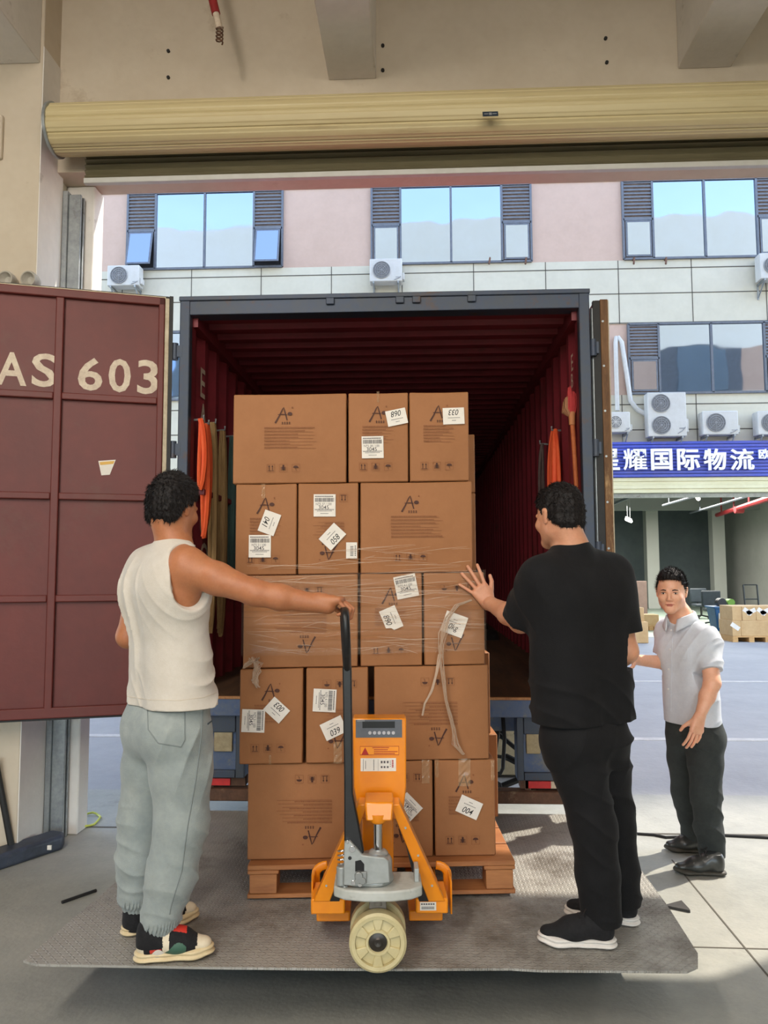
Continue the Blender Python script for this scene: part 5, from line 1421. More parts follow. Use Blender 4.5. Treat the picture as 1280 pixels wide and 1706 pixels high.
        for ax in range(3):
            for o in off:
                if o[ax]: continue
                o2 = list(o); o2[ax] = 1; o2 = tuple(o2)
                a, b = val[o], val[o2]
                m = (a < 0) != (b < 0)
                t = np.where(m, a / np.where(m, a - b, 1), 0)
                p = np.tile(NP(o), (len(I), 1)); p[:, ax] = t
                acc[m] += p[m]; num[m] += 1
        V = s.lo + s.h * (I + acc / num[:, None])
        Q = []
        for ax in range(3):
            s0 = [slice(None)] * 3; s1 = [slice(None)] * 3
            s0[ax] = slice(0, -1); s1[ax] = slice(1, None)
            ch = np.nonzero(ins[tuple(s0)] != ins[tuple(s1)])
            e = np.stack(ch, -1); u, v = [k for k in range(3) if k != ax]
            ok = (e[:, u] > 0) & (e[:, v] > 0) & (e[:, u] < d.shape[u] - 1) & (e[:, v] < d.shape[v] - 1)
            e = e[ok]
            def g(du, dv):
                q = e.copy(); q[:, u] += du; q[:, v] += dv; return idm[q[:, 0], q[:, 1], q[:, 2]]
            F_ = np.stack([g(-1, -1), g(0, -1), g(0, 0), g(-1, 0)], -1)
            flip = ins[e[:, 0], e[:, 1], e[:, 2]]
            if ax == 1: flip = ~flip
            F_[~flip] = F_[~flip][:, ::-1]
            Q.append(F_)
        Q = np.concatenate(Q)
        offl = NP(ROOTLOC[parent])
        me = bpy.data.meshes.new(name)
        me.vertices.add(len(V)); me.vertices.foreach_set('co', (V - offl).astype(np.float32).ravel())
        me.loops.add(Q.size); me.loops.foreach_set('vertex_index', Q.ravel().astype(np.int32))
        me.polygons.add(len(Q)); me.polygons.foreach_set('loop_start', (np.arange(len(Q)) * 4).astype(np.int32))
        me.update(calc_edges=True); me.validate()
        mats = mats if isinstance(mats, (list, tuple)) else [mats]
        for m in mats: me.materials.append(m)
        if matfn is not None:
            c = V[Q].mean(1); me.polygons.foreach_set('material_index', matfn(c).astype(np.int32))
        if smooth: me.shade_smooth()
        o = bpy.data.objects.new(name, me); COL.objects.link(o); o.parent = parent; ROOTLOC[o] = ROOTLOC[parent]
        if s.h > 0.0035:
            sm = o.modifiers.new('soften', 'SMOOTH'); sm.factor = 0.5; sm.iterations = 4
        return o, V, Q

def hand(F, W, a, n, l, sc=1.0, curl=((10, 15, 10),) * 4, spread=(8, 2, -4, -10), thumb=((0.75, 0.55, 0.35), (0.9, 0.2, 0.35)), rollover=0.0):
    """W wrist, a towards the knuckles, n out of the palm, l towards the thumb side"""
    W, a, n, l = NP(W), nrm(a), nrm(n), nrm(l)
    P = lambda x, y, z=0.0: W + sc * (a * x + l * y + n * z)
    for y0, y1, r in ((0.016, 0.030, 0.0125), (0.005, 0.010, 0.0135), (-0.006, -0.010, 0.0130), (-0.015, -0.028, 0.0115)):
        F.cap(P(0.0, y0), P(0.082 - abs(y1) * 0.25, y1), 0.0145 * sc, r * sc, 0.016)
    F.cap(P(0.02, -0.018, 0.006), P(0.06, -0.024, 0.006), 0.012 * sc, 0.010 * sc, 0.014)
    fl = ((0.046, 0.027, 0.021), (0.050, 0.031, 0.022), (0.047, 0.028, 0.022), (0.037, 0.021, 0.019))
    for i, (y, x) in enumerate(((0.030, 0.078), (0.010, 0.083), (-0.010, 0.079), (-0.029, 0.070))):
        p = P(x, y); r = (0.0088, 0.0090, 0.0086, 0.0076)[i] * sc
        sp = math.radians(spread[i]); ang = 0
        F.ell(P(x, y, -0.003), (a, l, n), (0.012 * sc, 0.0095 * sc, 0.0095 * sc), 0.006)
        base = a * math.cos(sp) + l * math.sin(sp)
        for j in range(3):
            ang += math.radians(curl[i][j])
            dr = base * math.cos(ang) + n * math.sin(ang)
            q = p + dr * fl[i][j] * sc
            F.cap(p, q, r, r * 0.93, 0.0025 if j == 0 else 0.001)
            p = q; r *= 0.93
    t = P(0.018, 0.018, 0.006); r = 0.0135 * sc
    for L, v, k in ((0.042, thumb[0], 0.014), (0.032, thumb[0], 0.003), (0.026, thumb[1], 0.001)):
        dr = nrm(a * v[0] + l * v[1] + n * v[2]); q = t + dr * L * sc
        F.cap(t, q, r, r * 0.82, k); t = q; r *= 0.84
def frame(fwd, up=(0, 0, 1)):
    f = nrm(fwd); u = NP(up); r = nrm(np.cross(f, u)); u = np.cross(r, f)
    return r, f, u
def head(F, H, fr, neck, face=False, wid=1.0):
    r, f, u = fr; P = lambda x, y, z: H + r * x * wid + f * y + u * z
    F.ell(P(0, -0.010, 0.030), fr, (0.076 * wid, 0.094, 0.088), 0.01)
    F.ell(P(0, 0.012, -0.025), fr, (0.066 * wid, 0.078, 0.085), 0.03)
    F.cap(P(-0.04, 0.005, -0.055), P(-0.012, 0.07, -0.092), 0.024, 0.020, 0.03)
    F.cap(P(0.04, 0.005, -0.055), P(0.012, 0.07, -0.092), 0.024, 0.020, 0.03)
    F.ell(P(0, 0.076, -0.094), fr, (0.022, 0.016, 0.016), 0.02)
    for s in (-1, 1):
        F.ell(P(s * 0.040, 0.060, -0.028), fr, (0.024, 0.024, 0.022), 0.02)      # cheek
        F.ell(P(s * 0.032, 0.098, -0.001), fr, (0.015, 0.010, 0.0085), 0.012, 's')   # eye socket
        F.cap(P(s * 0.014, 0.087, 0.013), P(s * 0.045, 0.076, 0.012), 0.008, 0.006, 0.010)  # brow ridge
        F.cap(P(s * 0.077, -0.008, -0.022), P(s * 0.082, -0.014, 0.014), 0.011, 0.015, 0.006, ax=r, q=0.45)   # ear
        F.ell(P(s * 0.090, -0.006, 0.006), fr, (0.006, 0.008, 0.013), 0.006, 's')
        if face: F.ell(P(s * 0.0325, 0.0800, -0.002), fr, (0.0125, 0.010, 0.008), 0.003)   # eyelid bulge
    F.cap(P(0, 0.088, 0.004), P(0, 0.103, -0.032), 0.007, 0.0105, 0.010)
    for s in (-1, 1): F.ell(P(s * 0.011, 0.094, -0.037), fr, (0.0075, 0.009, 0.0065), 0.006)
    F.cap(P(-0.016, 0.082, -0.0605), P(0.016, 0.082, -0.0605), 0.006, None, 0.006)
    F.cap(P(-0.014, 0.082, -0.0705), P(0.014, 0.082, -0.0705), 0.007, None, 0.006)
    F.cap(P(-0.017, 0.0925, -0.0655), P(0.017, 0.0925, -0.0655), 0.0022, None, 0.003, 's')
    F.cap(P(0, -0.035, -0.05), neck, 0.056, 0.060, 0.03)
def hair(H, fr, line, m, parent, label, top=0.012, n=2600, ln=(0.008, 0.02), wid=1.0, seed=1, lift=0.5, side=0.0, fringe=0.005, upsweep=0.0):
    r, f, u = fr
    F = Field(H - 0.16, H + 0.17, 0.003)
    P = lambda x, y, z: H + r * x * wid + f * y + u * z
    F.ell(P(0, -0.010, 0.030), fr, ((0.080 + side) * wid, 0.099, 0.089 + top), 0.0)
    F.ell(P(0, 0.03, 0.055 + top), fr, (0.06 * wid, 0.06, 0.046), 0.02)
    F.ell(P(0, -0.035, -0.025), fr, ((0.070 + side) * wid, 0.066, 0.060), 0.02)
    X, Y, Z = F.grid(); X = X - H[0]; Y = Y - H[1]; Z = Z - H[2]
    a = X * f[0] + Y * f[1] + Z * f[2]; c = X * u[0] + Y * u[1] + Z * u[2]; e = np.abs(X * r[0] + Y * r[1] + Z * r[2]) / wid
    F.d = np.maximum(F.d, ((np.interp(a, [q[0] for q in line], [q[1] for q in line]) - c) * 0.7).astype(np.float32))
    # the face side stays bare below the fringe
    F.d = np.maximum(F.d, np.where(e < 0.062, (a - np.interp(c, [-0.02, 0.045 + fringe, 0.062 + fringe, 0.09 + fringe], [0.0, 0.02, 0.086, 0.12])) * 0.6, -1).astype(np.float32))
    F.warp(lambda Q: 0.004 * lump(Q, 70, seed) + 0.003 * lump(Q, 190, seed + 2))
    o, V, Q = F.mesh('hair', m, parent)
    me = o.data
    rnd = np.random.RandomState(seed)
    nv = len(me.vertices); N = np.zeros(nv * 3); me.vertices.foreach_get('normal', N); N = N.reshape(-1, 3)
    pick = rnd.choice(nv, n)
    vs = []; fs = []
    for i in pick:
        nn = N[i]; p = V[i]
        flow = -u * 0.9 + f * (0.9 if (p - H) @ u > 0.08 else -0.1) + r * 0.25 * rnd.randn()
        flow = flow * (1 - upsweep) + (u * 0.8 + f * 0.3) * upsweep
        flow = flow - nn * (flow @ nn)
        dr = nrm(nn * (lift + 0.25 * rnd.rand()) + flow * 0.8 + 0.15 * rnd.randn(3))
        L = rnd.uniform(*ln); w = nrm(np.cross(dr, nn + 1e-3)) * 0.0013; w2 = nrm(np.cross(dr, w)) * 0.0013
        b0 = len(vs); q = p - nn * 0.003
        vs += [q + w, q - w * 0.5 + w2, q - w * 0.5 - w2, q + dr * L * 0.6, q + dr * L + flow * L * 0.25]
        fs += [(b0, b0 + 1, b0 + 3), (b0 + 1, b0 + 2, b0 + 3), (b0 + 2, b0, b0 + 3), (b0, b0 + 3, b0 + 4)]
    b = MB(); b.v = [Vector(v) for v in vs]; b.f = [list(x) for x in fs]; b.m = [0] * len(fs)
    s_ = b.build('hair_strands', m, o, smooth=0, recalc=False)
    return o
HAIR = mat('black_hair', (20, 17, 17), 0.62, c2=(30, 25, 24), scale=60, spec=0.25)
SKIN = mat('warm_skin', (182, 120, 82), 0.5, c2=(170, 108, 72), scale=14, sub=0.35, bump=0.04, bscale=220)
SKIN2 = mat('lighter_skin', (214, 156, 124), 0.48, c2=(204, 143, 111), scale=14, sub=0.35, bump=0.04, bscale=220)
SKIN3 = mat('fair_skin', (232, 178, 148), 0.46, c2=(222, 164, 134), scale=14, sub=0.35, bump=0.04, bscale=220)
def cloth(name, c, c2, scale=30, rough=0.85, bump=0.12, bscale=260, **k):
    m = mat(name, c, rough, c2=c2, scale=scale, bump=bump, bscale=bscale, spec=0.25, **k)
    m.node_tree.nodes['Principled BSDF'].inputs['Sheen Weight'].default_value = 0.15 if sum(c) > 150 else 0.03
    return m
V3 = lambda p: NP(tuple(p))
def A(x, y, Y): return V3(at(x, y, Y))

def shoe(parent, heel, toe, z, up_mats, upfn, sole_m, lace_m, wid=0.098, high=0.085, solez=0.03, lab=None, collar=None, name='shoe', heel_up=0.0):
    """heel and toe on the ground; the upper rises to the ankle near the heel"""
    heel, toe = NP((heel[0], heel[1], z)), NP((toe[0], toe[1], z))
    L = np.linalg.norm(toe - heel); f = nrm(toe - heel); u = NP((0, 0, 1)); r = np.cross(f, u)
    P = lambda x, y, h: heel + f * x * L + r * y + u * h
    lo, hi = np.minimum(heel, toe) - 0.08, np.maximum(heel, toe) + NP((0.08, 0.08, 0.2))
    Fs = Field(lo, hi, 0.003)
    hw = wid / 2
    for h, g in ((0.012, 0.0), (solez - 0.008, 0.003)):
        Fs.cap(P(0.13, 0, h), P(0.40, 0.002, h), hw * 0.80 - g, hw * 0.74 - g, 0.01, ax=u, q=0.26)
        Fs.cap(P(0.40, 0.002, h), P(0.74, 0.0, h + 0.002), hw * 0.76 - g, hw * 0.98 - g, 0.01, ax=u, q=0.26)
        Fs.cap(P(0.74, 0.0, h + 0.002), P(0.88, 0.004, h + 0.007), hw * 0.98 - g, hw * 0.74 - g, 0.01, ax=u, q=0.26)
    Fs.clip((0, 0, z), (0, 0, -1))
    so, _, _ = Fs.mesh('sole', sole_m, parent) if False else (None, 0, 0)
    F = Field(lo, hi, 0.003)
    s0 = solez - 0.006
    F.cap(P(0.16, 0, s0 + 0.022), P(0.18, 0, high), hw * 0.70, hw * 0.72, 0.02, ax=r, q=0.85)
    F.cap(P(0.18, 0, high), P(0.24, 0, high + 0.02), hw * 0.70, hw * 0.74, 0.02, ax=r, q=0.85)
    F.cap(P(0.2, 0, s0 + 0.04), P(0.55, 0, s0 + 0.030), hw * 0.78, hw * 0.72, 0.03)
    F.cap(P(0.3, 0, s0 + 0.055), P(0.6, 0, s0 + 0.03), hw * 0.62, hw * 0.70, 0.03)
    F.cap(P(0.55, 0, s0 + 0.022), P(0.86, 0.003, s0 + 0.014), hw * 0.90, hw * 0.62, 0.03, ax=u, q=0.66)
    F.clip((0, 0, z + s0 - 0.002), (0, 0, -1))
    F.clip((0, 0, z + high + 0.028), (0, 0, 1))
    def mf(c):
        q = c - heel
        return upfn((q @ f) / L, q @ r, q @ u)
    o, V, Q = F.mesh(name, up_mats, parent, mf)
    if lab: tag(o, lab)
    Fs.mesh('sole', sole_m, o)
    for k in range(4):                  # laces
        x = 0.40 + 0.07 * k; h = s0 + 0.092 - 0.13 * (x - 0.36)
        b = MB(); b.tube([Vector(P(x, -0.024, h - 0.006)), Vector(P(x + 0.01, 0, h + 0.006)), Vector(P(x, 0.024, h - 0.006))], 0.003, 6)
        b.build('lace', lace_m, o)
    b = MB()
    for sg in (-1, 1): b.tube([Vector(P(0.38, 0, s0 + 0.098)), Vector(P(0.35 - 0.03 * sg, 0.022 * sg, s0 + 0.112)), Vector(P(0.43, 0.036 * sg, s0 + 0.092))], 0.0025, 5)
    b.build('lace_bow', lace_m, o)
    return o

# ---------------------------------------------------------------- man in the white sleeveless shirt, left
g1 = gr(275, 1600, PZ)
p1 = thing('person', 'person in white sleeveless shirt and pale jeans holding the pallet jack handle', 'person', (g1.x, 2.84, PZ))
YT = 2.86
bf = nrm((math.sin(math.radians(46)), math.cos(math.radians(46)), 0)); br_ = np.cross(bf, (0, 0, 1)); up_ = NP((0, 0, 1))
neck = A(297, 896, YT)
H1 = A(289, 842, YT) + up_ * -0.012
hf = frame((0.42, 0.90, -0.12))
chest = A(276, 985, YT); waist = A(286, 1105, YT + 0.01); hip = A(283, 1195, YT + 0.01)
shR = chest + br_ * 0.168 + up_ * 0.088; shL = chest - br_ * 0.172 + up_ * 0.100
gt = V3(GRIP_TOP)
wr = A(546, 1009, gt[1] - 0.005); 
el = A(445, 985, gt[1] - 0.06)
elL = A(214, 1060, YT + 0.12); wrL = elL + NP((0.10, 0.20, 0.06))
F = Field(NP((shL[0] - 0.14, 2.45, hip[2] + 0.02)), NP((gt[0] + 0.12, 3.3, H1[2] + 0.15)), 0.003)
head(F, H1, hf, neck + up_ * -0.02 - bf * 0.02)
F.cap(neck - up_ * 0.03 - bf * 0.02, chest - br_ * 0 + up_ * 0.02, 0.062, 0.10, 0.04, ax=bf, q=0.8)
F.cap(chest - br_ * 0.07, chest + br_ * 0.07, 0.115, None, 0.04, ax=bf, q=0.72)
F.cap(chest, hip, 0.12, 0.12, 0.04, ax=bf, q=0.75)
F.chain([neck - up_ * 0.045 - bf * 0.01, shR + up_ * 0.01], [0.05, 0.052], 0.04); F.chain([neck - up_ * 0.045 - bf * 0.01, shL + up_ * 0.01], [0.05, 0.052], 0.04)
F.cap(chest + br_ * 0.12, shR, 0.07, 0.066, 0.04)
el = 0.5 * (shR + wr) + NP((0, 0.0, -0.022)) + NP((0.0, -0.03, 0))
F.cap(shR, shR + (el - shR) * 0.45, 0.064, 0.057, 0.03); F.cap(shR + (el - shR) * 0.45, el, 0.057, 0.044, 0.02)
F.cap(el, el + (wr - el) * 0.35, 0.045, 0.045, 0.02); F.cap(el + (wr - el) * 0.35, wr, 0.044, 0.029, 0.02)
F.cap(shL, elL, 0.058, 0.044, 0.03); F.cap(elL, wrL, 0.044, 0.03, 0.02)
hand(F, wrL, (0.5, 0.7, 0.3), (0.7, -0.5, 0), (0.2, 0.2, 1), curl=((30, 40, 30),) * 4)
# gripping hand: over the top of the loop, fingers closing on the far side from the wrist
kn = gt + NP((-0.012, 0, 0.034))
wr2 = kn - NP((0.078, 0, -0.006))
F.cap(wr, wr2, 0.029, 0.024, 0.015, ax=(0, 0, 1), q=0.8)
aa = nrm(kn - wr2 + NP((0, 0, 0.0)))
hand(F, wr2, aa, (0, 0, -1), (0, 1, 0), 0.98, curl=((34, 66, 40), (36, 68, 42), (38, 70, 42), (42, 70, 42)), spread=(2, 0, -1, -3), thumb=((0.66, 0.50, 0.50), (0.95, 0.0, 0.3)))
F.mesh('body', SKIN, p1)
hair(H1, hf, [(-0.12, -0.096), (-0.07, -0.090), (-0.035, -0.03), (-0.012, 0.022), (0.015, 0.010), (0.03, 0.035), (0.1, 0.055)], HAIR, p1, '', 0.022, 8000, (0.008, 0.018), 1.0, 3, side=0.007)
# shirt
SH1 = cloth('white_cotton', (206, 199, 188), (198, 190, 178), 8)
F = Field(NP((shL[0] - 0.16, 2.5, hip[2] - 0.12)), NP((shR[0] + 0.16, 3.25, neck[2] + 0.06)), 0.004)
hemc = A(288, 1172, YT)
F.cap(neck - up_ * 0.045 - bf * 0.015, neck - up_ * 0.075 - bf * 0.015, 0.072, 0.085, 0.03)
F.chain([neck - up_ * 0.055 - bf * 0.015, shR + up_ * 0.002 - br_ * 0.035], [0.065, 0.072], 0.03); F.chain([neck - up_ * 0.055 - bf * 0.015, shL + up_ * 0.0 + br_ * 0.01], [0.065, 0.070], 0.03)
F.cap(chest - br_ * 0.085 + up_ * 0.01, chest + br_ * 0.085 + up_ * 0.01, 0.145, None, 0.05, ax=bf, q=0.84)
F.cap(chest - br_ * 0.06, waist - br_ * 0.07, 0.135, 0.125, 0.05, ax=bf, q=0.84); F.cap(chest + br_ * 0.06, waist + br_ * 0.06, 0.135, 0.125, 0.05, ax=bf, q=0.86)
F.cap(waist - br_ * 0.07, hemc - br_ * 0.09 - up_ * 0.1, 0.125, 0.150, 0.04, ax=bf, q=0.92); F.cap(waist + br_ * 0.06, hemc + br_ * 0.085 - up_ * 0.1, 0.125, 0.152, 0.04, ax=bf, q=0.92)
F.cap(shR + br_ * 0.03 + up_ * 0.06, shR + br_ * 0.05 - up_ * 0.075 + bf * 0.0, 0.075, 0.074, 0.012, 's')
F.cap(shR + br_ * 0.13 + up_ * 0.1, shR + br_ * 0.13 - up_ * 0.05, 0.10, 0.09, 0.012, 's')
F.cap(shL - br_ * 0.09 + up_ * 0.02, shL - br_ * 0.09 - up_ * 0.09, 0.06, None, 0.012, 's')
F.cap(neck - bf * 0.012 - up_ * 0.012, neck + bf * 0.06 + up_ * 0.05, 0.064, 0.08, 0.008, 's')
def folds1(Q):
    z = Q[:, 2]; t = (Q - chest) @ br_
    lf = np.clip((chest[2] + 0.13 - z) / 0.1, 0, 1) * np.clip((z - waist[2] + 0.08) / 0.2, 0, 1) * np.clip(-t / 0.08 + 0.7, 0, 1)
    lo_ = np.clip((waist[2] + 0.10 - z) / 0.15, 0, 1)
    arm = np.exp(-(np.linalg.norm(Q - (shR + br_ * -0.02 - up_ * 0.12), axis=1) / 0.13) ** 2)
    return -0.020 * lf * crease(Q, br_ * 1.0 + up_ * 0.12, 30, 1, 1.0, 5) - 0.010 * lo_ * crease(Q, up_ * 0.9 + br_ * 0.5, 40, 4, 1.8, 8) * spots(Q, 6, 7, -0.2, 0.4) - 0.006 * arm * crease(Q, br_ * 0.8 + up_ * 0.7, 45, 3) + 0.003 * lump(Q, 16, 2)
F.warp(folds1)
hemn = nrm(NP((0.02, 0, -1)))
F.clip(hemc - up_ * 0.0, hemn)
so, _, _ = F.mesh('sleeveless_shirt', SH1, p1)
# jeans
JEAN = cloth('pale_denim', (156, 163, 160), (138, 147, 146), 5, bump=0.2, bscale=300, dirt=((176, 181, 176), 4, 0.55, 0.8))
ankR = V3(gr(280, 1600, PZ)) + up_ * 0.13; ankL = V3(gr(232, 1568, PZ)) + up_ * 0.125
ankR = A(268, 1545, 2.79); ankL = A(227, 1505, 2.97)
knR = A(303, 1370, 2.80); knL = A(240, 1360, 2.98)
hR = hip + br_ * 0.085; hL = hip - br_ * 0.085
F = Field(NP((hL[0] - 0.22, 2.5, PZ + 0.05)), NP((hR[0] + 0.25, 3.3, hip[2] + 0.12)), 0.004)
F.cap(hip - br_ * 0.075 + up_ * 0.07, hip + br_ * 0.07 + up_ * 0.07, 0.125, None, 0.03, ax=bf, q=0.9)
F.cap(hip - br_ * 0.08 - bf * 0.025 - up_ * 0.04, hip + br_ * 0.08 - bf * 0.025 - up_ * 0.04, 0.128, None, 0.03, ax=bf, q=0.95)
for h_, kn_, an_ in ((hR, knR, ankR), (hL, knL, ankL)):
    F.cap(h_ - up_ * 0.05, h_ + (kn_ - h_) * 0.5, 0.118, 0.108, 0.03); F.cap(h_ + (kn_ - h_) * 0.5, kn_, 0.108, 0.094, 0.03)
    F.cap(kn_, kn_ + (an_ - kn_) * 0.5, 0.094, 0.090, 0.03); F.cap(kn_ + (an_ - kn_) * 0.5, an_ + up_ * 0.045, 0.090, 0.070, 0.02); F.cap(an_ + up_ * 0.04, an_ - up_ * 0.01, 0.064, 0.052, 0.012)
def folds2(Q):
    z = Q[:, 2]
    lo_ = np.clip((knR[2] + 0.12 - z) / 0.2, 0, 1)
    hi_ = np.clip((z - knR[2]) / 0.2, 0, 1) * np.clip((hip[2] + 0.05 - z) / 0.1, 0, 1)
    cuff = np.exp(-((z - (ankR[2] + 0.01)) / 0.022) ** 2) + np.exp(-((z - (ankL[2] + 0.01)) / 0.022) ** 2)
    ang = np.sin((Q[:, 0] + Q[:, 1]) * 420)
    return -0.007 * lo_ * crease(Q, (0.35, 0.2, 1), 42, 3, 2.0, 9) * spots(Q, 8, 2, -0.4, 0.3) - 0.008 * hi_ * crease(Q, (0.8, 0.3, -0.5), 30, 5, 1.5, 6) * spots(Q, 5, 6, -0.3, 0.4) + 0.002 * lump(Q, 18, 8) + 0.003 * cuff * ang
F.warp(folds2)
F.clip(ankR - up_ * 0.03, (0, 0, -1)); F.clip(hemc - up_ * 0.003, (0, 0, 1))
jo, _, _ = F.mesh('jeans', JEAN, p1)
def onto(fieldobj, pts, off=0.003):
    """drop photo pixels onto the cloth as seen from the front (ray cast on the mesh)"""
    out = []
    loc = ROOTLOC[fieldobj]
    for px, py in pts:
        d = ray(px, py).normalized()
        ok, hit, nn, _ = fieldobj.ray_cast(CAM - loc, d)
        if ok: out.append(hit + loc + nn * off)
    return out
bpy.context.view_layer.update()
def seam(o, name, pts, r, m, n=24, closed=False, parent=None):
    q = []
    for i in range(len(pts) - 1):
        for t in range(n):
            q.append((pts[i][0] + (pts[i + 1][0] - pts[i][0]) * t / n, pts[i][1] + (pts[i + 1][1] - pts[i][1]) * t / n))
    P_ = onto(o, q, r * 0.3)
    if len(P_) > 3:
        b = MB(); b.tube(P_[::2], r, 5); return b.build(name, m, o)
ST = mat('denim_stitch', (122, 130, 130), 0.8); STW = mat('shirt_seam', (206, 194, 176), 0.85)
seam(jo, 'pocket_edge', [(246, 1177), (247, 1215), (264, 1238), (302, 1244), (308, 1232), (308, 1178)], 0.0022, ST)
seam(jo, 'side_seam', [(338, 1182), (335, 1230), (326, 1300), (312, 1380), (303, 1450), (285, 1510), (282, 1525)], 0.002, ST)
seam(jo, 'front_pocket_edge', [(356, 1180), (354, 1200), (345, 1207)], 0.003, mat('pocket_shade', (70, 84, 92), 0.9))
seam(so, 'hem_stitch', [(212, 1160), (250, 1166), (300, 1167), (340, 1162), (365, 1152)], 0.0013, STW, 12)
seam(so, 'armhole_edge', [(340, 905), (314, 912), (306, 925), (304, 945), (309, 965), (320, 980), (335, 990), (352, 982)], 0.0028, SH1, 10)
# trainers
BLK = cloth('black_knit', (26, 26, 28), (36, 36, 38), 60); CRM = mat('cream_rubber', (222, 204, 164), 0.5, c2=(206, 186, 146), scale=8)
RDL = mat('red_panel', (206, 56, 44), 0.5); GRN = mat('green_panel', (62, 98, 80), 0.55); CRU = mat('cream_leather', (226, 214, 188), 0.5, c2=(214, 200, 172), scale=10)
def trainer(x, y, h):
    m = np.zeros(len(x))
    m = np.where((x < 0.12) & (h < 0.05), 1, m)
    m = np.where((x > 0.78) & (h > 0.0), 1, m)
    m = np.where((x > 0.36) & (x < 0.44) & (h < 0.1), 1, m)
    m = np.where((x > 0.34) & (x < 0.66) & (h < 0.052 + 0.02 * np.sin(x * 14)), 2, m)
    m = np.where((x > 0.20) & (x < 0.34) & (h < 0.050) & (h > 0.036), 3, m)
    m = np.where((x > 0.40) & (x < 0.66) & (np.abs(y) < 0.028) & (h > 0.068), 3, m)
    m = np.where((x > 0.66) & (x < 0.80) & (h > 0.05) & (np.abs(y) < 0.05), 0, m)
    return m
hl, tl = gr(222, 1606, PZ), gr(352, 1594, PZ)
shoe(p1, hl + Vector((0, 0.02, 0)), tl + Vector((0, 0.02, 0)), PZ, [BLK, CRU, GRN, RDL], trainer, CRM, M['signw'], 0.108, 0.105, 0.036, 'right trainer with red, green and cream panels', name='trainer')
hl = gr(197, 1566, PZ); tl = hl + Vector((0.24, 0.15, 0))
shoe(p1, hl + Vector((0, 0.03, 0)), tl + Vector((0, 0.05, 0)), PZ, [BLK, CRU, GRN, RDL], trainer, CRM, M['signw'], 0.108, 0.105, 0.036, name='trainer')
F = Field(ankR - 0.12, ankR + 0.12, 0.004); F.cap(ankR - up_ * 0.06, ankR + up_ * 0.02, 0.050, 0.046, 0.01); F.mesh('sock', SH1, p1)
F = Field(ankL - 0.12, ankL + 0.12, 0.004); F.cap(ankL - up_ * 0.06, ankL + up_ * 0.02, 0.050, 0.046, 0.01); F.mesh('sock', BLK, p1)

# ---------------------------------------------------------------- man in black, right
g2 = gr(985, 1575, PZ)
p2 = thing('person', 'person in black T-shirt and black trousers pressing a hand on the carton stack', 'person', (g2.x, 2.98, PZ))
YT = 2.98
th = math.radians(32)
bf = NP((-math.sin(th), math.cos(th), 0)); br_ = np.cross(bf, (0, 0, 1))
neck = A(948, 905, YT); H2 = A(932, 856, YT - 0.005) + up_ * -0.010
hf = frame((-0.50, 0.86, -0.10))
chest = A(965, 995, YT); waist = A(972, 1110, YT); hip = A(975, 1205, YT)
shR = chest + br_ * 0.165 + up_ * 0.085; shL = chest - br_ * 0.185 + up_ * 0.070
BX = cI; tip = on_carton(786, 962, cI, 0.0)
wr = A(818, 1006, 3.275); el = A(868, 1034, 3.02)
elR = A(1044, 1085, 3.04); wrR = elR + NP((-0.09, 0.16, -0.15))
F = Field(NP((wr[0] - 0.22, 2.6, hip[2] - 0.02)), NP((shR[0] + 0.16, 3.45, H2[2] + 0.15)), 0.003)
head(F, H2, hf, neck - up_ * 0.03 - bf * 0.02)
F.cap(neck - up_ * 0.03 - bf * 0.02, chest + up_ * 0.02, 0.062, 0.10, 0.04, ax=bf, q=0.8)
F.cap(chest - br_ * 0.07, chest + br_ * 0.07, 0.115, None, 0.04, ax=bf, q=0.72)
F.cap(chest, hip, 0.12, 0.12, 0.04, ax=bf, q=0.75)
F.chain([neck - up_ * 0.05 - bf * 0.01, shR], [0.05, 0.05], 0.04); F.chain([neck - up_ * 0.05 - bf * 0.01, shL], [0.05, 0.05], 0.04)
F.cap(shL, el, 0.056, 0.045, 0.03); F.cap(el, el + (wr - el) * 0.4, 0.046, 0.043, 0.02); F.cap(el + (wr - el) * 0.4, wr, 0.043, 0.028, 0.02)
F.cap(shR, elR, 0.056, 0.044, 0.03); F.cap(elR, wrR, 0.043, 0.03, 0.02)
hand(F, wrR, (-0.3, 0.8, -0.3), (-1, -0.2, 0), (-0.2, 0.3, 1), curl=((30, 40, 30),) * 4)
sn = NP((SN.x, SN.y, 0)); su_ = NP((SU.x, SU.y, 0))
hd = nrm(su_ * -0.55 + up_ * 0.84)
palm = V3(on_carton(806, 992, cI, 0.020))
wq = palm - hd * 0.045
F.cap(wr, wq, 0.028, 0.024, 0.015)
hand(F, wq, nrm(hd - sn * 0.03), -sn, np.cross(hd, sn) * -1 if (np.cross(hd, sn) @ su_) < 0 else np.cross(hd, sn), 1.0, curl=((4, 6, 4), (2, 4, 4), (2, 4, 4), (2, 4, 4)), spread=(14, 2, -9, -24), thumb=((0.72, 0.6, 0.1), (0.9, 0.3, 0.1)))
F.mesh('body', SKIN2, p2)
hair(H2, hf, [(-0.12, -0.055), (-0.07, -0.058), (-0.03, -0.025), (-0.005, 0.012), (0.012, 0.0), (0.03, 0.04), (0.1, 0.06)], HAIR, p2, '', 0.012, 8000, (0.006, 0.013), 1.02, 5, 0.9)
SH2 = cloth('black_jersey', (17, 17, 19), (22, 22, 24), 8)
F = Field(NP((el[0] - 0.16, 2.55, hip[2] - 0.16)), NP((shR[0] + 0.2, 3.4, neck[2] + 0.06)), 0.004)
hemc = A(975, 1200, YT)
F.cap(neck - up_ * 0.04 - bf * 0.015, neck - up_ * 0.075 - bf * 0.015, 0.070, 0.085, 0.03)
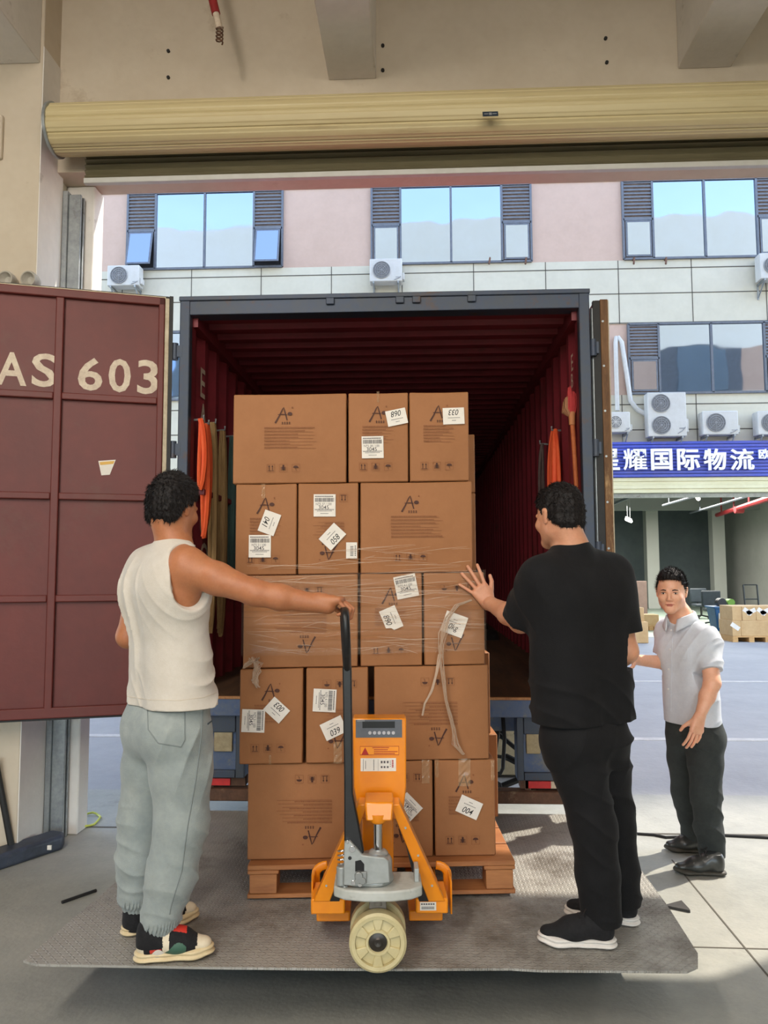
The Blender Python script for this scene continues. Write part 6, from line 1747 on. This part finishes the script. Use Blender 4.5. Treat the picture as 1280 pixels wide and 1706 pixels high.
F.chain([neck - up_ * 0.055 - bf * 0.015, shR], [0.066, 0.078], 0.04); F.chain([neck - up_ * 0.055 - bf * 0.015, shL], [0.066, 0.076], 0.04)
F.cap(chest - br_ * 0.10 + up_ * 0.0, chest + br_ * 0.10 + up_ * 0.0, 0.145, None, 0.05, ax=bf, q=0.85)
F.cap(chest - br_ * 0.085, hemc - br_ * 0.075 - up_ * 0.1, 0.135, 0.138, 0.05, ax=bf, q=0.9); F.cap(chest + br_ * 0.085, hemc + br_ * 0.075 - up_ * 0.1, 0.135, 0.138, 0.05, ax=bf, q=0.9)
sleL = shL + (el - shL) * 0.90; sleR = shR + (elR - shR) * 0.78
F.cap(shL, sleL, 0.082, 0.080, 0.035); F.cap(shR, sleR, 0.080, 0.076, 0.035)
F.cap(neck - bf * 0.012 - up_ * 0.005, neck + bf * 0.06 + up_ * 0.05, 0.060, 0.08, 0.008, 's')
def cut_end(F, p, d, rad=0.14):         # square off a sleeve end
    p = NP(p); d = nrm(d)
    sl, X, Y, Z = F.sub(p - rad, p + rad)
    X = X - p[0]; Y = Y - p[1]; Z = Z - p[2]
    t = X * d[0] + Y * d[1] + Z * d[2]; q = np.sqrt(np.maximum(X * X + Y * Y + Z * Z - t * t, 0))
    m = np.maximum(q - rad * 0.8, -t)
    F.d[sl] = np.maximum(F.d[sl], -m.astype(np.float32))
cut_end(F, sleL + (el - shL) * 0.02, el - shL, 0.13); cut_end(F, sleR, elR - shR, 0.12)
def folds3(Q):
    z = Q[:, 2]; t = (Q - chest) @ br_
    m = np.clip((chest[2] + 0.12 - z) / 0.2, 0, 1)
    sl_ = np.exp(-(np.linalg.norm(Q - (sleL + shL) / 2, axis=1) / 0.13) ** 2)
    lo_ = np.clip((waist[2] + 0.02 - z) / 0.1, 0, 1)
    return -0.013 * m * crease(Q, br_ * 1.0 + up_ * 0.18, 21, 2, 1.3, 5) * spots(Q, 4, 3, -0.4, 0.4) - 0.010 * sl_ * crease(Q, nrm(el - shL) + up_ * 0.4, 48, 3) - 0.010 * lo_ * crease(Q, br_ * 0.6 + up_ * 0.8, 34, 8, 1.6, 7) * spots(Q, 6, 5, -0.2, 0.4) + 0.002 * lump(Q, 16, 6)
F.warp(folds3)
F.clip(hemc, (0, 0, -1))
so, _, _ = F.mesh('t_shirt', SH2, p2)
TR2 = cloth('black_trousers', (18, 18, 20), (23, 23, 25), 8)
ankL = A(1003, 1535, 2.96); ankR = A(1040, 1522, 3.13); knL = A(989, 1375, 2.92); knR = A(1022, 1375, 3.10)
hR = hip + br_ * 0.065; hL = hip - br_ * 0.085
F = Field(NP((hL[0] - 0.22, 2.6, PZ + 0.03)), NP((hR[0] + 0.25, 3.45, hip[2] + 0.12)), 0.004)
F.cap(hip - br_ * 0.075 + up_ * 0.05, hip + br_ * 0.055 + up_ * 0.05, 0.115, None, 0.03, ax=bf, q=0.9)
F.cap(hip - br_ * 0.08 - bf * 0.02 - up_ * 0.05, hip + br_ * 0.055 - bf * 0.02 - up_ * 0.05, 0.115, None, 0.03, ax=bf, q=0.95)
for h_, kn_, an_ in ((hR, knR, ankR), (hL, knL, ankL)):
    F.cap(h_ - up_ * 0.05, h_ + (kn_ - h_) * 0.5, 0.108, 0.095, 0.03); F.cap(h_ + (kn_ - h_) * 0.5, kn_, 0.095, 0.082, 0.03)
    F.cap(kn_, kn_ + (an_ - kn_) * 0.5, 0.082, 0.078, 0.03); F.cap(kn_ + (an_ - kn_) * 0.5, an_ - up_ * 0.015, 0.078, 0.072, 0.02)
F.warp(lambda Q: -0.012 * crease(Q, (0.4, 0.2, 0.9), 32, 3, 2.0, 7) * spots(Q, 6, 9, -0.2, 0.4) - 0.009 * crease(Q, (0.9, 0.3, -0.3), 24, 5, 1.4, 5) * spots(Q, 4, 2, -0.4, 0.4) + 0.002 * lump(Q, 16, 8))
F.clip((0, 0, PZ + 0.072), (0, 0, -1))
F.mesh('trousers', TR2, p2)
WRB = mat('white_rubber', (222, 218, 212), 0.5, c2=(208, 204, 198), scale=8)
one = lambda x, y, h: np.zeros(len(x))
hl, tl = gr(1031, 1585, PZ), gr(899, 1578, PZ)
shoe(p2, hl + Vector((0, 0.03, 0)), tl + Vector((0, 0.03, 0)), PZ, [BLK], one, WRB, M['black'], 0.102, 0.10, 0.036, 'left black trainer with white sole', name='trainer')
hl, tl = gr(1070, 1548, PZ), gr(945, 1535, PZ)
shoe(p2, hl + Vector((0, 0.03, 0)), tl + Vector((0, 0.05, 0)), PZ, [BLK], one, WRB, M['black'], 0.102, 0.10, 0.036, name='trainer')

# ---------------------------------------------------------------- man in the grey shirt, behind on the right
p3 = thing('person', 'person in light grey short-sleeved shirt and dark trousers looking at the camera', 'person', (gr(1165, 1450).x, 4.5, 0))
YT = 4.5
th = math.radians(58)
bf = NP((-math.sin(th), -math.cos(th), 0)); br_ = np.cross(bf, (0, 0, 1))
H3 = A(1119, 986, YT - 0.04); hf = frame((-0.42, -0.90, -0.06))
neck = A(1136, 1022, YT)
chest = A(1147, 1085, YT); waist = A(1150, 1150, YT); hip = A(1156, 1212, YT)
shR = chest + br_ * 0.14 + up_ * 0.105; shL = chest - br_ * 0.130 + up_ * 0.075
elL = A(1187, 1138, YT - 0.22); wrL = A(1166, 1194, YT - 0.27)
elR = A(1108, 1104, YT + 0.13); wrR = A(1058, 1099, YT - 0.06)
F = Field(NP((wrR[0] - 0.25, 4.0, 0.68)), NP((shL[0] + 0.22, 4.95, H3[2] + 0.15)), 0.003)
head(F, H3, hf, neck - up_ * 0.03, True)
F.cap(neck - up_ * 0.02, chest + up_ * 0.02, 0.058, 0.10, 0.04, ax=bf, q=0.8)
F.cap(chest - br_ * 0.07, chest + br_ * 0.07, 0.11, None, 0.04, ax=bf, q=0.75); F.cap(chest, hip + up_ * 0.1, 0.115, 0.10, 0.04, ax=bf, q=0.75)
F.chain([neck - up_ * 0.045, shR], [0.046, 0.05], 0.04); F.chain([neck - up_ * 0.045, shL], [0.046, 0.05], 0.04)
F.cap(shL, elL, 0.054, 0.042, 0.03); F.cap(elL, elL + (wrL - elL) * 0.4, 0.043, 0.040, 0.02); F.cap(elL + (wrL - elL) * 0.4, wrL, 0.040, 0.026, 0.02)
F.cap(shR, elR, 0.054, 0.042, 0.03); F.cap(elR, wrR, 0.042, 0.028, 0.02)
hand(F, wrL, (-0.26, -0.02, -1), nrm((-0.28, 0.95, 0.05)), nrm((-0.93, -0.28, 0.24)), 1.0, curl=((8, 14, 10), (9, 16, 10), (10, 16, 10), (12, 18, 10)), spread=(7, 2, -4, -9), thumb=((0.75, 0.5, 0.45), (0.9, 0.15, 0.4)))
hand(F, wrR, (-0.85, -0.5, 0.05), (0, 0.1, -1), (0.5, -0.85, 0), 0.98, curl=((30, 40, 30),) * 4)
F.mesh('body', SKIN3, p3)
hair(H3, hf, [(-0.12, -0.06), (-0.07, -0.06), (-0.03, -0.025), (-0.005, 0.012), (0.015, -0.005), (0.035, 0.045), (0.1, 0.06)], HAIR, p3, '', 0.020, 4600, (0.010, 0.022), 1.0, 8, 0.9, fringe=0.016, upsweep=0.7)
fr = hf; r, f, u = fr
P = lambda x, y, z: Vector(H3 + r * x + f * y + u * z)
EW = mat('eye_white', (214, 200, 190), 0.3); EI = mat('eye_dark', (30, 20, 16), 0.2); LIP = mat('lip_red', (186, 108, 92), 0.45)
for s in (-1, 1):
    b = MB(); b.lathe([(0, -0.004), (0.008, -0.003), (0.0105, 0), (0.008, 0.003), (0, 0.004)], P(s * 0.0325, 0.0862, -0.002), Vector(f), 14)
    for i, v in enumerate(b.v):
        q = v - P(s * 0.0325, 0.0862, -0.002); b.v[i] = v - Vector(u) * q.dot(Vector(u)) * 0.62
    e = b.build('eye', EW, p3)
    b = MB(); b.lathe([(0.0044, 0), (0.003, 0.0012), (0, 0.0015)], P(s * 0.0325 - 0.001, 0.0898, -0.002), Vector(f), 12); b.build('iris', EI, e)
    b = MB(); b.tube([P(s * 0.021, 0.0895, 0.003), P(s * 0.033, 0.0905, 0.004), P(s * 0.045, 0.0865, 0.001)], 0.0012, 5); b.build('lash_line', EI, e)
    b = MB(); b.tube([P(s * 0.016, 0.0955, 0.0155), P(s * 0.030, 0.0945, 0.019), P(s * 0.047, 0.0845, 0.0155)], [0.0024, 0.003, 0.0014], 6); b.build('eyebrow', HAIR, p3)
b = MB(); b.tube([P(-0.026, 0.0820, -0.0650), P(-0.013, 0.0905, -0.0632), P(-0.004, 0.0935, -0.0620), P(0, 0.0930, -0.0628), P(0.004, 0.0935, -0.0620), P(0.013, 0.0905, -0.0632), P(0.026, 0.0820, -0.0650)], [0.0010, 0.0032, 0.0036, 0.0032, 0.0036, 0.0032, 0.0010], 8)
b.tube([P(-0.024, 0.0815, -0.0668), P(-0.010, 0.0910, -0.0708), P(0.010, 0.0910, -0.0708), P(0.024, 0.0815, -0.0668)], [0.0010, 0.0042, 0.0042, 0.0010], 8); b.build('lips', LIP, p3)
SH3 = cloth('light_grey_cotton', (206, 211, 220), (197, 202, 212), 20, rough=0.8)
F = Field(NP((elR[0] - 0.2, 4.05, hip[2] - 0.06)), NP((elL[0] + 0.25, 4.95, neck[2] + 0.08)), 0.004)
hemc = A(1155, 1204, YT)
F.chain([neck - up_ * 0.055, shR], [0.062, 0.068], 0.04); F.chain([neck - up_ * 0.055, shL], [0.062, 0.070], 0.04)
F.cap(chest - br_ * 0.07, chest + br_ * 0.07, 0.122, None, 0.05, ax=bf, q=0.9)
F.cap(chest - br_ * 0.055, hemc - br_ * 0.05 - up_ * 0.1, 0.108, 0.114, 0.05, ax=bf, q=1.0); F.cap(chest + br_ * 0.055, hemc + br_ * 0.05 - up_ * 0.1, 0.108, 0.114, 0.05, ax=bf, q=1.0)
sleL = shL + (elL - shL) * 0.72; sleR = shR + (elR - shR) * 0.72
F.cap(shL, sleL + (elL - shL) * 0.05, 0.068, 0.066, 0.03); F.cap(shR, sleR, 0.07, 0.066, 0.03)
cut_end(F, sleL, elL - shL, 0.12); cut_end(F, sleR, elR - shR, 0.11)
F.cap(neck - up_ * 0.02 + bf * 0.02, neck + bf * 0.06 + up_ * 0.06, 0.056, 0.07, 0.01, 's')
def folds4(Q):
    z = Q[:, 2]
    sl_ = np.exp(-(np.linalg.norm(Q - shL, axis=1) / 0.16) ** 2)
    return -0.007 * crease(Q, up_ * 0.8 + br_ * 0.6, 34, 2, 1.6, 7) * spots(Q, 6, 4, -0.1, 0.4) - 0.008 * sl_ * crease(Q, up_ * 0.5 + br_ * 0.9, 44, 3) + 0.002 * lump(Q, 18, 6)
F.warp(folds4)
F.clip(hemc, (0, 0, -1))
so, _, _ = F.mesh('shirt', SH3, p3)
# collar, placket, buttons, chest pocket
b = MB(); n = 40; prof = ((0.074, -0.020), (0.070, 0.012), (0.073, 0.017), (0.079, 0.013), (0.088, -0.012), (0.096, -0.034))
for t in range(n + 1):
    an = -2.72 + 5.44 * t / n
    e = abs(an) / 2.72
    for k, (ro, h) in enumerate(prof):
        hh = h - 0.048 * e ** 2.2 - (0.020 * e ** 5 if k >= 4 else 0)
        wd = an + (0.10 * (an / 2.72) ** 7 if k >= 4 else 0)
        v = neck + br_ * (math.sin(wd) * ro * 1.03) - bf * (math.cos(wd) * ro * 0.98 - 0.010) + up_ * hh
        b.v.append(Vector(v))
m_ = len(prof)
for t in range(n):
    for k in range(m_ - 1): b.f.append([t * m_ + k, t * m_ + k + 1, (t + 1) * m_ + k + 1, (t + 1) * m_ + k]); b.m.append(0)
cl = b.build('collar', SH3, so, smooth=180, recalc=False)
sl_ = cl.modifiers.new('thick', 'SOLIDIFY'); sl_.thickness = 0.004; sl_.offset = 0
bpy.context.view_layer.update()
BT = mat('shirt_button', (224, 226, 228), 0.4)
for py, px in ((1050, 1119), (1082, 1117), (1115, 1115), (1148, 1114)):
    q = onto(so, [(px, py)], 0.001)
    if q:
        b = MB(); b.cyl(q[0], q[0] + Vector(bf) * 0.003, 0.006, None, 10); b.build('button', BT, so)
seam(so, 'placket_edge', [(1122, 1042), (1119, 1100), (1118, 1195)], 0.0014, SH3, 20)
seam(so, 'pocket_edge', [(1128, 1076), (1146, 1077), (1145, 1100), (1128, 1099)], 0.0012, SH3, 8)
TR3 = cloth('dark_slate_trousers', (46, 50, 50), (56, 60, 59), 8)
ankL = A(1188, 1438, 4.46); ankR = A(1160, 1402, 4.72); knL = A(1176, 1325, 4.42); knR = A(1143, 1318, 4.66)
hR = hip + br_ * 0.075; hL = hip - br_ * 0.075
F = Field(NP((hR[0] - 0.3, 4.1, 0.04)), NP((hL[0] + 0.3, 5.0, hip[2] + 0.12)), 0.004)
F.cap(hip - br_ * 0.055 + up_ * 0.04, hip + br_ * 0.055 + up_ * 0.04, 0.105, None, 0.03, ax=bf, q=1.0)
F.cap(hip - br_ * 0.05 - bf * 0.03 - up_ * 0.05, hip + br_ * 0.05 - bf * 0.03 - up_ * 0.05, 0.112, None, 0.03)
for h_, kn_, an_ in ((hR, knR, ankR), (hL, knL, ankL)):
    F.cap(h_ - up_ * 0.05, h_ + (kn_ - h_) * 0.5, 0.098, 0.090, 0.03); F.cap(h_ + (kn_ - h_) * 0.5, kn_, 0.090, 0.080, 0.03)
    F.cap(kn_, kn_ + (an_ - kn_) * 0.5, 0.080, 0.074, 0.03); F.cap(kn_ + (an_ - kn_) * 0.5, an_ - up_ * 0.015, 0.074, 0.068, 0.02)
F.warp(lambda Q: -0.012 * crease(Q, (0.4, 0.2, 0.9), 32, 3, 2.0, 7) * spots(Q, 6, 9, -0.2, 0.4) - 0.009 * crease(Q, (0.9, 0.3, -0.3), 24, 5, 1.4, 5) * spots(Q, 4, 2, -0.4, 0.4) + 0.002 * lump(Q, 16, 8))
F.clip((0, 0, 0.062), (0, 0, -1))
F.mesh('trousers', TR3, p3)
LTH = mat('black_leather', (40, 42, 42), 0.35, c2=(54, 56, 54), scale=12, coat=0.2, bump=0.1, bscale=60); DS = mat('dark_sole', (58, 54, 46), 0.6)
hl, tl = gr(1213, 1462), gr(1127, 1458)
shoe(p3, hl + Vector((0, 0.03, 0)), tl + Vector((0, 0.03, 0)), 0.0, [LTH], one, DS, M['black'], 0.1, 0.085, 0.028, name='shoe')
hl, tl = gr(1184, 1424), gr(1112, 1420)
shoe(p3, hl + Vector((0, 0.03, 0)), tl + Vector((0, 0.03, 0)), 0.0, [LTH], one, DS, M['black'], 0.1, 0.085, 0.028, name='shoe')
# ================================================================ SMALL THINGS
p0, p1 = gr(-60, 1462), gr(92, 1412)
bm_ = thing('rubber_dock_bumper', 'long dark blue rubber bar lying by the left pillar', 'bumper', p0.lerp(p1, 0.5))
d = (p1 - p0).normalized(); n = Vector((-d.y, d.x, 0))
b = MB(); hw = 0.075
q = [p0 - n * hw, p1 - n * hw, p1 + d * 0.05 - n * 0.02, p1 + d * 0.03 + n * hw, p0 + n * hw]
b.prism([(v.x, v.y) for v in q], 0.0, 0.085)
b.build('bar', mat('blue_black_rubber', (44, 50, 60), 0.5, c2=(60, 68, 84), scale=6, dirt=((96, 92, 84), 7, 0.62, 0.78)), bm_, bevel=0.02, seg=3)
b = MB(); c = gr(70, 1432, 0.045) - n * 0.0
cc = p0.lerp(p1, 0.82) - n * (hw + 0.001); b.box(cc.x - 0.02, cc.x + 0.02, cc.y - 0.004, cc.y + 0.004, 0.03, 0.055); b.build('pale_patch', M['paper'], bm_)
a_, c_ = at(-8, 1265, 4.38), gr(22, 1432)
tag(MB().tube([a_, c_ + Vector((0, 0, 0.012))], 0.018, 8).build('dark_stick', M['rub']), 'dark stick leaning in the corner at the left picture edge', 'stick')
a_, c_ = gr(103, 1506), gr(160, 1486)
tag(MB().tube([a_ + Vector((0, 0, 0.008)), c_ + Vector((0, 0, 0.008))], 0.008, 6).build('thin_rod', M['rub']), 'thin dark rod lying on the floor left of the lift platform', 'rod')
pts = [gr(x, y) for x, y in ((1106, 1512), (1136, 1504), (1149, 1518), (1149, 1523))]
b = MB(); b.prism([(v.x, v.y) for v in pts[:3] + [pts[2].lerp(pts[0], 0.02) - Vector((0, 0.02, 0))] ], 0.0, 0.012)
tag(b.build('scrap_plate', mat('scrap_black', (44, 42, 42), 0.6, c2=(58, 54, 52), scale=10)), 'small dark scrap of plate on the floor behind the man in black', 'scrap')
c = gr(137, 1371)
b = MB()
b.tube([c + Vector((0.1 * math.cos(t * PI / 12), 0.16 * math.sin(t * PI / 12), 0.012 + 0.006 * math.sin(t * 1.3))) for t in range(24)], 0.007, 6, closed=True)
b.tube([c + Vector((-0.1, 0.02, 0.012)), c + Vector((-0.13, 0.02, 0.03)), c + Vector((-0.16, 0.03, 0.06))], 0.009, 6)
tag(b.build('strap_ring', mat('lime_plastic', (206, 212, 96), 0.5, c2=(190, 196, 84), scale=8)), 'lime yellow strap ring on the floor by the guide rail', 'ring')
# black cable across the yard
b = MB(); b.tube([gr(x, y) + Vector((0, 0, 0.008)) for x, y in ((1062, 1391), (1090, 1393), (1110, 1397), (1140, 1396), (1180, 1393), (1210, 1394), (1250, 1396), (1320, 1400))], 0.008, 6)
tag(b.build('cable', M['rub']), 'thin black cable lying across the floor behind the man in grey', 'cable')
# twin emergency light on the pillar
el = thing('emergency_light', 'twin round emergency light on the left pillar above the container door', 'light', at(30, 478, 4.42))
lm = mat('lamp_grey', (186, 180, 168), 0.35, coat=0.3, c2=(172, 166, 154), scale=10)
b = MB(); p = at(28, 482, 4.44); b.box(p.x - 0.1, p.x + 0.1, 4.38, 4.44, p.z - 0.06, p.z); b.build('housing', lm, el, bevel=0.01)
for px in (10, 48):
    p = at(px, 465, 4.36); b = MB(); b.lathe([(0, 0.08), (0.03, 0.08), (0.045, 0.04), (0.05, 0.0), (0.047, -0.012), (0.04, -0.012), (0.036, 0.0), (0.02, 0.02), (0, 0.024)], p, (0.1, 1, 0.06), 24); b.build('lamp_head', lm, el)
p = at(-8, 228, 4.42)
tag(MB().box(p.x - 0.06, p.x + 0.045, 4.41, 4.44, p.z - 0.14, p.z + 0.14).build('switch_box', M['tan'], bevel=0.008), 'flat painted box on the pillar at the left picture edge', 'box')
# red conduit stub with a coil of wire above the opening
pa, pb_ = at(345, -40, 4.3), at(366, 48, 4.3)
cs = thing('conduit_stub', 'red and white conduit end hanging under the ceiling with a twist of wire', 'conduit', pb_)
mid = pa.lerp(pb_, 0.72)
MB().tube([pa.lerp(pb_, -1.2), mid], 0.026, 12).build('red_sleeve', M['redp'], cs)
MB().tube([mid, pb_], 0.02, 12).build('pale_end', M['stencil'], cs)
b = MB(); b.tube([pb_ + Vector((0.02 * math.cos(t * 0.9), 0.02 * math.sin(t * 0.9), 0.01 - t * 0.0034)) for t in range(30)], 0.005, 5); b.build('wire_twist', M['rust'], cs)
# drill holes with plugs in the wall
for i, (px, py, lab) in enumerate(((281, 86, 'upper plug of the left pair'), (281, 130, 'lower plug of the left pair'), (638, 77, 'upper plug of the pair beside the middle beam'), (638, 118, 'lower plug of the pair beside the middle beam'), (1009, 65, 'upper plug of the right pair'), (1011, 105, 'lower plug of the right pair'))):
    p = at(px, py, WY); b = MB(); b.cyl((p.x, WY - 0.012, p.z), (p.x, WY, p.z), 0.011, None, 10)
    tag(b.build('wall_plug', M['rub']), 'dark %s above the shutter' % lab, 'plug', 'plugs in the tan wall')
